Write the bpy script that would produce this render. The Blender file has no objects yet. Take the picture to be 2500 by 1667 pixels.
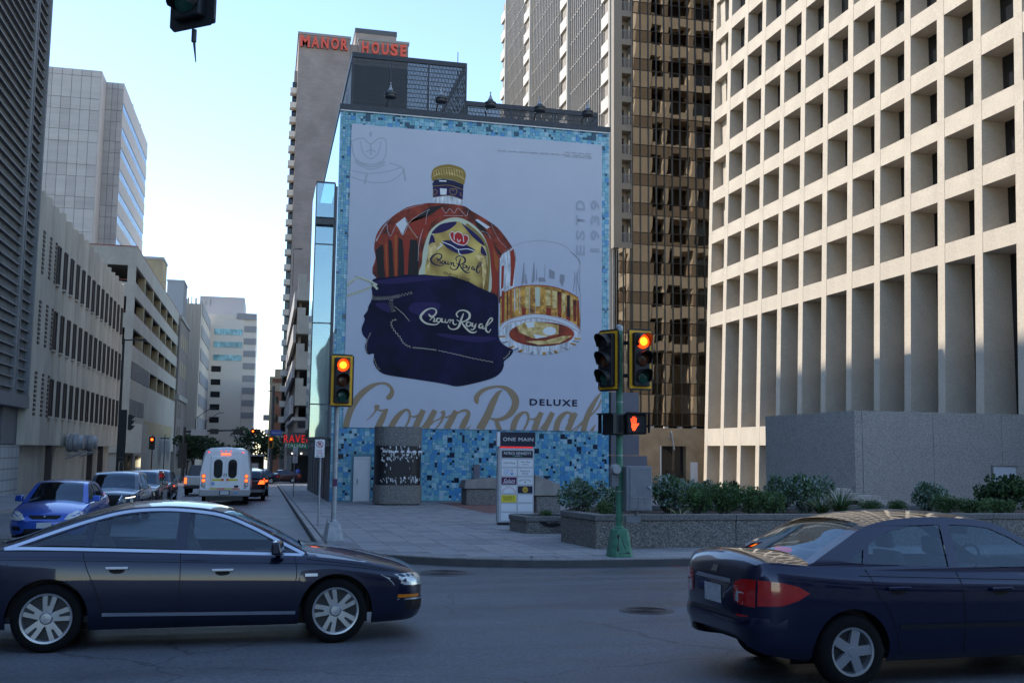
import bpy, math, random
from mathutils import Vector, Matrix
from mathutils.geometry import tessellate_polygon
random.seed(7)
SC = bpy.context.scene
COL = SC.collection
R = math.radians
# ------------------------------------------------------------------ camera
A, P, RO, F, H0, SL = R(13.4), R(6.14), R(0.66), 2500.0, 1.85, 0.016
cf = Vector((math.sin(A)*math.cos(P), math.cos(A)*math.cos(P), math.sin(P)))
cr0 = Vector((math.cos(A), -math.sin(A), 0)); cu0 = cr0.cross(cf)
cr = math.cos(RO)*cr0 + math.sin(RO)*cu0
cu = -math.sin(RO)*cr0 + math.cos(RO)*cu0
CP = Vector((0, 0, H0))
cam = bpy.data.cameras.new('camera'); camo = bpy.data.objects.new('camera', cam); COL.objects.link(camo)
cam.sensor_width = 36; cam.lens = 36; cam.clip_end = 3000; cam.clip_start = 0.1
m = Matrix.Identity(4)
for i in range(3):
    m[i][0] = cr[i]; m[i][1] = cu[i]; m[i][2] = -cf[i]; m[i][3] = CP[i]
camo.matrix_world = m
SC.camera = camo
# ------------------------------------------------------------------ world, sun, exposure
SUN_EL, SUN_AZ = R(36), R(19)          # azimuth: how far the sun stands beyond the street's left side
W = bpy.data.worlds.new('World'); SC.world = W; W.use_nodes = True
nt = W.node_tree; nt.nodes.clear()
sky = nt.nodes.new('ShaderNodeTexSky'); sky.sky_type = 'NISHITA'; sky.sun_disc = False
sky.sun_elevation = SUN_EL; sky.sun_rotation = R(-90) + SUN_AZ
sky.air_density = 1.0; sky.dust_density = 0.15; sky.ozone_density = 1.9; sky.altitude = 150
bg = nt.nodes.new('ShaderNodeBackground'); bg.inputs[1].default_value = 0.15
wo = nt.nodes.new('ShaderNodeOutputWorld')
nt.links.new(sky.outputs[0], bg.inputs[0]); nt.links.new(bg.outputs[0], wo.inputs[0])
sl = bpy.data.lights.new('sun', 'SUN'); sl.energy = 2.0; sl.angle = R(0.5); sl.color = (1, 0.93, 0.82)
so = bpy.data.objects.new('sun', sl); COL.objects.link(so)
tosun = Vector((-math.cos(SUN_EL)*math.cos(SUN_AZ), math.cos(SUN_EL)*math.sin(SUN_AZ), math.sin(SUN_EL)))
so.rotation_euler = tosun.to_track_quat('Z', 'Y').to_euler(); so.location = (-60, 20, 80)
VS = SC.view_settings
VS.view_transform = 'Standard'; VS.look = 'None'; VS.gamma = 1; VS.exposure = 1.45; VS.use_curve_mapping = False
SC.cycles.max_bounces = 8; SC.cycles.transparent_max_bounces = 10; SC.cycles.caustics_reflective = False; SC.cycles.caustics_refractive = False
# ------------------------------------------------------------------ helpers
def ray(x, y): return (cf*F + cr*(x-1250) + cu*(833.5-y)).normalized()
def gz(Y): return -SL*Y
def gnd(x, y, dz=0.0):
    d = ray(x, y); t = (dz-H0)/(d.z+SL*d.y); return CP + d*t
def onY(x, y, Y): d = ray(x, y); return CP + d*(Y/d.y)
def onX(x, y, X): d = ray(x, y); return CP + d*(X/d.x)

class MB:
    def __init__(s): s.v = []; s.f = []; s.m = []
    def add(s, pts, m=0):
        n = len(s.v); s.v += [tuple(p) for p in pts]; s.f.append(tuple(range(n, n+len(pts)))); s.m.append(m)
    def hexa(s, c, m=0):      # c: 8 corners, bottom ring ccw then top ring ccw
        n = len(s.v); s.v += [tuple(p) for p in c]
        for q in ((3,2,1,0),(4,5,6,7),(0,1,5,4),(1,2,6,5),(2,3,7,6),(3,0,4,7)):
            s.f.append(tuple(n+i for i in q)); s.m.append(m)
    def box(s, x0, x1, y0, y1, z0, z1, m=0):
        s.hexa([(x0,y0,z0),(x1,y0,z0),(x1,y1,z0),(x0,y1,z0),(x0,y0,z1),(x1,y0,z1),(x1,y1,z1),(x0,y1,z1)], m)
    def slab(s, x0, x1, y0, y1, t, b, m=0):   # follows the street's slope
        s.hexa([(x0,y0,gz(y0)+b),(x1,y0,gz(y0)+b),(x1,y1,gz(y1)+b),(x0,y1,gz(y1)+b),
                (x0,y0,gz(y0)+t),(x1,y0,gz(y0)+t),(x1,y1,gz(y1)+t),(x0,y1,gz(y1)+t)], m)
    def prism(s, poly, z0, z1, m=0):          # poly ccw list of (x,y)
        n = len(poly); o = len(s.v)
        s.v += [(x,y,z0) for x,y in poly] + [(x,y,z1) for x,y in poly]
        s.f.append(tuple(o+n-1-i for i in range(n))); s.m.append(m)
        s.f.append(tuple(o+n+i for i in range(n))); s.m.append(m)
        for i in range(n):
            j = (i+1) % n; s.f.append((o+i,o+j,o+n+j,o+n+i)); s.m.append(m)
    def tube(s, p0, p1, r0, r1=None, n=10, m=0, cap=True):
        p0, p1 = Vector(p0), Vector(p1); r1 = r0 if r1 is None else r1
        d = (p1-p0).normalized(); a = d.orthogonal().normalized(); b = d.cross(a); o = len(s.v)
        for p, r in ((p0,r0),(p1,r1)):
            for i in range(n):
                t = 2*math.pi*i/n; s.v.append(tuple(p+(a*math.cos(t)+b*math.sin(t))*r))
        for i in range(n):
            j = (i+1) % n; s.f.append((o+i,o+j,o+n+j,o+n+i)); s.m.append(m)
        if cap:
            s.f.append(tuple(o+n-1-i for i in range(n))); s.m.append(m)
            s.f.append(tuple(o+n+i for i in range(n))); s.m.append(m)
    def lathe(s, prof, n=24, axis='z', c=(0,0,0), m=0, sx=1, sy=1, cap=True):   # prof: (r,h)
        o = len(s.v); k = len(prof)
        for i in range(n):
            t = 2*math.pi*i/n
            for r, h in prof:
                q = (r*math.cos(t)*sx, r*math.sin(t)*sy, h)
                if axis == 'y': q = (q[0], h, q[1])
                if axis == 'x': q = (h, q[0], q[1])
                s.v.append((q[0]+c[0], q[1]+c[1], q[2]+c[2]))
        for i in range(n):
            j = (i+1) % n
            for a in range(k-1):
                s.f.append((o+i*k+a, o+j*k+a, o+j*k+a+1, o+i*k+a+1)); s.m.append(m)
        if cap and prof[0][0] > 1e-4: s.f.append(tuple(o+i*k for i in range(n))[::-1]); s.m.append(m)
        if cap and prof[-1][0] > 1e-4: s.f.append(tuple(o+i*k+k-1 for i in range(n))); s.m.append(m)
    def mesh(s, name, mats, smooth=None):
        me = bpy.data.meshes.new(name); me.from_pydata(s.v, [], s.f)
        for x in (mats if isinstance(mats, (list, tuple)) else [mats]): me.materials.append(MT(x))
        if len(me.materials) > 1: me.polygons.foreach_set('material_index', s.m)
        if smooth:
            me.polygons.foreach_set('use_smooth', [True]*len(me.polygons)); me.set_sharp_from_angle(angle=R(smooth))
        me.update(); return me
    def build(s, name, mats, parent=None, smooth=None, loc=None, rot=None):
        return put(name, s.mesh(name, mats, smooth), parent, loc, rot)
def put(name, me, parent=None, loc=None, rot=None):
    o = bpy.data.objects.new(name, me); COL.objects.link(o)
    if parent: o.parent = parent
    if loc is not None: o.location = loc
    if rot is not None: o.rotation_euler = rot
    return o
def tag(o, label=None, cat=None, group=None, kind=None):
    if label: o['label'] = label
    if cat: o['category'] = cat
    if group: o['group'] = group
    if kind: o['kind'] = kind
    return o
def thing(name, label, cat, loc=(0,0,0), rotz=0, group=None):
    o = bpy.data.objects.new(name, None); COL.objects.link(o); o.location = loc; o.rotation_euler = (0,0,rotz)
    o.empty_display_size = 0.2
    return tag(o, label, cat, group)
def clone(o, parent=None, loc=None, rotz=None, label=None, scale=None):
    c = o.copy(); COL.objects.link(c)
    if parent: c.parent = parent
    for ch in list(o.children): clone(ch, c)
    if loc is not None: c.location = loc
    if rotz is not None: c.rotation_euler = (0,0,rotz)
    if scale is not None: c.scale = scale
    if label: c['label'] = label
    return c
def bevel(o, w=0.02, n=2):
    b = o.modifiers.new('bevel', 'BEVEL'); b.width = w; b.segments = n; b.limit_method = 'ANGLE'; b.angle_limit = R(40); return o
def bx(name, x0, x1, y0, y1, z0, z1, mat, parent=None):
    b = MB(); b.box(x0,x1,y0,y1,z0,z1); return b.build(name, mat, parent)
# ------------------------------------------------------------------ materials
MATS = {}
def MT(n): return MATS[n]
def mat(name, col, rough=0.6, metal=0.0, var=0.12, scale=3.0, bump=0.0, bscale=40.0, spec=0.5, coat=0.0, col2=None, emit=None, es=1.0, detail=6, stretch=(1,1,1), fine=0.0, fscale=60):
    m = bpy.data.materials.new(name); MATS[name] = m; m.use_nodes = True; t = m.node_tree; b = t.nodes['Principled BSDF']
    b.inputs['Roughness'].default_value = rough; b.inputs['Metallic'].default_value = metal
    b.inputs['Specular IOR Level'].default_value = spec; b.inputs['Coat Weight'].default_value = coat; b.inputs['Coat Roughness'].default_value = 0.03
    tc = t.nodes.new('ShaderNodeTexCoord'); mp = t.nodes.new('ShaderNodeMapping'); mp.inputs['Scale'].default_value = stretch
    t.links.new(tc.outputs['Object'], mp.inputs[0])
    out = None
    if var or col2:
        n = t.nodes.new('ShaderNodeTexNoise'); n.inputs['Scale'].default_value = scale; n.inputs['Detail'].default_value = detail; n.inputs['Roughness'].default_value = 0.6
        t.links.new(mp.outputs[0], n.inputs[0])
        r = t.nodes.new('ShaderNodeValToRGB'); t.links.new(n.outputs[0], r.inputs[0])
        r.color_ramp.elements[0].position = 0.32; r.color_ramp.elements[1].position = 0.68
        c1 = [max(0, c*(1-var)) for c in col]; c2 = [min(1, c*(1+var)) for c in (col2 or col)]
        r.color_ramp.elements[0].color = (*c1, 1); r.color_ramp.elements[1].color = (*c2, 1); out = r.outputs[0]
        if fine:
            n3 = t.nodes.new('ShaderNodeTexNoise'); n3.inputs['Scale'].default_value = fscale; n3.inputs['Detail'].default_value = 3
            t.links.new(tc.outputs['Object'], n3.inputs[0])
            r3 = t.nodes.new('ShaderNodeMapRange'); r3.inputs[1].default_value = 0.3; r3.inputs[2].default_value = 0.7
            r3.inputs[3].default_value = 1-fine; r3.inputs[4].default_value = 1+fine; t.links.new(n3.outputs[0], r3.inputs[0])
            mx = t.nodes.new('ShaderNodeVectorMath'); mx.operation = 'SCALE'; t.links.new(out, mx.inputs[0]); t.links.new(r3.outputs[0], mx.inputs['Scale']); out = mx.outputs[0]
        t.links.new(out, b.inputs['Base Color'])
    else: b.inputs['Base Color'].default_value = (*col, 1)
    if bump:
        n2 = t.nodes.new('ShaderNodeTexNoise'); n2.inputs['Scale'].default_value = bscale; n2.inputs['Detail'].default_value = 4
        t.links.new(tc.outputs['Object'], n2.inputs[0]); bp = t.nodes.new('ShaderNodeBump'); bp.inputs['Strength'].default_value = bump; bp.inputs['Distance'].default_value = 0.02
        t.links.new(n2.outputs[0], bp.inputs['Height']); t.links.new(bp.outputs[0], b.inputs['Normal'])
    if emit:
        b.inputs['Emission Color'].default_value = (*emit, 1); b.inputs['Emission Strength'].default_value = es
    return m
def glassmat(name, tint, refl=(1,1,1), base=0.08, rough=0.02, bump=0.0, bscale=1.0):
    m = bpy.data.materials.new(name); MATS[name] = m; m.use_nodes = True; t = m.node_tree; t.nodes.clear()
    o = t.nodes.new('ShaderNodeOutputMaterial'); mx = t.nodes.new('ShaderNodeMixShader'); tr = t.nodes.new('ShaderNodeBsdfTransparent'); gl = t.nodes.new('ShaderNodeBsdfGlossy')
    tr.inputs[0].default_value = (*tint, 1); gl.inputs[0].default_value = (*refl, 1); gl.inputs['Roughness'].default_value = rough
    lw = t.nodes.new('ShaderNodeLayerWeight'); lw.inputs[0].default_value = 0.5; fr = t.nodes.new('ShaderNodeMath'); fr.operation = 'POWER'; fr.inputs[1].default_value = 4.5; t.links.new(lw.outputs['Facing'], fr.inputs[0])
    ma = t.nodes.new('ShaderNodeMath'); ma.operation = 'MULTIPLY_ADD'; ma.inputs[1].default_value = 1-base; ma.inputs[2].default_value = base
    t.links.new(fr.outputs[0], ma.inputs[0]); t.links.new(ma.outputs[0], mx.inputs[0]); t.links.new(tr.outputs[0], mx.inputs[1]); t.links.new(gl.outputs[0], mx.inputs[2]); t.links.new(mx.outputs[0], o.inputs[0])
    if bump:
        tc = t.nodes.new('ShaderNodeTexCoord'); n = t.nodes.new('ShaderNodeTexNoise'); n.inputs['Scale'].default_value = bscale; n.inputs['Detail'].default_value = 1
        bp = t.nodes.new('ShaderNodeBump'); bp.inputs['Strength'].default_value = bump; bp.inputs['Distance'].default_value = 0.05
        t.links.new(tc.outputs['Object'], n.inputs[0]); t.links.new(n.outputs[0], bp.inputs['Height']); t.links.new(bp.outputs[0], gl.inputs['Normal'])
    return m
def asphalt(name, col, crack=True):
    m = mat(name, col, rough=0.62, var=0.16, scale=0.35, bump=0.5, bscale=55, fine=0.28, fscale=28, detail=8); t = m.node_tree; b = t.nodes['Principled BSDF']
    src = b.inputs['Base Color'].links[0].from_socket
    tc = [n for n in t.nodes if n.type == 'TEX_COORD'][0]
    # streaks worn along the cross street and tar cracks
    mp = t.nodes.new('ShaderNodeMapping'); mp.inputs['Scale'].default_value = (0.06, 0.9, 1); t.links.new(tc.outputs['Object'], mp.inputs[0])
    n = t.nodes.new('ShaderNodeTexNoise'); n.inputs['Scale'].default_value = 2.2; n.inputs['Detail'].default_value = 5; t.links.new(mp.outputs[0], n.inputs[0])
    mr = t.nodes.new('ShaderNodeMapRange'); mr.inputs[1].default_value = 0.35; mr.inputs[2].default_value = 0.65; mr.inputs[3].default_value = 0.72; mr.inputs[4].default_value = 1.22; t.links.new(n.outputs[0], mr.inputs[0])
    s1 = t.nodes.new('ShaderNodeVectorMath'); s1.operation = 'SCALE'; t.links.new(src, s1.inputs[0]); t.links.new(mr.outputs[0], s1.inputs['Scale'])
    nz = t.nodes.new('ShaderNodeTexNoise'); nz.inputs['Scale'].default_value = 1.3; nz.inputs['Detail'].default_value = 6; t.links.new(tc.outputs['Object'], nz.inputs[0])
    ad = t.nodes.new('ShaderNodeVectorMath'); ad.operation = 'MULTIPLY_ADD'; ad.inputs[1].default_value = (0.9,0.9,0); t.links.new(nz.outputs['Color'], ad.inputs[0]); t.links.new(tc.outputs['Object'], ad.inputs[2])
    vo = t.nodes.new('ShaderNodeTexVoronoi'); vo.feature = 'DISTANCE_TO_EDGE'; vo.inputs['Scale'].default_value = 0.28; t.links.new(ad.outputs[0], vo.inputs['Vector'])
    mr2 = t.nodes.new('ShaderNodeMapRange'); mr2.inputs[1].default_value = 0.0; mr2.inputs[2].default_value = 0.006; mr2.inputs[3].default_value = 0.45; mr2.inputs[4].default_value = 1.0; t.links.new(vo.outputs[0], mr2.inputs[0])
    s2 = t.nodes.new('ShaderNodeVectorMath'); s2.operation = 'SCALE'; t.links.new(s1.outputs[0], s2.inputs[0]); t.links.new(mr2.outputs[0], s2.inputs['Scale'])
    t.links.new(s2.outputs[0], b.inputs['Base Color'])
    rr = t.nodes.new('ShaderNodeMapRange'); rr.inputs[1].default_value = 0.3; rr.inputs[2].default_value = 0.7; rr.inputs[3].default_value = 0.42; rr.inputs[4].default_value = 0.68; t.links.new(n.outputs[0], rr.inputs[0]); t.links.new(rr.outputs[0], b.inputs['Roughness'])
    return m
def aggregate(name, dark, light, scale=45):
    m = mat(name, dark, rough=0.85, var=0.1, scale=1.2); t = m.node_tree; b = t.nodes['Principled BSDF']
    src = b.inputs['Base Color'].links[0].from_socket; tc = [n for n in t.nodes if n.type == 'TEX_COORD'][0]
    vo = t.nodes.new('ShaderNodeTexVoronoi'); vo.inputs['Scale'].default_value = scale; t.links.new(tc.outputs['Object'], vo.inputs['Vector'])
    bw = t.nodes.new('ShaderNodeSeparateColor'); t.links.new(vo.outputs['Color'], bw.inputs[0])
    mx = t.nodes.new('ShaderNodeMix'); mx.data_type = 'RGBA'; t.links.new(bw.outputs[0], mx.inputs[0]); t.links.new(src, mx.inputs[6]); mx.inputs[7].default_value = (*light, 1)
    mr = t.nodes.new('ShaderNodeMapRange'); mr.inputs[1].default_value = 0; mr.inputs[2].default_value = 0.7; mr.inputs[3].default_value = 1.1; mr.inputs[4].default_value = 0.45; t.links.new(vo.outputs['Distance'], mr.inputs[0])
    s = t.nodes.new('ShaderNodeVectorMath'); s.operation = 'SCALE'; t.links.new(mx.outputs[2], s.inputs[0]); t.links.new(mr.outputs[0], s.inputs['Scale']); t.links.new(s.outputs[0], b.inputs['Base Color'])
    bp = t.nodes.new('ShaderNodeBump'); bp.inputs['Strength'].default_value = 0.6; bp.inputs['Distance'].default_value = 0.015; bp.invert = True; t.links.new(vo.outputs['Distance'], bp.inputs['Height']); t.links.new(bp.outputs[0], b.inputs['Normal'])
    return m
def brickmat(name, c1, c2, mortar, w, h, rot90=False, off=0.5):
    m = mat(name, c1, rough=0.85, var=0.1); t = m.node_tree; b = t.nodes['Principled BSDF']; tc = [n for n in t.nodes if n.type == 'TEX_COORD'][0]
    sp = t.nodes.new('ShaderNodeSeparateXYZ'); t.links.new(tc.outputs['Object'], sp.inputs[0]); ad = t.nodes.new('ShaderNodeMath'); ad.operation = 'ADD'; t.links.new(sp.outputs[0], ad.inputs[0]); t.links.new(sp.outputs[1], ad.inputs[1])
    cb = t.nodes.new('ShaderNodeCombineXYZ'); t.links.new(ad.outputs[0], cb.inputs[0]); t.links.new(sp.outputs[2], cb.inputs[1])
    k = t.nodes.new('ShaderNodeTexBrick'); k.inputs['Scale'].default_value = 1; k.inputs['Brick Width'].default_value = w; k.inputs['Row Height'].default_value = h; k.inputs['Mortar Size'].default_value = h*0.08; k.offset = off
    k.inputs['Color1'].default_value = (*c1,1); k.inputs['Color2'].default_value = (*c2,1); k.inputs['Mortar'].default_value = (*mortar,1); t.links.new(cb.outputs[0], k.inputs[0])
    n = t.nodes.new('ShaderNodeTexNoise'); n.inputs['Scale'].default_value = 0.25; n.inputs['Detail'].default_value = 6; t.links.new(tc.outputs['Object'], n.inputs[0])
    mr = t.nodes.new('ShaderNodeMapRange'); mr.inputs[1].default_value = 0.3; mr.inputs[2].default_value = 0.7; mr.inputs[3].default_value = 0.8; mr.inputs[4].default_value = 1.15; t.links.new(n.outputs[0], mr.inputs[0])
    s = t.nodes.new('ShaderNodeVectorMath'); s.operation = 'SCALE'; t.links.new(k.outputs[0], s.inputs[0]); t.links.new(mr.outputs[0], s.inputs['Scale']); t.links.new(s.outputs[0], b.inputs['Base Color'])
    return m
asphalt('asphalt', (0.105,0.11,0.122))
mat('paver', (0.28,0.28,0.285), 0.8, var=0.18, scale=2.5, bump=0.25, bscale=60, fine=0.15, fscale=35)
mat('paver_b', (0.235,0.235,0.24), 0.8, var=0.2, scale=2.5, bump=0.25, bscale=60, fine=0.15, fscale=35)
mat('paver_c', (0.31,0.305,0.30), 0.8, var=0.18, scale=2.0, bump=0.25, bscale=60, fine=0.15, fscale=35)
mat('walk', (0.23,0.23,0.235), 0.8, var=0.22, scale=0.8, bump=0.2, bscale=60, fine=0.15, fscale=35)
mat('kerb', (0.29,0.28,0.27), 0.8, var=0.25, scale=1.6, bump=0.3, bscale=50, fine=0.2, fscale=30)
mat('joint', (0.09,0.09,0.09), 0.9)
mat('brick_paving', (0.22,0.11,0.09), 0.8, var=0.3, scale=3)
mat('red_paint', (0.5,0.05,0.04), 0.7, var=0.3, scale=8)
mat('white_paint', (0.5,0.5,0.5), 0.7, var=0.5, scale=6)
mat('concrete_white', (0.49,0.42,0.33), 0.85, var=0.08, scale=0.6, bump=0.4, bscale=11, fine=0.09, fscale=9)
mat('concrete_reveal', (0.50,0.43,0.33), 0.85, var=0.10, scale=0.5, bump=0.35, bscale=9, fine=0.09, fscale=7)
mat('concrete_dark', (0.42,0.40,0.38), 0.85, var=0.15, scale=0.5, bump=0.4, bscale=14, fine=0.12, fscale=10)
mat('dark_glass', (0.015,0.017,0.02), 0.05, var=0)
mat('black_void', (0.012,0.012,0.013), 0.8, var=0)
mat('black_metal', (0.018,0.018,0.02), 0.45, var=0.3)
mat('brown_glass', (0.07,0.055,0.042), 0.25, var=0.2)
mat('dark_grey', (0.06,0.062,0.068), 0.5, var=0.2)
mat('coping', (0.028,0.032,0.045), 0.5, var=0.2)
mat('grey_paint', (0.22,0.225,0.24), 0.45, var=0.12, scale=5, fine=0.05)
mat('galv', (0.36,0.37,0.38), 0.5, metal=0.35, var=0.18, scale=7)
mat('green_paint', (0.055,0.19,0.115), 0.55, var=0.18, scale=6, col2=(0.075,0.23,0.14), bump=0.15, bscale=30)
mat('rust', (0.05,0.025,0.018), 0.9, var=0.4, scale=30)
mat('yellow_tape', (0.85,0.42,0.015), 0.6, var=0.08)
mat('signal_body', (0.012,0.012,0.014), 0.5, var=0.2)
mat('lens_red_on', (0.6,0.02,0.0), 0.3, var=0, emit=(1.0,0.055,0.004), es=0.9)
mat('lens_red_core', (0.9,0.2,0.0), 0.3, var=0, emit=(1.0,0.24,0.012), es=1.5)
mat('lens_amber_off', (0.09,0.025,0.006), 0.25, var=0.2, scale=30)
mat('lens_green_off', (0.008,0.06,0.04), 0.25, var=0.2, scale=30)
mat('hand_on', (0.9,0.1,0.02), 0.4, var=0, emit=(1.0,0.07,0.015), es=.85)
mat('brake_on', (0.7,0.04,0.02), 0.3, var=0, emit=(1.0,0.10,0.015), es=1.3)
mat('marker_red', (0.6,0.03,0.03), 0.3, var=0, emit=(0.9,0.03,0.05), es=0.6)
mat('tail_red', (0.42,0.012,0.012), 0.12, var=0.15, scale=15, coat=1)
mat('tail_clear', (0.55,0.52,0.5), 0.15, var=0.1, coat=1)
mat('amber', (0.55,0.16,0.01), 0.25, var=0)
mat('red_glow', (0.8,0.02,0.02), 0.4, var=0, emit=(1.0,0.02,0.012), es=.15)
mat('white_panel', (0.72,0.73,0.75), 0.4, var=0.03)
mat('sign_white', (0.8,0.8,0.8), 0.5, var=0.03)
mat('sign_red', (0.5,0.02,0.02), 0.5, var=0)
mat('sign_black', (0.012,0.012,0.015), 0.5, var=0)
mat('sign_navy', (0.012,0.014,0.035), 0.35, var=0)
mat('sign_purple', (0.09,0.008,0.07), 0.4, var=0)
mat('sign_yellow', (0.72,0.6,0.04), 0.4, var=0)
mat('sign_gold', (0.65,0.42,0.05), 0.4, var=0)
mat('sign_green', (0.01,0.2,0.1), 0.4, var=0)
mat('sign_blue', (0.03,0.09,0.4), 0.4, var=0)
mat('logo_blue', (0.05,0.25,0.6), 0.4, var=0)
mat('manor_red', (0.62,0.07,0.035), 0.5, var=0.05, scale=4)
mat('stone_panel', (0.42,0.375,0.345), 0.7, var=0.09, scale=0.35, stretch=(0.3,0.3,2.5))
mat('stone_panel_b', (0.37,0.33,0.305), 0.7, var=0.1, scale=0.35, stretch=(0.3,0.3,2.5))
mat('stone_side_lit', (0.56,0.48,0.42), 0.7, var=0.06, scale=0.3)  # same stone made lighter and warmer, bounce light painted into the street-side faces
mat('stone_joint', (0.2,0.18,0.17), 0.9, var=0)
mat('blue_window', (0.16,0.33,0.6), 0.12, var=0.1)
mat('teal_window', (0.05,0.30,0.36), 0.08, var=0.5, scale=0.6, col2=(0.25,0.55,0.6))
mat('cream_wall', (0.80,0.73,0.63), 0.8, var=0.04, scale=0.1)
mat('cream_grey', (0.36,0.355,0.36), 0.8, var=0.05, scale=0.1)
mat('cream_side', (0.66,0.58,0.48), 0.8, var=0.06, scale=0.1)
mat('grey_roof', (0.45,0.44,0.45), 0.8, var=0.05, scale=0.1)
mat('office_wall', (0.62,0.56,0.46), 0.75, var=0.16, scale=0.5, bump=0.15, bscale=10, stretch=(1,1,0.3))
mat('office_wall_b', (0.55,0.50,0.41), 0.75, var=0.2, scale=0.5, bump=0.15, bscale=10, stretch=(1,1,0.3))
mat('window_frame_brown', (0.05,0.035,0.03), 0.5, var=0.1)
mat('garage_wall', (0.47,0.45,0.39), 0.8, var=0.1, scale=0.25, fine=0.05, fscale=3)
mat('garage_wall_b', (0.39,0.38,0.345), 0.8, var=0.1, scale=0.25)
mat('garage_col', (0.38,0.32,0.2), 0.8, var=0.08, scale=0.5)
mat('garage_tan', (0.44,0.36,0.22), 0.8, var=0.08, scale=0.4)
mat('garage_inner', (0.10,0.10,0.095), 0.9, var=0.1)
mat('louver', (0.33,0.33,0.33), 0.6, var=0.08)
mat('red_rail', (0.3,0.09,0.07), 0.6, var=0.1)
mat('brown_brick_grey', (0.25,0.22,0.2), 0.85, var=0.1)
brickmat('manor_brick', (0.30,0.235,0.205), (0.265,0.21,0.185), (0.24,0.2,0.18), 1.2, 0.45)
brickmat('red_brick', (0.30,0.12,0.07), (0.25,0.095,0.06), (0.2,0.12,0.09), 0.6, 0.2)
mat('tan_stone', (0.42,0.33,0.22), 0.8, var=0.1)
brickmat('white_tile', (0.55,0.54,0.52), (0.5,0.49,0.47), (0.33,0.32,0.31), 0.9, 0.6, off=0)
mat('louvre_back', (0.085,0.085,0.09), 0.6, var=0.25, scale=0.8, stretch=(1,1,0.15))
mat('louvre_ledge', (0.22,0.22,0.225), 0.6, var=0.2, scale=1.0)
mat('louvre_pier', (0.18,0.185,0.195), 0.6, var=0.15)
mat('lower_panel', (0.13,0.145,0.165), 0.6, var=0.1)
mat('bronze', (0.075,0.058,0.045), 0.45, metal=0.3, var=0.1)
mat('bronze_sunlit', (0.5,0.43,0.35), 0.4, metal=0.35, var=0.1)  # bronze lightened to carry the sun on the side mullions and transoms
mat('tower_concrete', (0.55,0.5,0.43), 0.8, var=0.06, scale=0.3)
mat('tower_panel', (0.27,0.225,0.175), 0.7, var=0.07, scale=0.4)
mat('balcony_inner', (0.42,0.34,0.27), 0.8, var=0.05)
mat('rail_grey', (0.25,0.25,0.25), 0.5, var=0.1)
mat('tan_wall', (0.34,0.25,0.155), 0.85, var=0.22, scale=0.7, bump=0.1)
mat('pylon', (0.17,0.17,0.205), 0.6, var=0.1, scale=0.6)
aggregate('aggregate', (0.16,0.15,0.14), (0.44,0.40,0.35), 38)
aggregate('aggregate_dark', (0.19,0.18,0.175), (0.40,0.38,0.35), 34)
aggregate('aggregate_cap', (0.17,0.165,0.16), (0.37,0.35,0.32), 60)
aggregate('aggregate_wall', (0.56,0.51,0.455), (0.68,0.63,0.57), 26)
mat('cap_stone', (0.22,0.20,0.18), 0.85, var=0.2, scale=2, bump=0.2)
mat('soil', (0.05,0.035,0.025), 0.95, var=0.4, scale=12)
mat('sign_body', (0.50,0.50,0.52), 0.45, var=0.05, scale=4)
mat('door_white', (0.62,0.63,0.66), 0.45, var=0.03)
mat('chrome', (0.6,0.62,0.66), 0.18, metal=1.0, var=0)
mat('chrome_satin', (0.5,0.54,0.62), 0.3, metal=0.9, var=0.05)
mat('alloy', (0.42,0.44,0.47), 0.32, metal=0.75, var=0.08)
mat('alloy_dark', (0.03,0.03,0.033), 0.5, var=0)
mat('rubber', (0.006,0.006,0.007), 0.85, spec=0.2, var=0.2, scale=20)
mat('trim_black', (0.006,0.006,0.007), 0.5, var=0.1, spec=0.25)
mat('interior', (0.03,0.032,0.036), 0.8, var=0.1)
mat('interior_light', (0.10,0.105,0.11), 0.8, var=0.1)
mat('plate', (0.5,0.52,0.55), 0.5, var=0.25, scale=25)
def paint(n, c, col2=None): mat(n, c, 0.3, metal=0.45, var=0.04, scale=30, coat=1.0, spec=0.4)
paint('paint_navy', (0.003,0.007,0.030)); paint('paint_deep', (0.002,0.004,0.034)); paint('paint_blue', (0.012,0.07,0.38)); paint('paint_slate', (0.035,0.05,0.075)); paint('paint_black', (0.012,0.014,0.018)); paint('paint_maroon', (0.05,0.008,0.01)); paint('paint_white', (0.6,0.6,0.6)); paint('paint_silver', (0.3,0.31,0.33))
mat('van_white', (0.80,0.81,0.83), 0.35, var=0.04, scale=2, coat=0.3)
mat('van_bumper', (0.34,0.34,0.35), 0.5, var=0.1)
mat('tape_yellow', (0.7,0.62,0.02), 0.5, var=0); mat('tape_orange', (0.75,0.12,0.03), 0.5, var=0)
mat('headlamp', (0.5,0.52,0.5), 0.15, var=0.35, scale=14, coat=1.0, metal=0.2)
mat('headlamp_on', (0.8,0.8,0.75), 0.2, var=0, emit=(1,0.93,0.75), es=1.2)
glassmat('car_glass', (0.50,0.60,0.64), (0.8,0.9,1.0), base=0.07)
glassmat('car_glass_dark', (0.16,0.19,0.22), (0.7,0.85,1.0), base=0.07)
glassmat('clear_glass', (0.55,0.72,0.74), (0.8,0.95,1.0), base=0.25, bump=0.15, bscale=0.6)
glassmat('mirror_glass', (0.05,0.12,0.16), (0.85,0.95,1.0), base=0.55, bump=0.12, bscale=0.5)
glassmat('bronze_spandrel', (0.03,0.02,0.015), (0.44,0.36,0.29), base=0.5, bump=0.4, bscale=0.5)
glassmat('bronze_glass', (0.05,0.04,0.03), (0.60,0.52,0.43), base=0.72, bump=0.55, bscale=0.55)
mat('leaf_sage', (0.17,0.23,0.20), 0.7, var=0.25, scale=4, col2=(0.24,0.31,0.27))
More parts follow.
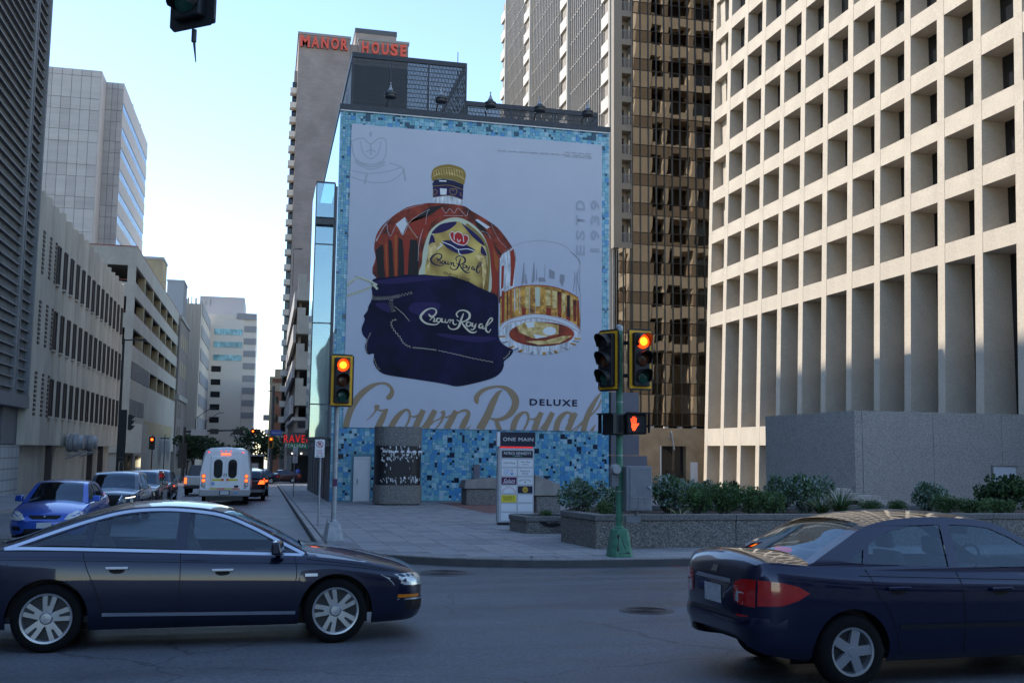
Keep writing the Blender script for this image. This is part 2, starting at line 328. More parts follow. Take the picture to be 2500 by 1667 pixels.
mat('leaf_green', (0.045,0.10,0.03), 0.6, var=0.35, scale=3, col2=(0.075,0.14,0.04))
mat('leaf_fresh', (0.06,0.13,0.035), 0.6, var=0.35, scale=3, col2=(0.10,0.17,0.05))
mat('leaf_dark', (0.012,0.035,0.012), 0.6, var=0.4, scale=3, col2=(0.03,0.06,0.018))
mat('leaf_oak', (0.03,0.055,0.022), 0.65, var=0.45, scale=0.8, col2=(0.055,0.085,0.03))
mat('blade_dry', (0.34,0.27,0.15), 0.8, var=0.2)
mat('bark', (0.06,0.05,0.04), 0.9, var=0.3, scale=8)
# poster inks
for n, c in dict(ink_paper=(0.54,0.56,0.64), ink_gold=(0.36,0.25,0.145), ink_navy=(0.012,0.012,0.05), ink_grey=(0.40,0.42,0.49), ink_white=(0.80,0.80,0.78), ink_cream=(0.62,0.62,0.45),
                 ink_red=(0.34,0.035,0.015), ink_orange=(0.42,0.10,0.02), ink_black=(0.018,0.012,0.012), ink_purple=(0.022,0.009,0.08), ink_thread=(0.72,0.64,0.48), ink_crown=(0.5,0.02,0.02), ink_capgold=(0.30,0.2,0.045),
                 ink_steel=(0.30,0.30,0.34), ink_pale=(0.68,0.69,0.72)).items(): mat(n, c, 0.75, var=0.03, scale=0.5)
mat('ink_amber', (0.11,0.014,0.006), 0.7, var=0.6, scale=1.1, col2=(0.27,0.035,0.012), detail=3)
mat('ink_bag', (0.006,0.007,0.022), 0.9, var=0.5, scale=0.55, col2=(0.010,0.008,0.04), detail=4)
mat('ink_label', (0.36,0.19,0.04), 0.7, var=0.25, scale=0.9, col2=(0.66,0.48,0.13), detail=1)
mat('ink_whisky', (0.26,0.045,0.008), 0.7, var=0.5, scale=2.6, col2=(0.66,0.34,0.06), detail=5)
mat('ink_yellow', (0.56,0.30,0.055), 0.7, var=0.3, scale=3, col2=(0.75,0.56,0.24))
mat('ink_glass', (0.5,0.5,0.52), 0.7, var=0.35, scale=4, col2=(0.7,0.7,0.72), stretch=(2,1,0.3))
TILE_C = [(0.19,0.42,0.52),(0.11,0.33,0.53),(0.07,0.26,0.51),(0.36,0.54,0.62),(0.16,0.39,0.46),(0.008,0.018,0.045),(0.24,0.49,0.57),(0.015,0.06,0.10)]
for i, c in enumerate(TILE_C): mat('tile%d' % i, c, 0.16, var=0.06, scale=0.8)
mat('tile_joint', (0.12,0.24,0.29), 0.8, var=0.1)
def perfmat(name, col):
    m = mat(name, col, 0.5, var=0.1); t = m.node_tree; b = t.nodes['Principled BSDF']; o = t.nodes['Material Output']; tc = [n for n in t.nodes if n.type == 'TEX_COORD'][0]
    sp = t.nodes.new('ShaderNodeSeparateXYZ'); t.links.new(tc.outputs['Object'], sp.inputs[0]); ad = t.nodes.new('ShaderNodeMath'); ad.operation = 'ADD'; t.links.new(sp.outputs[0], ad.inputs[0]); t.links.new(sp.outputs[1], ad.inputs[1])
    cb = t.nodes.new('ShaderNodeCombineXYZ'); t.links.new(ad.outputs[0], cb.inputs[0]); t.links.new(sp.outputs[2], cb.inputs[1])
    k = t.nodes.new('ShaderNodeTexBrick'); k.inputs['Scale'].default_value = 1; k.inputs['Brick Width'].default_value = 0.085; k.inputs['Row Height'].default_value = 0.27; k.inputs['Mortar Size'].default_value = 0.019; k.inputs['Mortar Smooth'].default_value = 0; k.offset = 0.5
    t.links.new(cb.outputs[0], k.inputs[0]); tr = t.nodes.new('ShaderNodeBsdfTransparent'); mx = t.nodes.new('ShaderNodeMixShader')
    t.links.new(k.outputs['Fac'], mx.inputs[0]); t.links.new(tr.outputs[0], mx.inputs[1]); t.links.new(b.outputs[0], mx.inputs[2]); t.links.new(mx.outputs[0], o.inputs[0])
perfmat('perforated', (0.030,0.036,0.046))
# ------------------------------------------------------------------ lettering
def text_mesh(s, size=1.0, mat_='sign_black', extrude=0.004, align='CENTER', shear=0.0, space=1.0, arc=None, offset=0.0):
    cu_ = bpy.data.curves.new('txt', 'FONT'); cu_.body = s; cu_.size = size; cu_.extrude = extrude; cu_.align_x = align; cu_.align_y = 'CENTER'; cu_.shear = shear; cu_.space_character = space; cu_.offset = offset; cu_.resolution_u = 3
    o = bpy.data.objects.new('txt', cu_); COL.objects.link(o)
    dg = bpy.context.evaluated_depsgraph_get(); dg.update()
    me = bpy.data.meshes.new_from_object(o.evaluated_get(dg)); bpy.data.objects.remove(o); bpy.data.curves.remove(cu_)
    for v in me.vertices:
        x, y, z = v.co
        if arc: t = x/arc; x, y = (arc+y)*math.sin(t), (arc+y)*math.cos(t)-arc
        v.co = (x, -z, y)
    me.materials.clear(); me.materials.append(MT(mat_)); me.name = 'lettering'; return me
def text(name, s, loc, width, mat_, parent=None, rotz=0, h=None, **kw):
    me = text_mesh(s, 1.0, mat_, **kw)
    xs = [v.co.x for v in me.vertices]; zs = [v.co.z for v in me.vertices]
    k = width/(max(xs)-min(xs)); kz = (h/(max(zs)-min(zs))) if h else k
    cx = (max(xs)+min(xs))/2; cz = (max(zs)+min(zs))/2
    for v in me.vertices: v.co = ((v.co.x-cx)*k, v.co.y, (v.co.z-cz)*kz)
    return put(name, me, parent, loc, (0,0,rotz))
def smooth_pts(pts, n=6, closed=False):
    out = []; N = len(pts); K = N if closed else N-1
    for i in range(K):
        g = lambda j: pts[j % N] if closed else pts[max(0, min(N-1, j))]
        p0, p1, p2, p3 = g(i-1), g(i), g(i+1), g(i+2)
        for k in range(n):
            t = k/n
            out.append(tuple(0.5*(2*b+(c-a)*t+(2*a-5*b+4*c-d)*t*t+(3*b-a-3*c+d)*t**3) for a, b, c, d in zip(p0, p1, p2, p3)))
    if not closed: out.append(tuple(pts[-1]))
    return out
def ribbon(pts):    # (x,y,w) -> list of quads in the plane
    q = []; L = []; n = len(pts)
    for i, p in enumerate(pts):
        a = pts[max(0,i-1)]; b = pts[min(n-1,i+1)]; dx, dy = b[0]-a[0], b[1]-a[1]; l = math.hypot(dx,dy) or 1
        L.append(((p[0]-dy/l*p[2]/2, p[1]+dx/l*p[2]/2), (p[0]+dy/l*p[2]/2, p[1]-dx/l*p[2]/2)))
    for i in range(n-1): q.append((L[i][0], L[i][1], L[i+1][1], L[i+1][0]))
    return q
# ================================================================== ground
b = MB(); b.add([(-600,-200,gz(-200)),(600,-200,gz(-200)),(600,900,gz(900)),(-600,900,gz(900))])
tag(b.build('road', 'asphalt'), kind='structure')
def slope_prism(mb, poly, t, bt, m=0):
    n = len(poly); o = len(mb.v)
    mb.v += [(x,y,gz(y)+bt) for x,y in poly] + [(x,y,gz(y)+t) for x,y in poly]
    mb.f.append(tuple(o+n+i for i in range(n))); mb.m.append(m)
    for i in range(n):
        j = (i+1) % n; mb.f.append((o+i,o+j,o+n+j,o+n+i)); mb.m.append(m)
def arc(cx, cy, r, a0, a1, n): return [(cx+r*math.cos(R(a0+(a1-a0)*i/n)), cy+r*math.sin(R(a0+(a1-a0)*i/n))) for i in range(n+1)]
def kerb(path, parent, w=0.17, top=0.155, seg=1.8, ramp=None):
    pts = [Vector((x,y)) for x,y in path]; d = 0; cur = [pts[0]]; runs = []
    for a, c in zip(pts, pts[1:]):
        L = (c-a).length; t = 0
        while d+(L-t) >= seg:
            t += seg-d; p = a+(c-a)*(t/L); cur.append(p); runs.append(cur); cur = [p]; d = 0
        d += L-t; cur.append(c)
    runs.append(cur)
    for r in runs:
        if len(r) < 2 or (r[0]-r[-1]).length < 0.2: continue
        mb = MB(); g = 0.006
        for i in range(len(r)-1):
            a, c = r[i].copy(), r[i+1].copy(); t = (c-a).normalized()
            if i == 0: a += t*g
            if i == len(r)-2: c -= t*g
            n = Vector((-t.y, t.x))
            q = [a, c, c+n*w, a+n*w]
            hts = [(top-(0.03 if i == 0 else 0)) for i in range(4)]
            if ramp and ramp(q[0]): hts = [0.03]*4
            mb.hexa([(p.x,p.y,gz(p.y)-0.02) for p in q] + [(q[0].x+n.x*0.025,q[0].y+n.y*0.025,gz(q[0].y)+hts[1]),(q[1].x+n.x*0.025,q[1].y+n.y*0.025,gz(q[1].y)+hts[1])] + [(p.x,p.y,gz(p.y)+hts[1]) for p in q[2:]])
        mb.build('kerb_stone', 'kerb', parent)
# corner block of the tiled building
path = [(70,18.75)] + [(6.0,18.75)] + arc(6.0,23.55,4.8,270,180,14) + [(1.2,100.5)]
blk = path + [(70,100.5)]
b = MB(); slope_prism(b, blk[::-1], 0.135, -0.05)
plaza = tag(b.build('pavement', 'joint'), kind='structure')
kerb(path[::-1][0:1] + path[::-1][1:], plaza) if False else kerb(list(reversed(path)), plaza)
random.seed(3)
cells = []
def in_blk(x, y):
    if x < 1.42 or y < 18.98: return False
    if x < 6.0 and y < 23.55 and math.hypot(x-6.0, y-23.55) > 4.8-0.2: return False
    return True
PW, PD = 0.62, 0.62
ix = 0
for i in range(60):
    for j in range(130):
        x0 = 1.42+i*PW; y0 = 18.98+j*PD
        if y0 > 99 or x0 > 38: continue
        if not all(in_blk(x, y) for x in (x0, x0+PW) for y in (y0, y0+PD)): continue
        cells.append((x0, y0))
cells.sort(key=lambda c: c[0]**2*0.9 + c[1]**2)
pm = []
for k in range(3):
    mb = MB(); g = 0.005
    mb.hexa([(g,g,0),(PW-g,g,0),(PW-g,PD-g,-SL*PD),(g,PD-g,-SL*PD),(g+.003,g+.003,0.02),(PW-g-.003,g+.003,0.02),(PW-g-.003,PD-g-.003,0.02-SL*PD),(g+.003,PD-g-.003,0.02-SL*PD)])
    pm.append(mb.mesh('paver', ['paver','paver_b','paver_c'][k]))
near = [c for c in cells if c[0] < 9][:300]; ns = set(near)
for x, y in near:
    o = put('paver', random.choice([pm[0],pm[0],pm[1],pm[2]]), plaza, (x, y, gz(y)+0.133+random.uniform(-.002,.003)))
mb = MB()
for x, y in cells:
    if (x, y) in ns: continue
    g = 0.006; z = gz(y)+0.153+random.uniform(-.002,.002); y1 = y+PD
    mb.add([(x+g,y+g,z),(x+PW-g,y+g,z),(x+PW-g,y1-g,z-SL*PD),(x+g,y1-g,z-SL*PD)], random.choice([0,0,1,2]))
tag(mb.build('paver_field', ['paver','paver_b','paver_c'], plaza), kind='stuff')
# concrete apron along the corner kerb (where square pavers do not fit)
mb = MB()
pl = [p for p in reversed(path)]
for a, c in zip(pl, pl[1:]):
    a, c = Vector(a), Vector(c); t = (c-a).normalized(); n = Vector((-t.y,t.x))
    if (c-a).length > 20: continue
    q = [a+n*0.175, c+n*0.175, c+n*1.25, a+n*1.25]
    mb.add([(p.x,p.y,gz(p.y)+0.149) for p in q])
mb.build('apron', 'walk', plaza)
# red utility paint and brick strip
def decal(name, pts, dz, m, parent=None): mb = MB(); mb.add([(x,y,gz(y)+dz) for x,y in pts]); return mb.build(name, m, parent)
mb = MB()
for q in ribbon(smooth_pts([(7.62,18.70,.05),(7.75,18.62,.06),(7.8,18.5,.05),(8.35,18.36,.05)],4)): mb.add([(x,y,gz(y)+0.006) for x,y in q])
mb.build('paint_mark', 'red_paint', plaza)
decal('brick_strip', [(8.2,38),(10.6,38),(10.6,50),(8.2,50)], 0.160, 'brick_paving', plaza)
# far right block, left walks
def walk(name, x0, x1, y0, y1, kx=None, label=None):
    mb = MB(); mb.slab(x0,x1,y0,y1,0.15,-0.05); o = tag(mb.build(name, 'walk'), kind='structure')
    return o
w1 = walk('pavement', -0.4, 60, 120.5, 300); kerb([(-0.42,300),(-0.42,120.4),(60,120.4)], w1, seg=4)
w2 = walk('pavement', -40, -9.5, -40, 100.5); kerb([(-9.48,-40),(-9.48,100.5)], w2, seg=4)
w3 = walk('pavement', -60, -9.2, 119.5, 300); kerb([(-60,119.4),(-9.18,119.4),(-9.18,300)], w3, seg=4)
w4 = walk('pavement', -60, 80, -40, -5.5)
w1_, w2_ = 0, 0
for y0, y1 in ((101.2,104.2),(116.5,119.2)): tag(decal('crosswalk', [(-9,y0),(0.9,y0),(0.9,y1),(-9,y1)], 0.005, 'brick_paving'), kind='structure')
mb = MB()
for yy in (56.0, 62.5, 69.0, 78): mb.add([(x,y,gz(y)+0.004) for x, y in ((-3.9,yy),(-3.78,yy),(-3.78,yy+3),(-3.9,yy+3))])
for x0 in (-3.2, -0.9): mb.add([(x,y,gz(y)+0.004) for x, y in ((x0,45.5),(x0+1.9,45.5),(x0+1.9,45.72),(x0,45.72))])
for x0 in (-3.2, -0.9): mb.add([(x,y,gz(y)+0.004) for x, y in ((x0+.6,38.5),(x0+1.9,38.5),(x0+1.9,38.66),(x0+.6,38.66))])
tag(mb.build('lane_marking', 'white_paint'), kind='structure')
def manhole(p, r, label, concentric=True):
    t = thing('manhole_cover', label, 'manhole cover', (p.x, p.y, gz(p.y)))
    t.rotation_euler = (math.atan(-SL), 0, 0)
    mb = MB(); mb.lathe([(r,0.0),(r,0.006),(r*0.9,0.006),(r*0.9,0.004)], 40); mb.build('frame_ring', 'dark_grey', t)
    mb = MB(); mb.lathe([(r*0.88,0.0),(r*0.88,0.008),(0.001,0.008)], 40); mb.build('lid', 'dark_grey', t)
    mb = MB()
    for k in (0.75,0.6,0.45,0.3,0.15): mb.lathe([(r*k,0.008),(r*k,0.013),(r*(k-.06),0.013),(r*(k-.06),0.008)], 32, cap=False)
    mb.build('rib', 'black_metal', t)
manhole(gnd(1578,1490), 0.36, 'round iron manhole cover with rings in the road behind the dark blue car')
manhole(gnd(1085,1398), 0.55, 'wide flat dark iron cover in the road near the kerb corner')

# ================================================================== tiled building with the poster
TY = 51.0
X0, X1, ZT = 3.1, 17.42, 18.97
PX0, PX1, PZ0, PZ1 = 3.66, 16.98, 2.95, 18.25
tb = thing('tiled_building', 'building clad in blue mosaic tiles behind the huge whisky poster', 'building', (X0, TY, gz(TY)))
OFF = Vector((X0, TY, gz(TY)))
def tp(mb, name, mats, smooth=None, kind=None):      # part of the tiled building, given in world coordinates
    o = mb.build(name, mats, tb, smooth); o.location = -OFF
    if kind: o['kind'] = kind
    return o
mb = MB(); mb.box(X0+.03,X1-.03,TY+.012,76,-1.6,ZT-.05); tp(mb, 'wall', 'tile_joint')
mb = MB(); mb.box(X0-.06,X1+.02,TY-.12,76.1,ZT,ZT+.28); tp(mb, 'coping', 'coping')
mb = MB(); mb.box(X0-.02,X1+.01,TY-.09,TY-.05,ZT-.07,ZT-.01); tp(mb, 'edge_light', 'white_panel')
# tiles
random.seed(11)
T = 0.1255; NX = int((X1-X0)/T); NZ = int((ZT+0.66)/T); Z00 = ZT-NZ*T
used = [[False]*NZ for _ in range(NX)]
DX0, DX1, DZ1 = 4.22, 5.05, 1.55      # service door hole
tiles = []
for i in range(NX):
    for j in range(NZ):
        x, z = X0+i*T, Z00+j*T
        if x > PX0+.05 and x+T < PX1-.05 and z > PZ0+.05 and z+T < PZ1-.05: used[i][j] = True
        if x+T > DX0 and x < DX1 and z < DZ1: used[i][j] = True
for j in range(NZ-1,-1,-1):
    for i in range(NX):
        if used[i][j]: continue
        x, z = X0+i*T, Z00+j*T
        thin = i < 3 or (i % 37) in (17,18) 
        big = (not thin) and random.random() < 0.34 and i+1 < NX and j-1 >= 0 and not used[i+1][j] and not used[i][j-1] and not used[i+1][j-1]
        top = z > PZ1-.2
        if thin: w = [6,2,1,2,6,.15,2,.2]
        elif top: w = [4,1.2,1,4,4,1.0,4,3.2]
        elif z > PZ0: w = [4,2,1.6,4,5,.5,4,.5]
        else: w = [3,5,4,3,2.5,1.9,3,.4]
        c = random.choices(range(8), w)[0]
        if big and c == 5 and random.random() < 0.6: c = 2
        s = 2 if big else 1
        for a in range(s):
            for d in range(s): used[i+a][j-d] = True
        tiles.append((x, z+T-s*T, s, c))
def tile_mesh(mb, x, z, s, m):
    g = 0.0055; w = s*T; y = TY; d = 0.012; yt = y-random.uniform(0.0,0.003)
    p = [(x+g,z+g),(x+w-g,z+g),(x+w-g,z+w-g),(x+g,z+w-g)]; e = 0.003
    q = [(x+g+e,z+g+e),(x+w-g-e,z+g+e),(x+w-g-e,z+w-g-e),(x+g+e,z+w-g-e)]
    o = len(mb.v); mb.v += [(a,y+d,c) for a,c in p] + [(a,yt,c) for a,c in q]
    mb.f.append((o+4,o+5,o+6,o+7)); mb.m.append(m)
    for k in range(4): l = (k+1) % 4; mb.f.append((o+k,o+l,o+4+l,o+4+k)); mb.m.append(m)
bigs = [t for t in tiles if t[2] == 2]; random.shuffle(bigs); bigs = sorted(bigs, key=lambda t: t[1])[:300]; bset = set(bigs)
bm_ = []
for c in range(8):
    mb = MB(); tile_mesh(mb, 0, 0, 2, 0); bm_.append(mb.mesh('tile', 'tile%d' % c))
for x, z, s, c in bigs: put('tile', bm_[c], tb, Vector((x, 0, z))-OFF + Vector((0,-0.001,0)) + Vector((0,0,0)))
mb = MB()
for t in tiles:
    if t not in bset: tile_mesh(mb, *t)
tp(mb, 'small_tiles', ['tile%d' % c for c in range(8)], kind='stuff')
# service door
mb = MB(); mb.box(DX0+.02,DX0+.11,TY-.05,TY+.02,-.66,1.52); mb.box(DX1-.05,DX1-.01,TY-.05,TY+.02,-.66,1.52); mb.box(DX0+.11,DX1-.05,TY-.05,TY+.02,1.43,1.52); fr = tp(mb, 'door_frame', 'door_white')
mb = MB(); mb.box(DX0+.115,DX1-.055,TY-.02,TY+.03,-.64,1.425); dr = tp(mb, 'door', 'door_white')
mb = MB(); mb.tube((DX0+.2,TY-.1,.22),(DX0+.2,TY-.1,.45),.015); mb.tube((DX0+.2,TY-.1,.22),(DX0+.2,TY,.22),.012); mb.tube((DX0+.2,TY-.1,.45),(DX0+.2,TY,.45),.012); h = mb.build('handle', 'black_metal', dr)
# left glass side and projecting glass bay
mb = MB(); mb.box(X0-.03,X0+.025,TY+.05,75.9,2.4,ZT-.02); tp(mb, 'glass_side', 'mirror_glass')
GX0, GX1 = 2.02, 2.93
bays = [(2.42,4.05),(4.05,8.05),(8.05,12.0),(12.0,12.9),(13.35,15.12)]
for z0, z1 in bays:
    mb = MB(); mb.box(GX0+.03,GX1-.03,TY-.03,TY+.0,z0+.03,z1-.03); tp(mb, 'bay_pane', 'clear_glass')
mb = MB(); mb.box(GX0-.02,GX1+.02,TY-.05,TY+.05,13.0,13.3); mb.box(GX0-.02,GX1+.02,TY-.04,TY+.03,2.3,2.42); mb.box(GX0-.02,GX1+.02,TY-.04,TY+.03,15.1,15.18)
mb.box(GX0-.02,GX0+.03,TY-.045,TY+.04,2.42,13.0); mb.box(GX1-.03,GX1+.05,TY-.045,TY+.04,2.42,13.0); mb.box(GX0-.02,GX0+.03,TY-.045,TY+.04,13.3,15.1); mb.box(GX1-.03,GX1+.05,TY-.045,TY+.04,13.3,15.1)
for z in (4.05,8.05,12.0): mb.box(GX0+.03,GX1-.03,TY-.042,TY-.031,z-.03,z+.03)
tp(mb, 'bay_frame', 'dark_grey')
mb = MB(); mb.box(GX0-.01,GX0+.012,TY+.06,55.2,2.42,15.1); tp(mb, 'bay_side_glass', 'mirror_glass')
mb = MB(); mb.box(GX1+.06,X0-.03,TY+.05,55.2,2.4,15.0); mb.box(GX0+.1,X0,TY+.3,55.2,2.0,2.4)
for z in (4.05,8.05,12.0): mb.box(GX0+.05,GX1,TY+.6,55.1,z-.25,z+.05)
mb.box(GX0,X0-.03,55.2,55.4,2.4,15.1)
tp(mb, 'bay_core', 'lower_panel')
mb = MB()
for k in range(9):
    z = 4.6+k*.38; mb.box(GX0+.25+.045*k,GX0+.33+.045*k,TY+.5,TY+.55,z,z+.02)
tp(mb, 'lamp_row', 'white_panel')
mb = MB(); mb.box(X0-.02,X0+.03,TY+.06,75.9,-1.6,2.3)
for k in range(8): mb.box(X0-.09,X0-.02,TY+1+k*3.3,TY+1.3+k*3.3,-1.6,2.3)
tp(mb, 'street_wall', 'lower_panel')
# rooftop screens
def world_box(mb, px0, py0, px1, py1, Y, depth, m=0):
    a = onY(px0,py1,Y); c = onY(px1,py0,Y); mb.box(a.x,c.x,Y,Y+depth,a.z,c.z,m); return a, c
SY = 58.0
a = onY(858,262,SY); c = onY(1138,158,SY); zt = onY(862,128,SY).z
def screen(x0, x1, y0, y1, z0, z1, nm):
    t = thing(nm[0], nm[1], 'screen', (x0, y0, z0))
    def pp(mb, n, m): o = mb.build(n, m, t); o.location = (-x0,-y0,-z0); return o
    nb = max(2, round((x1-x0)/2.35)); w = (x1-x0)/nb
    for k in range(nb):
        mb = MB(); mb.box(x0+k*w+.07,x0+(k+1)*w-.07,y0,y0+.04,z0+.1,z1-.28); pp(mb, 'perforated_panel', 'perforated')
    for k in range(2):
        mb = MB(); mb.box(x0,x0+.04,y0+k*(y1-y0)/2+.08,y0+(k+1)*(y1-y0)/2-.08,z0,z1-.28); pp(mb, 'perforated_panel', 'perforated')
        mb = MB(); mb.box(x1-.04,x1,y0+k*(y1-y0)/2+.08,y0+(k+1)*(y1-y0)/2-.08,z0,z1-.28); pp(mb, 'perforated_panel', 'perforated')
    for k in range(nb):
        mb = MB(); mb.box(x0+k*w+.07,x0+(k+1)*w-.07,y1,y1+.04,z0,z1-.28); pp(mb, 'perforated_panel', 'perforated')
    mb = MB()
    for k in range(nb+1): mb.box(x0+k*w-.06,x0+k*w+.06,y0-.02,y0+.1,z0,z1-.28); mb.box(x0+k*w-.06,x0+k*w+.06,y1-.02,y1+.1,z0,z1-.28)
    pp(mb, 'post', 'coping')
    mb = MB(); mb.box(x0-.05,x1+.05,y0-.05,y0+.12,z1-.28,z1); mb.box(x0-.05,x1+.05,y1-.05,y1+.12,z1-.28,z1); mb.box(x0-.05,x0+.08,y0+.12,y1-.05,z1-.28,z1); mb.box(x1-.08,x1+.05,y0+.12,y1-.05,z1-.28,z1); pp(mb, 'top_beam', 'coping')
    return t
xl = a.x; xr = c.x
s1 = screen(xl, xr, SY, SY+9, ZT+.28, zt, ('rooftop_screen','tall dark perforated rooftop screen left above the poster'))
mb = MB(); mb.box(xl+.15,xl+(xr-xl)*.5,SY+1,SY+8.5,ZT+.28,zt-.32); mb.box(xl+.502*(xr-xl),xr-.15,SY+1,SY+8.5,ZT+.28,ZT+.28+(zt-ZT)*.40); o = mb.build('plant_room', 'dark_grey', s1); o.location = (-xl,-SY,-ZT-.28)
a2 = onY(1140,300,SY); c2 = onY(1458,272,SY); z2 = onY(1140,247,SY).z
screen(xr+.1, c2.x, SY, SY+9, ZT+.28, z2, ('rooftop_screen','low dark perforated rooftop screen right above the poster'))
tag(MB().build('x','coping') if False else bx('roof_antenna', onY(1118,140,SY+2).x-.02, onY(1118,140,SY+2).x+.02, SY+2, SY+2.04, ZT+.28, onY(1118,128,SY+2).z, 'dark_grey'), 'thin lightning rod rising above the tall rooftop screen', 'antenna')
# floodlights on the parapet
def floodlight():
    t = thing('floodlight', '', 'floodlight', (0,0,0), 0, 'floodlights along the parapet above the poster')
    mb = MB(); mb.tube((0,0,0),(0,-.15,.45),.03); mb.tube((0,-.15,.45),(.12,-.75,.55),.028); mb.build('arm', 'black_metal', t)
    mb = MB(); mb.lathe([(.02,.44),(.30,.46),(.33,.50),(.33,.56),(.26,.58),(.26,.62),(.31,.64),(.31,.70),(.22,.73),(.14,.86)], 20, c=(.12,-.8,0)); mb.build('housing', 'dark_grey', t, 40)
    mb = MB(); mb.lathe([(.14,.86),(.10,.95),(.05,1.08),(.02,1.2)], 16, c=(.12,-.8,0)); mb.lathe([(.01,1.2),(.045,1.24),(.045,1.28),(.01,1.32)], 12, c=(.12,-.8,0)); mb.build('finial', 'galv', t, 40)
    return t
fl = floodlight(); names = ['leftmost','second from the left','middle','fourth from the left','rightmost']
for k, (px, py) in enumerate([(948,262),(1070,272),(1189,284),(1308,294),(1424,303)]):
    p = onY(px, py, TY+.4); loc = (p.x-.1, TY+.4, ZT+.28)
    o = fl if k == 0 else clone(fl)
    o.location = loc; o.scale = (.95,.95,.95); o['label'] = names[k] + ' of five dark lantern floodlights on the parapet above the poster'
# ------------------------------------------------------------------ poster (flat print, slightly layered sheets)
po = thing('poster', 'giant white whisky poster with bottle in a dark bag and a tumbler', 'poster', ((PX0+PX1)/2, TY-.03, PZ0))
PO = Vector(((PX0+PX1)/2, TY-.03, PZ0))
mb = MB(); mb.box(PX0-PO.x,PX1-PO.x,-.03,.015,0,PZ1-PZ0); mb.build('sheet', 'ink_paper', po)
LAYER = [0]
ZM = dict(A=(840,380,4.126), B=(830,640,4.9), C=(1180,560,4.6125), D=(830,900,3.5104), F=(0,0,1.0))
def P2(z, x, y, dy):
    ox, oy, s = ZM[z]; p = onY(ox+x/s, oy+y/s, TY-.06)
    return (max(PX0+.004, min(PX1-.004, p.x))-PO.x, dy, max(PZ0+.004, min(PZ1-.004, p.z))-PO.z)
def ink(name, z, polys, m, sm=0):
    LAYER[0] += 1; dy = -.030-.0004*LAYER[0]
    for pl in polys:
        mb = MB(); pts = smooth_pts(pl, sm, True) if sm else pl
        v = [P2(z, x, y, dy) for x, y in pts]
        o = len(mb.v); mb.v += v
        for t in tessellate_polygon([[Vector((a[0], a[2], 0)) for a in v]]): mb.f.append(tuple(o+i for i in t)); mb.m.append(0)
        mb.build(name, m, po)
def inkline(name, z, strokes, m, n=6, k=1.0, groups=None):
    LAYER[0] += 1; i = 0
    for g in (groups or [1]*len(strokes)):
        mb = MB()
        for st in strokes[i:i+g]:
            dy = -.030-.0004*(LAYER[0]+.02*(i % 7))
            for q in ribbon([(a, c, w*k) for a, c, w in smooth_pts(st, n)]): mb.add([P2(z, x, y, dy) for x, y in q])
            i += 1
        mb.build(name, m, po)
def W_(pts, w): return [(x, y, w) for x, y in pts]
def ell(cx, cy, rx, ry, n=28, a0=0, a1=360): return [(cx+rx*math.cos(R(a0+(a1-a0)*i/n)), cy+ry*math.sin(R(a0+(a1-a0)*i/n))) for i in range(n if abs(a1-a0) == 360 else n+1)]
# faint crest
inkline('crest_print', 'F', [W_([(858,345),(868,388),(905,402),(938,388),(942,345),(925,338),(905,352),(885,338),(858,345)],3), W_([(866,392),(905,408),(940,396)],4), W_([(868,398),(905,414),(940,402)],3), W_([(905,322),(905,334)],6),
    W_([(880,345),(886,372),(905,388),(924,372),(930,345)],2.5), W_([(905,352),(905,380)],4), W_([(893,372),(905,366),(917,372)],3), W_([(860,418),(905,424),(950,418),(982,408)],2.5), W_([(858,432),(880,440),(910,446),(950,444),(980,424),(984,410),(950,398)],2.5), W_([(984,412),(990,442)],5), W_([(896,425),(890,450)],5)], 'ink_grey')
# bottle
ink('bottle_print', 'A', [[(335,1245),(318,1030),(303,920),(330,790),(400,690),(520,590),(640,520),(800,485),(900,478),(1180,500),(1290,560),(1440,650),(1560,740),(1680,900),(1727,990),(1725,1100),(1690,1330),(1600,1480),(1000,1480)]], 'ink_amber', 4)
ink('bottle_shade', 'A', [[(318,950),(390,890),(412,1240),(340,1240)],[(445,840),(480,860),(505,1240),(455,1240)],[(548,820),(590,850),(610,1230),(545,1230)],[(665,845),(735,850),(750,950),(750,1210),(640,1210)],[(640,690),(860,520),(1000,500),(880,590),(700,640)],[(1300,640),(1390,700),(1480,820),(1440,800),(1350,730)],[(1500,880),(1560,960),(1600,1010),(1560,1000)]], 'ink_black')
ink('bottle_light', 'A', [[(398,890),(440,820),(450,1228),(418,1228)],[(487,770),(545,790),(538,1228),(508,1228)],[(598,840),(660,850),(632,1205),(614,1205)],[(650,690),(860,618),(980,600),(880,680),(800,830),(720,800)],[(1440,830),(1500,880),(1560,1050),(1545,1390),(1480,1350),(1485,1050)],[(1620,1010),(1680,1060),(1660,1300),(1600,1350)],[(900,590),(1000,510),(980,570),(1100,590),(1000,605)]], 'ink_red')
ink('bottle_glow', 'A', [[(505,800),(535,800),(530,1200),(515,1200)],[(1500,930),(1560,1040),(1550,1180),(1520,1120)],[(640,700),(740,830),(725,830),(640,720)],[(410,900),(430,870),(440,1200),(428,1200)]], 'ink_orange')
ink('bottle_gleam', 'A', [[(520,690),(608,622),(636,690),(590,795)],[(1320,650),(1345,640),(1470,720),(1440,740)]], 'ink_pale')
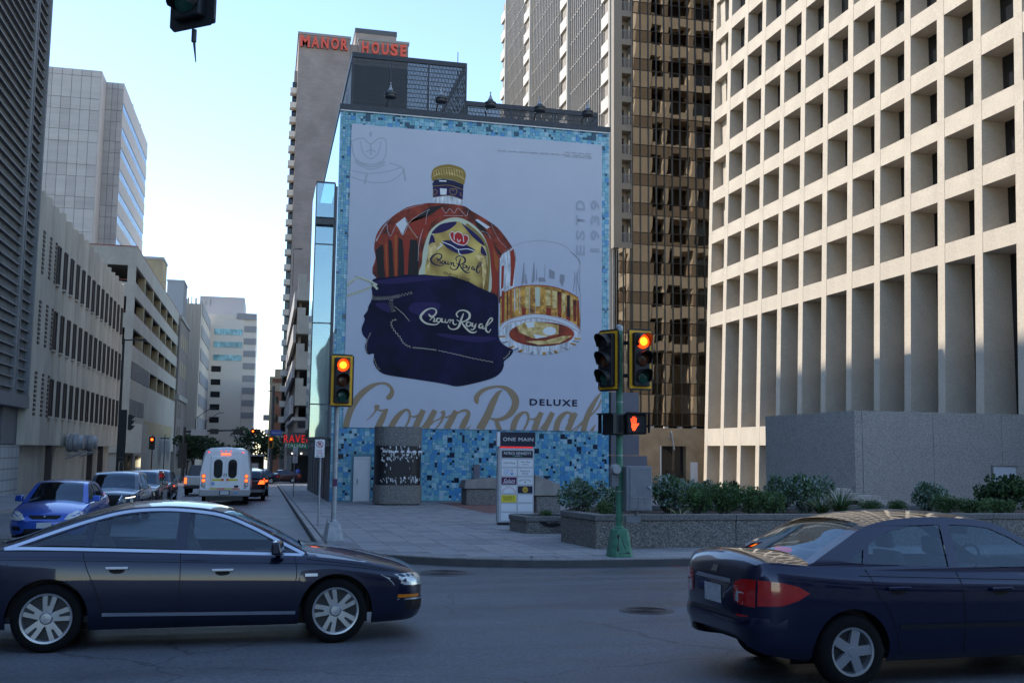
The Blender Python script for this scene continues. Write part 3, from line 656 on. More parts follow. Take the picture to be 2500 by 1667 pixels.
inkline('bottle_facets', 'A', [W_([(320,860),(420,690),(440,760),(470,810),(530,700),(590,800),(640,690),(610,620)],5), W_([(640,690),(740,830)],4), W_([(640,690),(720,620),(860,540)],4), W_([(860,545),(835,580),(822,695)],5), W_([(795,740),(765,840),(750,940),(745,1060)],5), W_([(985,520),(1025,580),(1065,535),(1110,580),(1150,530),(1230,610),(1250,550)],4), W_([(1000,605),(1200,608)],4), W_([(1380,760),(1440,780),(1480,835)],4), W_([(1480,690),(1560,850),(1640,930)],3), W_([(320,870),(500,600),(800,490)],3)], 'ink_glass', 6, .7)
# cap and neck
ink('cap_print', 'A', [[(880,190),(905,130),(980,98),(1080,92),(1190,130),(1226,190),(1215,260),(1200,292),(1100,250),(960,235),(890,258)]], 'ink_capgold', 4)
inkline('cap_relief', 'A', [W_([(890,215),(980,180),(1100,185),(1215,240)],6), W_([(895,160),(985,130),(1100,130),(1215,180)],4)] + [W_([(900+i*26,150-12*math.sin(i/11*3.1)),(908+i*26,200-10*math.sin(i/11*3.1)+i*2)],7) for i in range(12)], 'ink_yellow')
ink('neck_dark', 'A', [[(888,285),(912,245),(1000,235),(1110,255),(1205,295),(1200,345),(1060,302),(895,312)]], 'ink_navy')
ink('neck_band', 'A', [[(893,312),(1060,302),(1202,348),(1195,445),(1060,402),(895,420)]], 'ink_purple')
inkline('neck_crowns', 'A', [W_([(895,395),(905,345),(935,350),(930,385),(900,398)],7), W_([(1065,340),(1075,385),(1120,392),(1138,350),(1110,335),(1098,355),(1085,333),(1065,340)],7), W_([(1170,370),(1180,410)],7), W_([(892,310),(1060,300),(1203,347)],6), W_([(893,422),(1060,404),(1195,447)],6)], 'ink_capgold')
ink('neck_gleam', 'A', [[(965,330),(1035,335),(1030,395),(970,395)],[(958,248),(1030,250),(1030,265),(958,262)]], 'ink_white')
ink('collar_print', 'A', [[(895,424),(1060,408),(1197,450),(1190,505),(1050,480),(905,475)]], 'ink_glass')
# label
ink('label_border', 'A', [[(780,1240),(785,1080),(800,940),(860,770),(960,675),(1080,627),(1190,635),(1300,695),(1395,795),(1450,920),(1475,1080),(1465,1400),(1200,1400)]], 'ink_cream', 4)
inkline('label_beads', 'A', [W_([(1230,690),(1330,770),(1400,850),(1445,960),(1458,1100),(1440,1380)],26)], 'ink_capgold')
ink('label_face', 'A', [[(830,1240),(845,980),(880,850),(930,760),(1040,685),(1130,665),(1200,690),(1330,790),(1400,890),(1440,1060),(1420,1390),(1100,1390)]], 'ink_label', 4)
ink('label_drapes', 'A', [[(885,770),(960,700),(1040,675),(1137,668),(1085,728),(1000,770),(900,787)],[(1188,684),(1290,755),(1380,840),(1418,908),(1375,888),(1290,815),(1222,732)],[(880,790),(917,872),(850,925)],[(1388,905),(1438,1005),(1378,982)]], 'ink_purple', 3)
ink('label_cloth', 'A', [[(850,900),(890,875),(1000,900),(880,1000),(850,1200),(830,1230)],[(1310,985),(1420,1020),(1435,1180),(1400,1380),(1390,1120)]], 'ink_yellow')
ink('cushion', 'A', [[(988,866),(1060,855),(1200,888),(1312,945),(1316,962),(1250,990),(1150,988),(1040,930)]], 'ink_purple', 4)
inkline('cushion_cord', 'A', [W_([(988,868),(1080,905),(1150,945),(1240,940),(1316,962)],8), W_([(965,885),(985,905),(955,925),(940,945)],10), W_([(1150,945),(1160,985),(1200,1020)],8)], 'ink_white')
ink('crown_red', 'A', [smooth_pts([(1062,790),(1085,765),(1120,790),(1150,770),(1190,790),(1225,795),(1255,830),(1245,880),(1200,905),(1140,890),(1080,862)],4,True)], 'ink_crown')
inkline('crown_gold', 'A', [W_([(1062,790),(1085,850),(1140,890),(1205,905)],9), W_([(1110,850),(1110,790),(1150,770),(1195,800),(1205,870)],7), W_([(1062,795),(1090,765),(1120,795)],6), W_([(1205,800),(1240,805),(1255,840),(1235,885),(1205,905)],7), W_([(1140,840),(1155,870),(1175,845)],8)], 'ink_white')
CR = [[(1062,620,16),(1085,650,22),(1125,640,20),(1152,600,20),(1140,565,16),(1090,553,14),(1030,575,22),(980,622,28),(964,658,28),(988,702,24),(1040,735,20),(1110,747,16),(1160,742,12),(1190,718,9)],
      [(1072,698,8),(1108,662,14),(1132,672,10),(1120,708,18),(1150,708,8)],
      [(1190,672,10),(1165,676,18),(1152,700,20),(1172,716,14),(1200,706,16),(1202,682,14),(1190,672,10)],
      [(1200,690,8),(1222,674,10),(1218,712,18),(1245,716,10),(1262,680,12),(1258,716,18),(1285,722,10),(1300,688,10)],
      [(1300,690,8),(1322,690,14),(1312,730,18),(1325,706,10),(1352,690,14),(1352,725,18),(1372,748,12),(1398,738,8)],
      [(1412,660,14),(1392,622,16),(1425,584,14),(1490,578,16),(1545,612,26),(1545,668,26),(1495,706,18),(1440,714,12),(1395,688,10)],
      [(1478,612,12),(1452,680,24),(1425,760,26),(1392,796,18),(1340,802,14),(1302,780,14),(1294,752,12)],
      [(1450,712,12),(1490,770,22),(1555,832,22),(1608,842,14),(1634,824,10)],
      [(1548,716,10),(1520,722,18),(1512,752,20),(1532,768,14),(1560,752,16),(1562,728,12),(1548,716,10)],
      [(1565,732,8),(1586,732,14),(1578,762,18),(1602,766,10),(1626,736,12),(1612,780,18),(1590,808,14),(1560,802,10)],
      [(1706,742,10),(1675,744,18),(1662,774,20),(1682,788,14),(1708,760,14),(1704,790,18),(1728,792,10),(1745,770,8)],
      [(1735,785,8),(1790,732,12),(1822,692,16),(1812,668,14),(1782,690,16),(1748,765,24),(1746,815,22),(1778,838,14),(1805,800,10)]]
CRG = [1,1,1,1,1,3,1,1,1,1]
# label script: same strokes, moved from the bag's place to the label's
def xf(st, f): return [[(*f(x, y), w*f.k) for x, y, w in s] for s in st]
class LabelXf:
    k = 0.60
    def __call__(s, x, y):
        u = (x-960)/870.0; v = (y-700-(x-960)*0.115)
        return (870+u*515, 1075+v*0.62+u*85)
inkline('label_letter', 'A', xf(CR, LabelXf()), 'ink_navy', 6, 1.1, groups=CRG)
def inktext(name, s, z, cx, cy, w, m, ang=0, h=None, **kw):
    LAYER[0] += 1; p = Vector(P2(z, cx, cy, -.030-.0004*LAYER[0])); sc = ZM[z][2]; wm = w/sc*TY/F*1.04
    o = text(name, s, p, wm, m, po, h=(h/sc*TY/F*1.04 if h else None), extrude=0.0, **kw); o.rotation_euler = (0, ang, 0); return o
inktext('label_lettering', 'FINE DE LUXE', 'A', 1135, 1220, 275, 'ink_black', R(13))
# glass
ink('glass_body', 'C', [[(185,330),(215,280),(340,200),(380,380),(345,640),(300,700),(185,760)]], 'ink_glass')
ink('glass_bottle_through', 'C', [[(300,250),(340,215),(362,330),(355,420),(330,640),(300,640),(310,450)],[(205,420),(235,400),(225,650),(198,680)]], 'ink_red')
inkline('glass_rim', 'C', [W_([(190,330),(230,260),(330,195),(450,150),(600,128),(760,140),(900,180),(975,235)],3.5), [(975,245,4),(1040,300,12),(1080,350,14),(1088,400,10)], W_([(185,340),(178,600),(170,1000),(172,1180)],5), W_([(1088,380),(1085,600),(1092,900),(1095,1200)],5), W_([(265,230),(275,400),(262,420)],4)], 'ink_steel')
inkline('glass_right_streaks', 'C', [[(1022,465,3),(1030,540,10),(1010,700,5)],[(1070,450,5),(1060,560,9),(1085,700,8)],[(1085,640,5),(1092,800,4)],[(1050,480,3),(1045,640,7),(1050,740,4)]], 'ink_steel')
ink('glass_flutes', 'C', [[(455,370),(463,372),(462,600),(425,632)],[(568,372),(576,378),(580,580),(540,615)],[(690,395),(694,395),(696,540),(688,540)],[(740,442),(805,480),(800,560),(738,545)],[(862,505),(915,515),(912,580),(890,650),(858,590)],[(470,500),(480,500),(498,610),(470,620)],[(620,540),(690,545),(705,590),(620,590)],[(598,440),(602,440),(606,560),(592,600)]], 'ink_steel')
ink('whisky_print', 'C', [[(185,1130),(190,775),(260,700),(400,643),(600,627),(780,645),(950,700),(1070,770),(1092,1000),(1085,1150),(950,1055),(700,985),(560,970),(400,995),(250,1060)]], 'ink_whisky')
rd = [(205,690,30,380,'ink_red'),(262,700,16,330,'ink_amber'),(300,680,22,320,'ink_orange'),(345,670,14,250,'ink_glass'),(370,660,25,250,'ink_yellow'),(415,655,20,200,'ink_whisky'),(470,650,45,240,'ink_yellow'),(585,650,55,220,'ink_cream'),(525,660,40,220,'ink_whisky'),(700,680,60,180,'ink_yellow'),(775,690,55,200,'ink_yellow'),(835,700,45,300,'ink_amber'),(885,720,40,210,'ink_yellow'),(940,740,35,250,'ink_black'),(985,760,20,200,'ink_yellow'),(1010,790,40,250,'ink_amber'),(1055,800,22,300,'ink_red'),(430,880,50,90,'ink_red'),(705,880,60,90,'ink_red'),(840,870,40,120,'ink_red'),(930,880,50,150,'ink_red'),(235,700,8,400,'ink_capgold'),(518,650,4,330,'ink_white'),(408,655,4,300,'ink_white'),(583,650,3,300,'ink_white'),(830,690,4,260,'ink_capgold')]
for mname in ('ink_red','ink_amber','ink_orange','ink_glass','ink_yellow','ink_whisky','ink_cream','ink_black','ink_capgold','ink_white'):
    ps = [[(x,y),(x+w,y+w*.15),(x+w*.92,y+h),(x+w*.08,y+h-6)] for x, y, w, h, mm in rd if mm == mname]
    if ps: ink('whisky_streaks', 'C', ps, mname)
inkline('whisky_surface', 'C', [W_([(190,775),(260,702),(400,645),(600,629),(780,647),(950,702),(1070,772)],9)], 'ink_red')
ink('base_ring', 'C', [ell(640,1185,462,222)], 'ink_glass')
ink('base_whisky', 'C', [ell(655,1180,368,138)], 'ink_amber')
ink('base_glow', 'C', [[(380,1090),(480,1040),(640,1040),(850,1080),(845,1180),(600,1230),(560,1225),(400,1160)],[(470,1260),(620,1300),(860,1280),(1000,1200),(900,1200),(700,1250)]], 'ink_yellow')
ink('base_spark', 'C', [ell(745,1145,75,48,14),[(560,1180),(660,1195),(720,1210),(590,1228)],[(470,1050),(570,1040),(575,1100),(500,1110)]], 'ink_white')
inkline('base_upper_ring', 'C', [[(185,1130,40),(250,1060,50),(400,1005,52),(560,975,50),(700,985,46),(850,1020,46),(970,1070,44),(1075,1140,36)]], 'ink_pale')
inkline('base_ring_lines', 'C', [W_([(190,1100),(250,1040),(400,982),(560,955),(700,962),(850,998),(980,1050),(1085,1130)],5), W_([(215,1120),(290,1050),(410,1030),(560,1000),(700,1012),(850,1045),(960,1095),(1060,1145)],5)], 'ink_red')
sc_ = []
for k in range(19):
    t = R(8+k*9.2); c_, s_ = math.cos(t), math.sin(t); c2_, s2_ = math.cos(t+R(5)), math.sin(t+R(5)); f = lambda r, cc, ss: (640+462*r*cc, 1185+222*r*ss+8)
    sc_.append([f(.84,c_,s_), f(1.0,c_,s_), f(1.0,c2_,s2_), f(.84,c2_,s2_)])
ink('base_flutes', 'C', sc_[0::2], 'ink_whisky'); ink('base_flutes', 'C', sc_[1::3], 'ink_steel')
# bag
ink('bag_print', 'B', [[(390,215),(440,190),(520,185),(700,168),(800,150),(900,155),(1000,148),(1100,158),(1250,170),(1350,172),(1480,215),(1560,245),(1640,290),(1760,345),(1880,410),(1895,560),(1895,880),(1960,990),(2070,1050),(2040,1120),(1965,1185),(1960,1240),(1925,1315),(1830,1385),(1600,1450),(1400,1485),(1250,1455),(900,1400),(600,1355),(500,1325),(440,1270),(400,1190),(405,1095),(345,1105),(310,1070),(298,1000),(320,930),(275,870),(260,790),(295,690),(285,640),(330,580),(340,530),(375,455),(385,380),(375,290)]], 'ink_bag', 3)
ink('bag_folds', 'B', [smooth_pts(p, 3, True) for p in ([(400,230),(700,185),(1100,170),(1350,190),(1100,215),(650,260),(430,250)],[(420,500),(560,490),(600,600),(500,570)],[(900,480),(1200,500),(1100,640),(900,620),(820,560)],[(1150,850),(1500,880),(1880,900),(1700,960),(1300,910)])], 'ink_purple')
inkline('rope', 'B', [W_([(70,300),(150,215),(230,187),(330,215),(445,275)],24), W_([(70,408),(190,368),(300,335),(380,285)],24), W_([(390,262),(450,325)],26)], 'ink_cream')
inkline('rope_twist', 'B', [W_([(90+i*30,290-i*24 if i < 3 else 205+(i-5)*12),(108+i*30,262-i*22 if i < 3 else 190+(i-5)*14)],6) for i in range(11)] + [W_([(90+i*32,410-i*12),(112+i*32,380-i*11)],6) for i in range(9)], 'ink_capgold')
def zig(path, amp, step, w):
    pts = smooth_pts([(x,y) for x,y in path], 10); out = []
    d = 0; s = 1
    for a, c in zip(pts, pts[1:]):
        d += math.hypot(c[0]-a[0], c[1]-a[1])
        if d > step:
            d = 0; s = -s; l = math.hypot(c[0]-a[0], c[1]-a[1]); nx, ny = -(c[1]-a[1])/l, (c[0]-a[0])/l; out.append((c[0]+nx*amp*s, c[1]+ny*amp*s, w))
    return out
inkline('stitching', 'B', [zig([(370,435),(480,440),(600,430),(700,405),(860,365)],16,4,4), zig([(380,420),(480,430),(600,425),(700,405)],22,5,4), zig([(610,440),(610,510),(640,590)],26,5,5), W_([(655,530),(700,570),(760,620),(830,705)],4), zig([(690,685),(625,700),(612,745),(650,820),(720,900),(760,970),(850,1020)],10,12,6), zig([(850,1020),(1000,1032),(1160,1052)],7,12,6), zig([(1160,1052),(1400,1105),(1600,1152),(1830,1195)],5,14,4), zig([(375,830),(340,900),(318,970),(310,1030),(320,1085)],8,12,4), zig([(405,1130),(430,1220),(480,1290)],8,14,3), zig([(2040,1045),(2010,1110),(1950,1160)],7,12,4)], 'ink_thread', 1)
inkline('bag_letter', 'B', CR, 'ink_thread', groups=CRG)
# large gold script
inkline('gold_letter', 'D', [
 [(400,252,26),(425,240,44),(445,205,38),(440,165,26),(405,132,20),(345,124,18),(260,155,40),(170,228,52),(105,325,54),(68,420,52),(48,512,52)],
 [(228,440,5),(270,405,10),(305,360,16),(316,325,44),(318,308,30)], [(318,345,10),(350,358,16),(385,352,14),(412,346,10)], [(400,345,26),(365,420,52),(322,512,54)],
 [(592,352,10),(560,352,20),(510,390,40),(465,450,50),(430,515,50)], [(560,350,12),(590,360,20),(600,400,18),(585,455,18),(550,515,14)], [(598,402,8),(640,410,14),(680,388,12),(715,358,8)],
 [(715,352,44),(680,430,52),(640,515,54)], [(690,515,8),(740,450,10),(790,380,12)], [(815,354,44),(775,430,52),(730,515,54)], [(745,515,8),(800,455,12),(860,425,12),(890,385,24),(880,362,34)], [(868,365,20),(888,395,22),(865,455,16),(820,515,12)], [(885,408,8),(925,412,14),(965,385,12),(990,360,8)],
 [(995,360,44),(955,435,52),(910,518,54)], [(935,470,8),(985,400,12),(1040,362,18),(1085,358,24),(1102,385,34),(1075,445,50),(1040,518,52)], [(1085,518,14),(1125,482,4)],
 [(1180,300,10),(1172,275,40),(1172,240,42),(1210,195,36),(1275,165,26),(1350,152,20),(1425,168,34),(1485,225,58),(1505,290,60),(1475,365,54),(1410,420,36),(1335,436,24),(1285,420,8)],
 [(1392,184,6),(1355,210,34),(1315,280,54),(1270,385,62),(1225,470,66),(1195,525,66)], [(1300,428,14),(1335,440,30),(1352,480,38),(1370,530,42)],
 [(1600,372,10),(1568,376,24),(1525,410,42),(1495,465,50),(1480,530,50)], [(1570,370,12),(1602,380,22),(1615,420,20),(1602,470,18),(1570,530,14)], [(1612,424,8),(1655,432,14),(1695,408,12),(1728,375,8)],
 [(1728,372,40),(1695,440,50),(1665,530,52)], [(1700,530,8),(1750,470,10),(1805,400,10)], [(1822,374,42),(1790,440,48),(1745,530,50)],
 [(1985,385,12),(1945,374,22),(1900,405,42),(1865,460,50),(1850,530,50)], [(1945,373,10),(1975,382,24),(1978,410,22),(1955,450,10)], [(2018,378,42),(1985,450,48),(1950,530,50)], [(1985,530,8),(2060,470,10),(2120,410,12)],
 [(2020,530,8),(2085,460,10),(2150,400,12),(2210,330,14),(2240,262,12)], [(2236,205,8),(2190,270,30),(2140,360,46),(2105,450,48),(2085,535,46)], [(2155,532,30),(2172,505,16),(2188,478,5)]], 'ink_gold', 6, groups=[1,3,3,6,3,3,3,3,4,3])
inktext('deluxe_lettering', 'DELUXE', 'D', 1830, 290, 422, 'ink_navy', 0, h=56, space=1.25, offset=0.03)
for s_, cx in (('ESTD', 1417), ('1939', 1453)):
    for k, ch in enumerate(s_): inktext('estd_letter', ch, 'F', cx, 611-k*36.5, 25 if ch != '1' else 9, 'ink_grey', R(-90), h=23, offset=0.02)
inkline('small_print', 'F', [W_([(1215+k*26,368+k*1.6),(1235+k*26,369.5+k*1.6)],2.2) for k in range(9)] + [W_([(1378+k*17,372+k*1.2),(1391+k*17,373+k*1.2)],2.2) for k in range(4)] + [W_([(1380+k*17,382+k*1.2),(1394+k*17,383+k*1.2)],2.2) for k in range(4)], 'ink_grey', 2)
# ================================================================== concrete grid tower on the right
XR = 38.0; LEAN = 0.033; BAY = 3.25; CW = 0.64; PITCH = 3.76; ZB = 13.02; SPT = 1.14; YE = 84.35; NB = 17; ROWS = 13
rt = thing('grid_tower', 'pale concrete office tower with a deep coffered window grid', 'building', (XR, YE-NB*BAY/2, gz(60)))
RO_ = Vector(rt.location)
def rp(mb, name, mats, smooth=None, parent=None): o = mb.build(name, mats, rt, smooth); o.location = -RO_; return o
fx = lambda z: XR+(z-13.0)*LEAN
XBK = 39.75
ztop = ZB+ROWS*PITCH+SPT
def lean_box(mb, y0, y1, z0, z1, xb=XBK, pr=0.0, m=0):
    mb.hexa([(fx(z0)-pr,y0,z0),(xb,y0,z0),(xb,y1,z0),(fx(z0)-pr,y1,z0),(fx(z1)-pr,y0,z1),(xb,y0,z1),(xb,y1,z1),(fx(z1)-pr,y1,z1)], m)
def relm(mb, name, mats, origin):   # mesh relative to an origin so that copies can share it
    mb.v = [(v[0]-origin[0], v[1]-origin[1], v[2]-origin[2]) for v in mb.v]; return mb.mesh(name, mats)
y0 = YE
mb = MB(); lean_box(mb, y0-CW, y0, -1.4, ztop, XBK+1.5, 0.012); cm = relm(mb, 'column', 'concrete_white', (XR, y0, 0))
for k in range(NB+1): put('column', cm, rt, Vector((XR, YE-k*BAY, 0))-RO_)
for r in range(ROWS+1):
    z = ZB+r*PITCH; mb = MB(); lean_box(mb, y0-BAY+.018, y0-CW-.018, z, z+SPT, XBK+2.0); sm_ = relm(mb, 'spandrel', 'concrete_white', (XR, y0, 0))
    for k in range(NB): put('spandrel', sm_, rt, Vector((XR, YE-k*BAY, 0))-RO_)
    zz = z+SPT; mb = MB()
    if r < ROWS:
        mb = MB(); mb.box(XBK+.0,XBK+.05,y0-BAY,y0-CW,zz,zz+PITCH-SPT); wm = relm(mb, 'window', 'dark_glass', (XR, y0, 0))
        for k in range(NB): put('window', wm, rt, Vector((XR, YE-k*BAY, 0))-RO_)
mb = MB(); mb.box(XBK+.0,XBK+.05,y0-BAY,y0-CW,4.05,ZB); tm = relm(mb, 'tall_window', 'dark_glass', (XR, y0, 0))
for k in range(NB): put('tall_window', tm, rt, Vector((XR, YE-k*BAY, 0))-RO_)
mb = MB(); lean_box(mb, y0-BAY, y0-CW, 2.57, 4.05, XBK+1.0); lm_ = relm(mb, 'spandrel', 'concrete_white', (XR, y0, 0))
for k in range(8): put('spandrel', lm_, rt, Vector((XR, YE-k*BAY, 0))-RO_)
mb = MB(); mb.box(XBK+.4,XBK+.45,YE-NB*BAY,YE-.7,-1.3,2.57); rp(mb, 'ground_floor_wall', 'concrete_reveal')
mb = MB(); mb.box(XBK+1.6,XBK+30,YE-NB*BAY-CW,YE-2.4,-1.4,ztop-.3); rp(mb, 'core', 'concrete_dark')
# end face (seen in the neighbouring tower's glass)
for k in range(9):
    mb = MB(); mb.box(XR+1.3+k*BAY,XR+1.3+k*BAY+CW,YE-1.7,YE-.02,-1.4,ztop); rp(mb, 'column', 'concrete_white')
mb = MB(); mb.box(.0,BAY-CW,-1.7,-.04,0,SPT); em = mb.mesh('spandrel', 'concrete_white')
mb = MB(); mb.box(.0,BAY-CW,-1.6,-1.5,0,PITCH-SPT); ew = mb.mesh('window', 'brown_glass')
for k in range(8):
    for r in range(ROWS+1):
        put('spandrel', em, rt, Vector((XR+1.3+k*BAY+CW, YE, ZB+r*PITCH))-RO_)
        if r < ROWS: put('window', ew, rt, Vector((XR+1.3+k*BAY+CW, YE, ZB+SPT+r*PITCH))-RO_)
# block in front of the tower
bc = gnd(2091,1236,.15); bt = onY(2091,1002,bc.y).z; BXc, BYc = bc.x, bc.y; yl = onX(1868,1016,BXc).y
bb = thing('concrete_annex', 'low windowless grey concrete annex in front of the grid tower', 'building', (BXc, BYc, gz(BYc)))
segs = [(BYc+.0, BYc+(yl-BYc)*.36), (BYc+(yl-BYc)*.36, BYc+(yl-BYc)*.7), (BYc+(yl-BYc)*.7, yl)]
def ap(mb, n, m): o = mb.build(n, m, bb); o.location = (-BXc,-BYc,-gz(BYc)); return o
for a_, c_ in segs: mb = MB(); mb.box(BXc,BXc+.4,a_+.01,c_-.01,-1.3,bt); ap(mb, 'panel', 'aggregate_wall')
xs_ = [BXc+.41, BXc+4.3, BXc+8.2, BXc+12.1, BXc+16]
for a_, c_ in zip(xs_, xs_[1:]): mb = MB(); mb.box(a_+.01,c_-.01,BYc,BYc+.4,-1.3,bt); ap(mb, 'panel', 'aggregate_wall')
mb = MB(); mb.box(BXc+.4,BXc+16,BYc+.4,yl,-1.3,bt-.05); ap(mb, 'core', 'concrete_dark')
dl = onY(2427,1225,BYc-.02); dh = onY(2427,1136,BYc-.02)
mb = MB(); mb.box(dl.x,dl.x+1.3,BYc-.05,BYc+.01,-1.3,dh.z-.06); ap(mb, 'door', 'door_white')
mb = MB(); mb.box(dl.x-.1,dl.x+1.4,BYc-.08,BYc+.01,dh.z-.05,dh.z); mb.box(dl.x-.1,dl.x-.01,BYc-.08,BYc+.01,-1.3,dh.z-.05); ap(mb, 'door_frame', 'cap_stone')
# stepped base stones in front of the annex
for (px, py, w, h, lab) in ((2000,1212,3.2,.75,'pale upper concrete step block before the annex'),(2090,1232,2.4,.45,'low pale concrete plinth at the annex corner')):
    p = onY(px, py, 40.5); mb = MB(); mb.box(-w/2,w/2,-.5,.5,-.9,h); mb.box(-w/2+.2,w/2-.2,-.35,.35,h,h+.18); o = bevel(mb.build('plinth_block', 'aggregate_wall')); o.location = (p.x, 40.5, gz(40.5)+.15); tag(o, lab, 'plinth')
# ================================================================== bronze glass tower
TYf = 95.0; TX = onY(1505,700,TYf).x; z_lo = 3.5; FL = 3.0
ot = thing('glass_tower', 'tall bronze glass tower with stacked balconies behind the poster building', 'building', (TX, TYf, gz(95)))
OO = Vector(ot.location)
def op(mb, name, mats, kind=None):
    o = mb.build(name, mats, ot); o.location = -OO
    if kind: o['kind'] = kind
    return o
XG = onY(1544,700,TYf).x; XE = 52.0; ZTOP = 78.0
fz = [4.6+FL*k for k in range(25)]
random.seed(5)
ncol = 10; cw = 0.86
mb0 = MB()
def pane_obj(x, z, w, h, m='bronze_glass'):
    t1, t2 = random.uniform(-.012,.012), random.uniform(-.010,.010); mb = MB()
    mb.hexa([(-w/2,-.01,-h/2),(w/2,-.01,-h/2),(w/2,.03,-h/2),(-w/2,.03,-h/2),(-w/2,-.01,h/2),(w/2,-.01,h/2),(w/2,.03,h/2),(-w/2,.03,h/2)])
    o = mb.build('pane', m, ot); o.location = Vector((x, TYf+.03, z))-OO; o.rotation_euler = (t1, 0, t2)
for k in range(ncol+1):
    x = XG+k*cw
    for f, z in enumerate(fz[:15]):
        if k < ncol: pane_obj(x+cw/2, z+.6, cw-.07, 1.12, 'bronze_spandrel'); pane_obj(x+cw/2, z+2.1, cw-.07, 1.75)
mbr = MB()
for f, z in enumerate(fz[15:]): mbr.box(XG,XE,TYf+.03,TYf+.06,z,z+2.95)
mbr.box(XG+ncol*cw,XE,TYf+.03,TYf+.06,4.6,fz[15])
op(mbr, 'upper_glazing', 'bronze_glass', 'stuff')
mb = MB()
for k in range(ncol+8): mb.box(XG+k*cw-.035,XG+k*cw+.035,TYf-.14,TYf+.02,4.6,ZTOP)
op(mb, 'mullions', 'bronze', 'stuff')
mb = MB()
for z in fz: mb.box(XG,XE,TYf-.03,TYf+.025,z-.04,z+.04); mb.box(XG,XE,TYf-.025,TYf+.024,z+1.19,z+1.24)
op(mb, 'transoms', 'bronze', 'stuff')
mb = MB(); mb.box(TX+1.6,XE,TYf+1.4,147,-2,ZTOP-.2); op(mb, 'core', 'interior')
mb = MB(); mb.box(XG,XE,TYf+.4,TYf+1.2,-2,4.4); op(mb, 'lobby_wall', 'tower_panel')
for k in range(6): mb = MB(); mb.box(XG+.3+k*1.5,XG+.6+k*1.5,TYf-.3,TYf+.3,-2,4.5); op(mb, 'lobby_column', 'tower_concrete')
# front balcony stack
bw0, bw1 = TX+.25, XG
zb0 = onY(1530,525,TYf).z
zbal = []; z = 4.6
nfl = [zz for zz in fz if zz > onY(1530,600,TYf).z]
mb = MB(); mb.box(TX-.3,TX+.55,TYf-.05,TYf+.8,nfl[0]-.5,ZTOP); mb.box(XG-.12,XG-.02,TYf-.05,TYf+1.3,nfl[0]-.5,ZTOP); op(mb, 'balcony_frame', 'tower_panel')
for zz in nfl[:12]:
    mb = MB(); mb.box(TX+.55,XG-.12,TYf-.03,TYf+1.3,zz-.5,zz+.1); op(mb, 'balcony_slab', 'tower_panel')
    mb = MB(); mb.box(TX+.55,XG-.12,TYf+1.3,TYf+1.36,zz+.1,zz+2.5); op(mb, 'balcony_back', 'balcony_inner')
    mb = MB(); mb.box(TX+.8,TX+1.2,TYf+1.24,TYf+1.29,zz+.1,zz+2.1); op(mb, 'balcony_door', 'dark_glass')
    mb = MB(); mb.box(TX+.6,XG-.14,TYf+.02,TYf+.05,zz+1.0,zz+1.06)
    for q in range(9): xq = TX+.62+q*(XG-TX-.8)/8; mb.box(xq-.012,xq+.012,TYf+.02,TYf+.05,zz+.1,zz+1.0)
    op(mb, 'balcony_railing', 'rail_grey')
# sealed lower left part of the front
for zz in [q for q in fz if q <= nfl[0]-1]:
    for k in range(2):
        pane_obj(TX+.28+k*.78+.3, zz+.6, .68, 1.12, 'bronze_spandrel'); pane_obj(TX+.28+k*.78+.3, zz+2.1, .68, 1.75)
mb = MB()
for k in range(3): mb.box(TX-.03+k*.74,TX+.03+k*.74,TYf-.14,TYf+.02,4.6,nfl[0]-.5)
op(mb, 'mullions', 'bronze', 'stuff')
# side facade towards the street (sunlit)
YB = 147.0
mb = MB(); mb.box(TX+.25,TX+.3,TYf+1.3,YB,fz[3],ZTOP); op(mb, 'side_glazing', 'bronze_glass', 'stuff')
stacks = []
for pxa, pxb in ((1227,1236),(1283,1296),(1372,1388),(1474,1491)):
    da, db = ray(pxa, 120), ray(pxb, 120); ya = TX*da.y/da.x; yb_ = TX*db.y/db.x; stacks.append((yb_, ya))
mb = MB(); yy = TYf+1.2
while yy < YB:
    if not any(s0-.1 < yy < s1+.1 for s0, s1 in stacks): mb.box(TX+.02,TX+.26,yy-.05,yy+.05,fz[3],ZTOP)
    yy += 0.78
op(mb, 'side_mullions', 'bronze_sunlit', 'stuff')
mb = MB()
for zz in fz[3:]:
    mb.box(TX+.12,TX+.24,TYf+1.2,YB,zz-.06,zz+.06)
op(mb, 'side_transoms', 'bronze_sunlit', 'stuff')
for s0, s1 in stacks:
    for zz in fz[4:22]:
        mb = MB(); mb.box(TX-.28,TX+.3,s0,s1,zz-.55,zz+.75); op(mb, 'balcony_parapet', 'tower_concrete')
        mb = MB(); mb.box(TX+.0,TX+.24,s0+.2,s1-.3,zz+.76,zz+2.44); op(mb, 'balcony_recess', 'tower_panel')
    mb = MB(); mb.box(TX-.24,TX+.29,s0-.28,s0-.01,fz[3],ZTOP); op(mb, 'pilaster', 'tower_concrete')
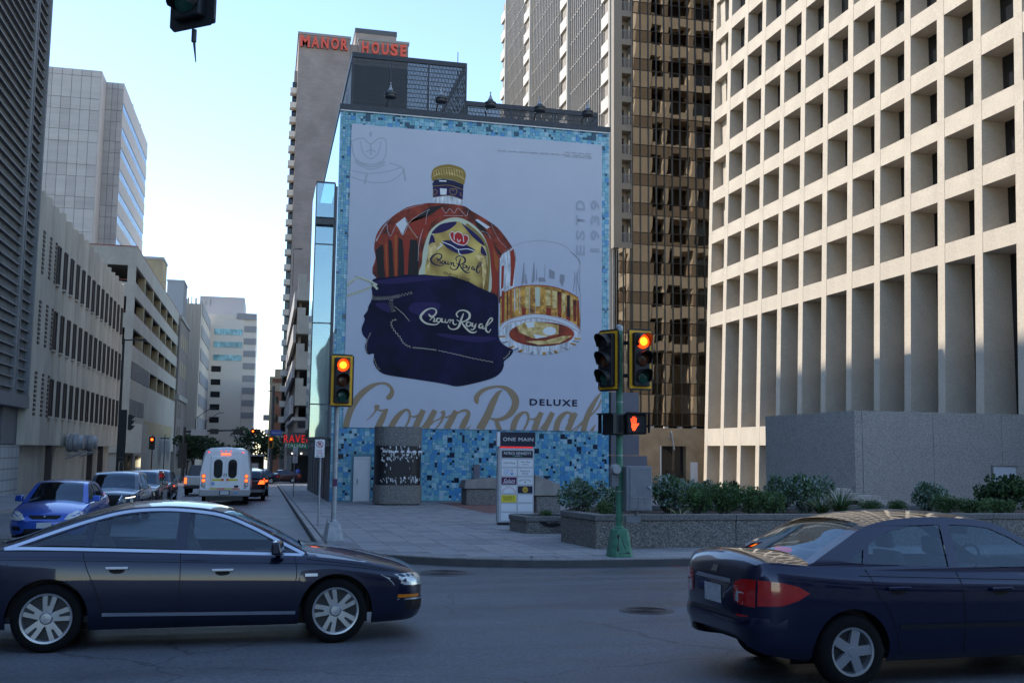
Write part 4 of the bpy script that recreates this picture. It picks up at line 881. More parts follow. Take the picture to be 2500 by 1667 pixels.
# tan low building between
ty_ = 87.0; ta = onY(1556,1182,ty_); tb_ = onY(1722,1047,ty_)
tn = thing('tan_wing', 'low tan stucco wing with a dark garage opening beside the grid tower', 'building', (ta.x, ty_, gz(ty_)))
def np_(mb, n, m): o = mb.build(n, m, tn); o.location = (-ta.x,-ty_,-gz(ty_)); return o
o0 = onY(1612,1088,ty_); o1 = onY(1675,1088,ty_)
mb = MB(); mb.box(ta.x-3,o0.x,ty_,ty_+5,-1.6,tb_.z); mb.box(o1.x,tb_.x+.7,ty_,ty_+5,-1.6,tb_.z); mb.box(o0.x,o1.x,ty_,ty_+5,o0.z,tb_.z); np_(mb, 'wall', 'tan_wall')
mb = MB(); mb.box(o0.x,o1.x,ty_+.7,ty_+.75,-.2,o0.z); np_(mb, 'garage_door', 'dark_glass')
for k in range(12): mb = MB(); mb.box(o0.x+.9,o1.x-.15,ty_+.5,ty_+.62,-1.3+k*.14,-1.22+k*.14); np_(mb, 'vent_slat', 'black_metal')
mb = MB(); mb.box(o0.x-.03,o0.x+.07,ty_-.06,ty_-.01,-1.6,o0.z); np_(mb, 'jamb', 'white_panel')
dd = onY(1694,1128,ty_); mb = MB(); mb.box(dd.x-.35,dd.x+.35,ty_-.05,ty_+.0,-1.5,dd.z); d_ = np_(mb, 'door', 'door_white')
mb = MB(); g0 = onY(1638,1052,ty_); mb.tube((g0.x,ty_-.1,g0.z),(g0.x+.1,ty_-.5,g0.z-1.7),.07); mb.tube((g0.x-.25,ty_-.1,g0.z-.6),(g0.x+.1,ty_-.1,g0.z-.6),.05); np_(mb, 'pipe', 'galv')
# grey pylon right of the tiles
pyl = thing('vent_pylon', 'grey panelled vent pylon at the right end of the tiled wall', 'pylon', (X1+1.4, 56, gz(56)))
q0, q1, q2, qm = onY(1492,957,56), onY(1560,957,56), onY(1580,1112,56), onY(1492,1060,56)
for (z0, z1, xa, xb) in ((qm.z+.02, q0.z, q0.x, q1.x), (q2.z+.02, qm.z-.02, q0.x, q1.x), (-.9, q2.z-.02, q0.x, q2.x)):
    mb = MB(); mb.box(xa,xb,56,59,z0,z1); o = mb.build('panel', 'pylon', pyl); o.location = -Vector(pyl.location)
# ================================================================== left side: louvred tower
XL = -13.5
lt = thing('louvred_tower', 'dark louvred tower at the left edge of the view', 'building', (XL, 64, gz(64)))
def lp(mb, n, m, kind=None): o = mb.build(n, m, lt); o.location = (-XL,-64,-gz(64)); return o
LTOP = 41.0
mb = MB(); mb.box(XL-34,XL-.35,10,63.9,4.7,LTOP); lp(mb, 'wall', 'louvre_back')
mb = MB(); mb.box(XL-.34,XL+.12,63.66,63.95,4.7,LTOP); lp(mb, 'corner_fin', 'louvre_pier')
mb = MB(); mb.box(XL-.34,XL+.02,60.55,60.95,4.7,LTOP); mb.box(XL-.34,XL+.02,61.2,61.35,4.7,LTOP); lp(mb, 'pier', 'louvre_pier')
mb = MB(); mb.box(XL-.3,XL-.02,61.36,63.65,0,.07); lg1 = mb.mesh('ledge', 'louvre_ledge')
mb = MB(); mb.box(XL-.3,XL-.02,40,60.54,0,.07); lg2 = mb.mesh('ledge', 'louvre_ledge')
z = 5.0
while z < LTOP:
    put('ledge', lg1, lt, (-XL,-64,z-gz(64))); put('ledge', lg2, lt, (-XL,-64,z-gz(64))); z += .56
mb = MB(); yy = 40
while yy < 63.6: mb.box(XL-.32,XL-.2,yy,yy+.05,4.8,LTOP); yy += .17
o = lp(mb, 'slats', 'louvre_ledge'); o['kind'] = 'stuff'
mb = MB(); mb.box(XL-34,XL+.15,10,64,4.0,4.7); lp(mb, 'soffit_beam', 'lower_panel')
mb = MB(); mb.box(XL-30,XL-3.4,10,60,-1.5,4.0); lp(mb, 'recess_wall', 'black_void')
mb = MB(); mb.box(XL-3.0,XL-.4,60.4,63.9,1.95,4.0); lp(mb, 'hanging_panel', 'lower_panel')
mb = MB(); mb.box(XL-3,XL-.2,20,63.9,-1.4,1.9); lp(mb, 'street_wall', 'white_tile')
# ---------------- office with slot windows
of = thing('slot_window_office', 'beige office block with rows of tall slot windows and scalloped parapet', 'building', (XL, 82, gz(82)))
def fp(mb, n, m, par=None):
    o = mb.build(n, m, par or of)
    if not par: o.location = (-XL,-82,-gz(82))
    return o
YA, YZ, NW = 70.4, 100.2, 14; st = (YZ-YA)/(NW-1); wy = [YA+k*st for k in range(NW)]; ww = 0.62
rows_ = [(3.75,6.05),(7.98,10.38),(12.2,14.62)]
mb = MB(); mb.box(XL-20,XL-.55,64,100.9,-1.6,16.2); fp(mb, 'core', 'office_wall_b')
def fold(y0_, y1_, z0, z1, out=.13):
    mb = MB(); ym = (y0_+y1_)/2
    mb.hexa([(XL-.5,y0_,z0),(XL,y0_,z0),(XL+out,ym,z0),(XL-.5,ym,z0),(XL-.5,y0_,z1),(XL,y0_,z1),(XL+out,ym,z1+.1),(XL-.5,ym,z1+.1)])
    mb.hexa([(XL-.5,ym,z0),(XL+out,ym,z0),(XL,y1_,z0),(XL-.5,y1_,z0),(XL-.5,ym,z1+.1),(XL+out,ym,z1+.1),(XL,y1_,z1),(XL-.5,y1_,z1)])
    return mb
edges = [64.0] + wy + [101.4]
prev = 64.0
for k, y in enumerate(wy):
    if k == 0:
        for q in range(3): fp(fold(64+q*2.03, 64+(q+1)*2.03-.01, 1.92, 16.9+.1*(q % 2)), 'facade_panel', 'office_wall' if q % 2 else 'office_wall_b')
    else: fp(fold(wy[k-1]+ww/2, y-ww/2, 1.92, 16.95+random.uniform(-.1,.15)), 'facade_panel', random.choice(['office_wall','office_wall_b']))
    for z0, z1 in ((1.92,3.75),(6.05,7.98),(10.38,12.2),(14.62,16.9)):
        mb = MB(); mb.box(XL-.5,XL-.01,y-ww/2+.002,y+ww/2-.002,z0,z1); fp(mb, 'spandrel', 'office_wall_b')
    for z0, z1 in rows_:
        mb = MB(); mb.box(XL-.36,XL-.32,y-ww/2,y+ww/2,z0,z1); wdw = fp(mb, 'window', 'dark_glass')
        mb = MB(); mb.box(XL-.33,XL+.14,y-ww/2-.09,y-ww/2-.0,z0,z1); mb.box(XL-.33,XL+.14,y+ww/2+.0,y+ww/2+.09,z0,z1); mb.box(XL-.33,XL+.16,y-ww/2-.09,y+ww/2+.09,z1,z1+.06); fp(mb, 'frame', 'window_frame_brown', wdw)
        mb = MB(); mb.box(XL-.33,XL+.18,y-ww/2-.1,y+ww/2+.1,z0-.1,z0-.005); fp(mb, 'sill', 'office_wall', wdw)
fp(fold(wy[-1]+ww/2, 101.0, 1.92, 16.95), 'facade_panel', 'office_wall')
mb = MB()
for yy in (65.2,67.2,68.9):
    for z0, z1 in rows_:
        zz = z0-.1
        while zz < z1+.1:
            for q in range(2): mb.box(XL+.10,XL+.175,yy+q*.26,yy+q*.26+.17,zz,zz+.17)
            zz += .27
o = fp(mb, 'vent_holes', 'window_frame_brown'); o['kind'] = 'stuff'
mb = MB(); mb.box(XL-1.6,XL-1.2,64,101,-1.6,1.9); fp(mb, 'shopfront_wall', 'white_tile')
for k, (ya_, yb_, m_) in enumerate(((69.5,70.2,'black_void'),(72.5,75.5,'dark_glass'),(79,82,'dark_glass'),(84.5,87,'teal_window'),(89,92,'dark_glass'),(94,99,'dark_glass'))):
    mb = MB(); mb.box(XL-1.24,XL-1.17,ya_,yb_,-1.5,1.3); fp(mb, 'shop_window', m_)
mb = MB(); mb.box(XL-.9,XL-.6,95.2,99.6,-.9,.9); fp(mb, 'shop_poster', 'sign_white')
mb = MB(); mb.box(XL-.59,XL-.55,96.8,98,-.2,.75); fp(mb, 'poster_patch', 'teal_window')
for yq in (71.6,87.7,93.0): mb = MB(); mb.box(XL-.3,XL+.1,yq,yq+.3,-1.5,1.9); fp(mb, 'pier', 'window_frame_brown')
# ventilation drums bolted to the facade
for lab, px, s in (('large ribbed steel ventilation drum on the office facade, left one', 185, 1.0), ('wide steel ventilation drum on the office facade, right one', 220, .95)):
    p = onX(px, 1080, XL+.8); t = thing('ventilation_drum', lab, 'ventilation drum', (XL+.15, p.y, p.z-.8*s), 0, 'ventilation drums on the facade')
    mb = MB(); mb.lathe([(.001,.0),(.58*s,.0),(.62*s,.06),(.57*s,.12),(.62*s,.2),(.62*s,.4),(.55*s,.45),(.64*s,.5),(.64*s,.75),(.5*s,.8),(.4*s,1.05),(.001,1.05)], 22, 'x', (.1,0,.8*s)); mb.build('drum', 'galv', t, 40)
    mb = MB(); mb.box(0,1.2,-.5,.5,.02,.1); mb.tube((0,-.45,-.3),(1.0,-.45,.04),.035); mb.tube((0,.45,-.3),(1.0,.45,.04),.035); mb.build('bracket', 'galv', t)
# ---------------- left parking garage
GX, GY = -15.5, 125.4
ks = 15.5/13.5; gzz = lambda z: 1.85+(z-1.85)*ks
lg = thing('parking_garage', 'beige multi-storey parking garage with open decks on the left side', 'parking garage', (GX, GY, gz(GY)))
def gp(mb, n, m, kind=None): o = mb.build(n, m, lg); o.location = (-GX,-GY,-gz(GY)); return o
GE = 186.0; GX2 = GX-34
ops = [(18.56,20.3),(15.4,17.1),(12.16,13.9),(8.74,10.55)]
bands = [(20.3,22.2),(17.1,18.56),(13.9,15.4),(10.55,12.16),(1.3,8.74)]
for k, (z0, z1) in enumerate(bands):
    mb = MB(); mb.box(GX-.3,GX,GY,GE,gzz(z0),gzz(z1)); gp(mb, 'spandrel', 'garage_wall')
    mb = MB(); mb.box(GX2,GX-.31,GY+.002,GY+.3,gzz(z0),gzz(z1)); gp(mb, 'spandrel', 'garage_wall')
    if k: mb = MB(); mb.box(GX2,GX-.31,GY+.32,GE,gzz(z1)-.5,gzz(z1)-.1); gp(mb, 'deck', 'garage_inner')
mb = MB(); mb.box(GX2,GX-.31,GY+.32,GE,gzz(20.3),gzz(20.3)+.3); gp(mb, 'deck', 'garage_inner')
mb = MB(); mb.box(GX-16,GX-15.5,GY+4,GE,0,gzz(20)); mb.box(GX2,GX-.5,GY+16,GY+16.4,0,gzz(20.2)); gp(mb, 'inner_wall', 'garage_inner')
ncol_ = 6; gy1 = 184.0; gw = (gy1-GY)/ncol_
for k in range(ncol_+1):
    for z0, z1 in ops:
        mb = MB(); y = GY+k*gw; mb.box(GX-.9,GX-.04,y+.01,y+(1.0 if k else .75),gzz(z0)+.002,gzz(z1)-.002); gp(mb, 'column', 'garage_col' if k else 'garage_wall')
for k in range(1,5):
    for z0, z1 in ops: mb = MB(); mb.box(GX-k*8.2-.8,GX-k*8.2,GY+.03,GY+.8,gzz(z0)+.002,gzz(z1)-.002); gp(mb, 'column', 'garage_wall')
for z0, z1 in ops:
    mb = MB(); mb.box(GX2,GX-.1,GY+.1,GY+.16,gzz(z0)+.25,gzz(z0)+.33); mb.box(GX-.16,GX-.1,GY,gy1,gzz(z0)+.12,gzz(z0)+.18); gp(mb, 'rail', 'red_rail')
mb = MB(); mb.box(GX2,GX+.02,GY-.02,GY+.2,gzz(22.2),gzz(22.2)+.12); mb.box(GX-.2,GX+.02,GY+.2,GE,gzz(22.2),gzz(22.2)+.12); gp(mb, 'top_rail', 'red_rail')
for (z0, z1, spans) in ((8.74,10.55,((0,.98),(1.02,2.0))),(5.1,6.7,((0.02,.75),(.8,1.5)))):
    for a_, c_ in spans:
        n = 9
        for q in range(n):
            zz = gzz(z0)+.1+q*(gzz(z1)-gzz(z0)-.15)/n; mb = MB(); mb.box(GX-.1,GX+.06,GY+a_*gw+.8*(a_ == 0),GY+c_*gw,zz,zz+.11); gp(mb, 'louvre_slat', 'louver')
        mb = MB(); mb.box(GX-.12 if z0 > 8 else GX+.003,GX-.05 if z0 > 8 else GX+.01,GY+a_*gw+.8*(a_ == 0),GY+c_*gw,gzz(z0),gzz(z1)); gp(mb, 'louvre_back', 'garage_inner')
    for q in range(9): zz = gzz(z0)+.1+q*(gzz(z1)-gzz(z0)-.15)/9; mb = MB(); mb.box(GX-1.9,GX-.9,GY-.05,GY+.02,zz,zz+.11); gp(mb, 'louvre_slat', 'louver')
mb = MB(); mb.box(GX-.29,GX+.012,GY+1.6*gw,gy1-2,gzz(3.3),gzz(4.9)); gp(mb, 'tan_band', 'garage_tan')
mb = MB(); mb.box(GX-.29,GX+.01,GY+.6*gw,gy1-2,-2.4,gzz(3.29)); gp(mb, 'lower_wall', 'garage_wall_b')
mb = MB(); mb.box(GX-5,GX+1.6,GY-.3,GY+.6*gw,gzz(1.3),gzz(4.2)); gp(mb, 'canopy_box', 'garage_wall')
mb = MB(); mb.box(GX2,GX-.3,GY+.05,GE,-2.4,gzz(1.29)); gp(mb, 'base_wall', 'garage_wall_b')
mb = MB(); mb.box(GX-.35,GX+.05,GY+.8,GY+3,-2.4,gzz(1.0)); mb.box(GX-.35,GX+.04,GY+8,GY+14,-2.4,.8); gp(mb, 'doorway', 'dark_glass')
# ---------------- grey brick building beyond the garage
p = onX(443,690,GX); gb = thing('grey_brick_building', 'grey brick building with small windows just beyond the parking garage', 'building', (GX, 186.2, gz(186)))
def kp(mb, n, m): o = mb.build(n, m, gb); o.location = (-GX,-186.2,-gz(186)); return o
zt2 = onX(452,800,GX).z
mb = MB(); mb.box(GX-18,GX+.3,186.2,207,-3.2,zt2); kp(mb, 'wall', 'brown_brick_grey')
mb = MB(); mb.box(GX-18,GX+.5,186.1,207.1,zt2,zt2+.7); mb.box(GX-.1,GX+.6,186.15,207.05,zt2*.42,zt2*.42+.9); kp(mb, 'cornice', 'garage_wall_b')
for r, zz in enumerate((3,7,14.5,19.5)):
    for k in range(4 if r > 1 else 2): mb = MB(); y = 188.5+k*4.4; mb.box(GX+.28,GX+.35,y,y+1.8,zz,zz+2.6); kp(mb, 'window', 'window_frame_brown' if r < 2 else 'garage_tan')
q = onY(420,635,160); q2 = onY(463,745,160)
ph = thing('roof_house', 'tan stair head on the roof of the parking garage', 'roof house', (onY(414,650,158).x, 158, 22))
a_, c_ = onY(408,700,158), onY(428,636,158)
mb = MB(); mb.box(-18.6,-15.75,158,164,gzz(22.0),c_.z); o = mb.build('wall', 'garage_tan', ph); o.location = -Vector(ph.location)
mb = MB(); mb.box(-18.7,-15.65,157.9,164.1,c_.z,c_.z+.4); o = mb.build('roof', 'grey_roof', ph); o.location = -Vector(ph.location)
a_, c_ = onY(407,800,200), onY(442,672,200)
ph = thing('roof_house', 'plain grey lift tower rising behind the parking garage', 'roof house', (a_.x, 208, 20))
mb = MB(); mb.box(a_.x-1.0,c_.x,207.6,216,-3,c_.z); o = mb.build('wall', 'cream_grey', ph); o.location = -Vector(ph.location)
mb = MB(); mb.box(a_.x-1.1,c_.x+.1,207.5,216.1,c_.z,c_.z+.3); o = mb.build('roof_edge', 'grey_roof', ph); o.location = -Vector(ph.location)
# ---------------- stone tower, far left
sx, sy, sz = -30.0, 210.5, 74.0
stn = thing('stone_tower', 'tall stone panelled tower with blue ribbon windows on its side', 'building', (sx, sy, gz(sy)))
def sp_(mb, n, m): o = mb.build(n, m, stn); o.location = (-sx,-sy,-gz(sy)); return o
YN = 204.5; XN = -33.4; YF = 252.5
mb = MB(); mb.box(-62,XN-.02,YN+.1,YF,-3,sz-.02); mb.box(XN-.02,sx-.15,sy+.1,YF,-3,sz-.02); sp_(mb, 'core', 'stone_joint')
mb = MB(); mb.box(XN-.02,XN+.1,YN+.12,sy+.1,-3,sz); sp_(mb, 'notch_side', 'stone_side_lit')
def panels(xa, xb, Y, n, mlist):
    w = (xb-xa)/n; z = 10.0; r = 0
    while z < sz-.3:
        h = (4.4,2.3)[r % 2] if r % 4 else 4.0
        h = min(h, sz-z)
        for k in range(n):
            mb = MB(); mb.box(xa+k*w+.04,xa+(k+1)*w-.04,Y+random.uniform(0,.03),Y+.2,z+.05,z+h-.03); sp_(mb, 'stone_panel', random.choice(mlist))
        z += h; r += 1
random.seed(9)
panels(-47.4, XN, YN, 8, ['stone_panel','stone_panel','stone_panel_b']); panels(XN+.1, sx, sy, 3, ['stone_panel_b','stone_panel'])
mb = MB(); mb.box(-62,-47.4,YN,YN+.2,-3,sz); sp_(mb, 'stone_panel', 'stone_panel')
# ribbon windows between stone bands on the street side
zz = 8.0; fls = []
wz = [onX(304,y,sx).z for y in (258,323,378,435,492,550,608)]
wz.sort(); hgt = 1.75; last = -3
for w0 in wz:
    mb = MB(); mb.box(sx-.14,sx,sy+.02,YF,last+.01,w0-hgt); sp_(mb, 'stone_band', 'stone_side_lit')
    mb = MB(); mb.box(sx-.12,sx-.07,sy+.3,YF-.2,w0-hgt,w0); sp_(mb, 'ribbon_window', 'blue_window')
    mb = MB()
    for k in range(26): mb.box(sx-.08,sx-.03,sy+.3+k*1.6,sy+.38+k*1.6,w0-hgt,w0)
    sp_(mb, 'mullions', 'stone_panel_b'); last = w0
mb = MB(); mb.box(sx-.14,sx,sy+.02,YF,last+.01,sz); sp_(mb, 'stone_band', 'stone_side_lit')
mb = MB()
for y in (226,240): mb.box(sx-.6,sx-.2,y,y+.6,sz,sz+.9)
sp_(mb, 'roof_light', 'grey_roof')
# ---------------- cream building closing the street
CYy = 267.0
cbx = thing('cream_building', 'cream office building with teal ribbon windows closing the far street', 'building', (-10, CYy, gz(CYy)))
def cp(mb, n, m): o = mb.build(n, m, cbx); o.location = (10,-CYy,-gz(CYy)); return o
x5, x6, x7 = onY(514,900,CYy).x, onY(592,900,CYy).x, onY(622,900,CYy).x; zc = onY(550,768,CYy).z
mb = MB(); mb.box(x5-3,x6,CYy,CYy+40,-5,zc); cp(mb, 'front_wall', 'cream_wall')
def pxz(y, Yv=CYy, x=550): return onY(x, y, Yv).z
for y0_, y1_ in ((803,817),(834,848),(866,880)):
    mb = MB(); mb.box(x5+.6,x6-.4,CYy-.08,CYy-.01,pxz(y1_),pxz(y0_)); cp(mb, 'ribbon_window', 'teal_window')
    mb = MB()
    for k in range(10): xx = x5+.6+k*(x6-x5-1.0)/9; mb.box(xx-.05,xx+.05,CYy-.12,CYy-.08,pxz(y1_),pxz(y0_))
    cp(mb, 'mullions', 'cream_grey')
for k, yy_ in enumerate((901,933,963,994,1025)):
    mb = MB(); mb.box(x5+.2,x5+2.5,CYy-.06,CYy-.01,pxz(yy_+7),pxz(yy_-7)); w_ = cp(mb, 'window', 'black_void')
    mb = MB(); mb.box(x5+.1,x5+2.6,CYy-.1,CYy-.061,pxz(yy_-7),pxz(yy_-7)+.25); cp(mb, 'lintel', 'cream_wall')
zst = onY(600,763,CYy-.5).z
mb = MB(); mb.box(x6+.02,x7,CYy+.4,CYy+38,-5,zst-.5); cp(mb, 'stair_wall', 'cream_wall')
for k in range(9):
    yt = 763+k*30.3; mb = MB(); xa = x6+.02 if k else x6-1.9
    mb.box(xa,x7+.05,CYy-.15 if not k else CYy+.3,CYy+.39 if k else CYy-.02,pxz(yt+15),pxz(yt)); cp(mb, 'grey_band', 'cream_grey')
mb = MB(); a_ = onY(487,760,CYy+8); c_ = onY(598,727,CYy+8); mb.box(a_.x,c_.x,CYy+8,CYy+30,zc-1,c_.z); cp(mb, 'roof_block', 'grey_roof')
CY2 = 229.0
a_, c_ = onY(453,740,CY2), onY(492,740,CY2)
mb = MB(); mb.box(a_.x-4,c_.x,CY2,CYy+5,-4,a_.z); cp(mb, 'near_wing', 'cream_side')
for k in range(4): xx = a_.x+.4+k*(c_.x-a_.x)/4.2; mb = MB(); mb.box(xx,xx+.35,CY2-.25,CY2-.01,-4,a_.z+(0 if k % 2 else 1.2)); cp(mb, 'pilaster', 'cream_side')
for r in range(6):
    z0 = 6+r*5; mb = MB(); mb.box(c_.x+.005,c_.x+.12,CY2+3,CYy-2,z0,z0+2.6); cp(mb, 'side_panel', 'cream_grey')
mb = MB()
for k in range(9): mb.box(a_.x-3+k*1.0,a_.x-2.8+k*1.0,CY2+2,CY2+2.2,a_.z,a_.z+random.uniform(.6,2))
cp(mb, 'roof_antennas', 'grey_roof')
# ---------------- brick building, far right of the street
BY2 = 252.0
rb = thing('brick_building', 'red brick building with stone trim far down the street on the right', 'building', (2, BY2, gz(BY2)))
def bp_(mb, n, m): o = mb.build(n, m, rb); o.location = (-2,-BY2,-gz(BY2)); return o
a_, c_ = onY(654,1095,BY2), onY(700,925,BY2)
mb = MB(); mb.box(a_.x,c_.x+4,BY2,BY2+25,-5,c_.z); bp_(mb, 'wall', 'red_brick')
mb = MB(); mb.box(a_.x-.2,c_.x+4,BY2-.15,BY2+24,c_.z,c_.z+.5); mb.box(a_.x-.1,c_.x+4,BY2-.12,BY2-.01,pxz(955,BY2,670),pxz(935,BY2,670)); mb.box(a_.x-.1,c_.x+4,BY2-.12,BY2-.01,pxz(1090,BY2,670),pxz(1062,BY2,670)); mb.box(a_.x-.1,a_.x+.5,BY2-.1,BY2-.01,-4,c_.z); bp_(mb, 'stone_trim', 'tan_stone')
for py in (968,1012,1050):
    for k in range(2): mb = MB(); xx = a_.x+.9+k*1.9; mb.box(xx,xx+1.1,BY2-.05,BY2-.01,pxz(py+18,BY2,670),pxz(py,BY2,670)); w_ = bp_(mb, 'window', 'dark_glass')
mb = MB(); mb.box(a_.x+1.0,a_.x+3.2,BY2+1,BY2+4,c_.z+.5,c_.z+2.4); bp_(mb, 'roof_house', 'tan_stone')
mb = MB(); mb.box(a_.x-1.4,a_.x-.02,BY2-.3,BY2+2,pxz(1026,BY2,650),pxz(1012,BY2,650)); bp_(mb, 'fire_escape', 'rail_grey')
# ---------------- right garage with restaurant, and the brick hotel above
GRX, GRY = 2.65, 119.5
rg = thing('parking_deck', 'grey parking deck with jutting balconies above the Italian restaurant', 'parking garage', (GRX, GRY, gz(GRY)))
def rgp(mb, n, m): o = mb.build(n, m, rg); o.location = (-GRX,-GRY,-gz(GRY)); return o
lv = [(942,989),(857,901),(769,814),(687,732)]
for k, (yt, yb_) in enumerate(lv):
    z0, z1 = onY(720,yb_,GRY).z, onY(720,yt,GRY).z
    mb = MB(); mb.box(GRX+.4,GRX+14,GRY,GRY+.3,z0,z1); rgp(mb, 'spandrel', 'garage_wall')
    mb = MB(); mb.box(GRX,GRX+.3,GRY+1,GRY+45,z0-.9,z1-1.0); rgp(mb, 'side_spandrel', 'concrete_dark')
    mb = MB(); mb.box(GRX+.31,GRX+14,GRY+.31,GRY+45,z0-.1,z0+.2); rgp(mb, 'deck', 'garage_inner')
    mb = MB(); mb.box(GRX+1.8,GRX+3.0,GRY+.05,GRY+.1,z1,z1+1.0); rgp(mb, 'screen_panel', 'rail_grey')
    mb = MB(); mb.box(GRX+.4,GRX+1.3,GRY+.002,GRY+.29,z1+.01,z1+.9); rgp(mb, 'end_post', 'garage_wall')
zc0 = onY(720,1026,GRY).z
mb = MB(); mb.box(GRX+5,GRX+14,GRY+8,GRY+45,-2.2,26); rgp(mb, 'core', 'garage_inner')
mb = MB(); mb.box(GRX+.2,GRX+14,GRY+.4,GRY+44,zc0,zc0+.4); rgp(mb, 'soffit', 'concrete_dark')
mb = MB()
for k in range(8): mb.box(GRX+.6,GRX+.9,GRY+2+k*5.5,GRY+2.5+k*5.5,-2,22)
rgp(mb, 'columns', 'concrete_dark')
mb = MB(); mb.box(GRX+.3,GRX+12,GRY+.6,GRY+1,-2.1,onY(720,1100,GRY).z-.3); rgp(mb, 'shopfront', 'black_void')
zs0, zs1, zs2 = onY(720,1092,GRY-1).z, onY(720,1080,GRY-1).z, onY(720,1066,GRY-1).z
mb = MB(); mb.box(GRX-.3,GRX+9,GRY-1.2,GRY-.9,zs0-.9,zs2+.5); rgp(mb, 'awning_fascia', 'dark_grey')
mb = MB(); mb.box(GRX-.2,GRX+6,GRY-1.24,GRY-1.21,zs0-.1,zs1-.04); rgp(mb, 'green_band', 'sign_green')
rs = onY(692,1075,GRY-1.3)
o = text('restaurant_lettering', 'RAVENNA', Vector((rs.x+2.35, GRY-1.26, (zs1+zs2)/2+.1))-Vector(rg.location), 4.6, 'red_glow', rg, h=.85, extrude=.05, space=1.2)  # faint emission added to lift the red of the letters
o = text('grille_lettering', 'ITALIAN GRILLE', Vector((rs.x+2.4, GRY-1.27, (zs0+zs1)/2-.08))-Vector(rg.location), 4.3, 'sign_white', rg, h=.36, extrude=.01)
mb = MB()
for k in range(4): mb.lathe([(.001,0),(.09,.03),(.09,.13),(.001,.18)], 10, c=(GRX+.3+k*1.0,GRY-1.25,zs0-.75))
rgp(mb, 'bulb', 'lens_red_core') if False else rgp(mb, 'bulb', 'headlamp_on')
mb = MB(); mb.box(GRX+2.3,GRX+3.2,GRY-.9,GRY-.85,-1.4,.9); rgp(mb, 'menu_board', 'sign_gold')
# hotel / apartment tower with letters
MY = 200.0
mx0, mx1 = onY(730,90,MY).x, onY(855,110,MY).x; mz = onY(731,84,MY).z
mh = thing('brick_tower', 'tall brown brick tower with red rooftop letters MANOR HOUSE', 'building', (mx0, MY, gz(MY)))
def mp_(mb, n, m): o = mb.build(n, m, mh); o.location = (-mx0,-MY,-gz(MY)); return o
h0, h1 = onY(876,110,MY).x, onY(997,110,MY).x; hz_ = onY(878,98,MY).z; wz0 = onY(863,108,MY).z
mb = MB(); mb.box(mx0,mx1,MY,MY+30,-4,mz); mb.box(mx1,h0,MY+.4,MY+30,-4,wz0); mb.box(h0,h1,MY,MY+30,-4,hz_); mp_(mb, 'wall', 'manor_brick')
mb = MB(); mb.box(mx0-.2,mx1+.15,MY-.15,MY+30,mz,mz+.5); mb.box(h0-.15,h1+.2,MY-.15,MY+30,hz_,hz_+.5); mp_(mb, 'parapet', 'brown_brick_grey')
ea, ec = onY(868,80,MY+10), onY(968,80,MY+10)
mb = MB(); mb.box(ea.x,ec.x,MY+10,MY+22,60,ea.z); mp_(mb, 'penthouse', 'manor_brick')
mb = MB(); mb.box(ea.x-.1,ec.x+.1,MY+9.9,MY+22.1,ea.z,ea.z+1.0); mp_(mb, 'penthouse_edge', 'dark_grey')
def letters(s, pxs, py0, py1, dpy):
    for k, ch in enumerate(s):
        a_ = onY(pxs[k][0], py1+dpy*k, MY-.4); c_ = onY(pxs[k][1], py0+dpy*k, MY-.4)
        o = text('letter', ch, Vector(((a_.x+c_.x)/2, MY-.35, (a_.z+c_.z)/2))-Vector(mh.location), c_.x-a_.x, 'manor_red', mh, h=c_.z-a_.z, extrude=.22, offset=0.035)
letters('MANOR', [(733,757),(760,780),(784,803),(808,828),(832,850)], 88, 114, 2.2)
letters('HOUSE', [(884,900),(907,926),(932,949),(953,972),(977,992)], 103, 130, 2.2)
bl = onY(719,300,MY).x
mb = MB(); mb.box(bl-.3,mx0-.02,MY+3,MY+30,-4,onY(720,160,MY).z); mp_(mb, 'balcony_wall', 'brown_brick_grey')
zz = 4.0
while zz < onY(720,160,MY).z-2.5:
    mb = MB(); mb.box(bl-1.0,mx0-.05,MY+1.0,MY+2.99,zz,zz+1.1); mp_(mb, 'balcony', 'cream_side')
    mb = MB(); mb.box(bl-.6,mx0-.1,MY+2.6,MY+2.98,zz+1.12,zz+2.8); mp_(mb, 'balcony_window', 'dark_glass'); zz += 2.95
# unseen slab added left of the view, sized so its shadow covers the crossing
ob = thing('shade_slab', 'long unseen slab added left of the street to shade the crossing', 'building', (-60, -10, 0))
SHY = 72+83*math.tan(SUN_AZ)+.3; SHZ = 8.1+83/math.cos(SUN_AZ)*math.tan(SUN_EL)
mb = MB(); mb.box(-75,-45.2,-25,SHY,-3,SHZ); o = mb.build('wall', 'concrete_dark', ob); o.location = (60,10,0)
mb = MB(); mb.box(-45.18,-45.1,-24,SHY-1,1,3.2); wme = mb.mesh('window_band', 'dark_glass')
for k in range(int((SHZ-4)/3.6)): put('window_band', wme, ob, (60,10,k*3.6))

# blocks behind the viewpoint (they close the sky above the crossing and show in glass and car paint)
def city_block(lab, x0, x1, y0, y1, h, mw, seed):
    t = thing('office_block', lab, 'building', ((x0+x1)/2, y1, gz(y1))); O = Vector(t.location)
    mb = MB(); mb.box(x0,x1,y0,y1,-1,h); o = mb.build('wall', mw, t); o.location = -O
    n = max(2,int((x1-x0)/4)); w = (x1-x0)/n; mb = MB(); mb.box(.5,w-.5,.0,.08,0,2.1); wm_ = mb.mesh('window','dark_glass')
    mb = MB(); mb.box(.0,.08,.5,3.5,0,2.1); wm2 = mb.mesh('window','dark_glass')
    for f in range(1,int(h/3.9)):
        for k in range(n): put('window', wm_, t, Vector((x0+k*w,y1-.02,f*3.9))-O)
    return t
city_block('beige office block behind the viewpoint on the right corner', 7, 62, -48, -13, 15, 'tower_concrete', 1)
city_block('grey office block behind the viewpoint on the left corner', -60, -14, -52, -13, 13, 'concrete_dark', 2)
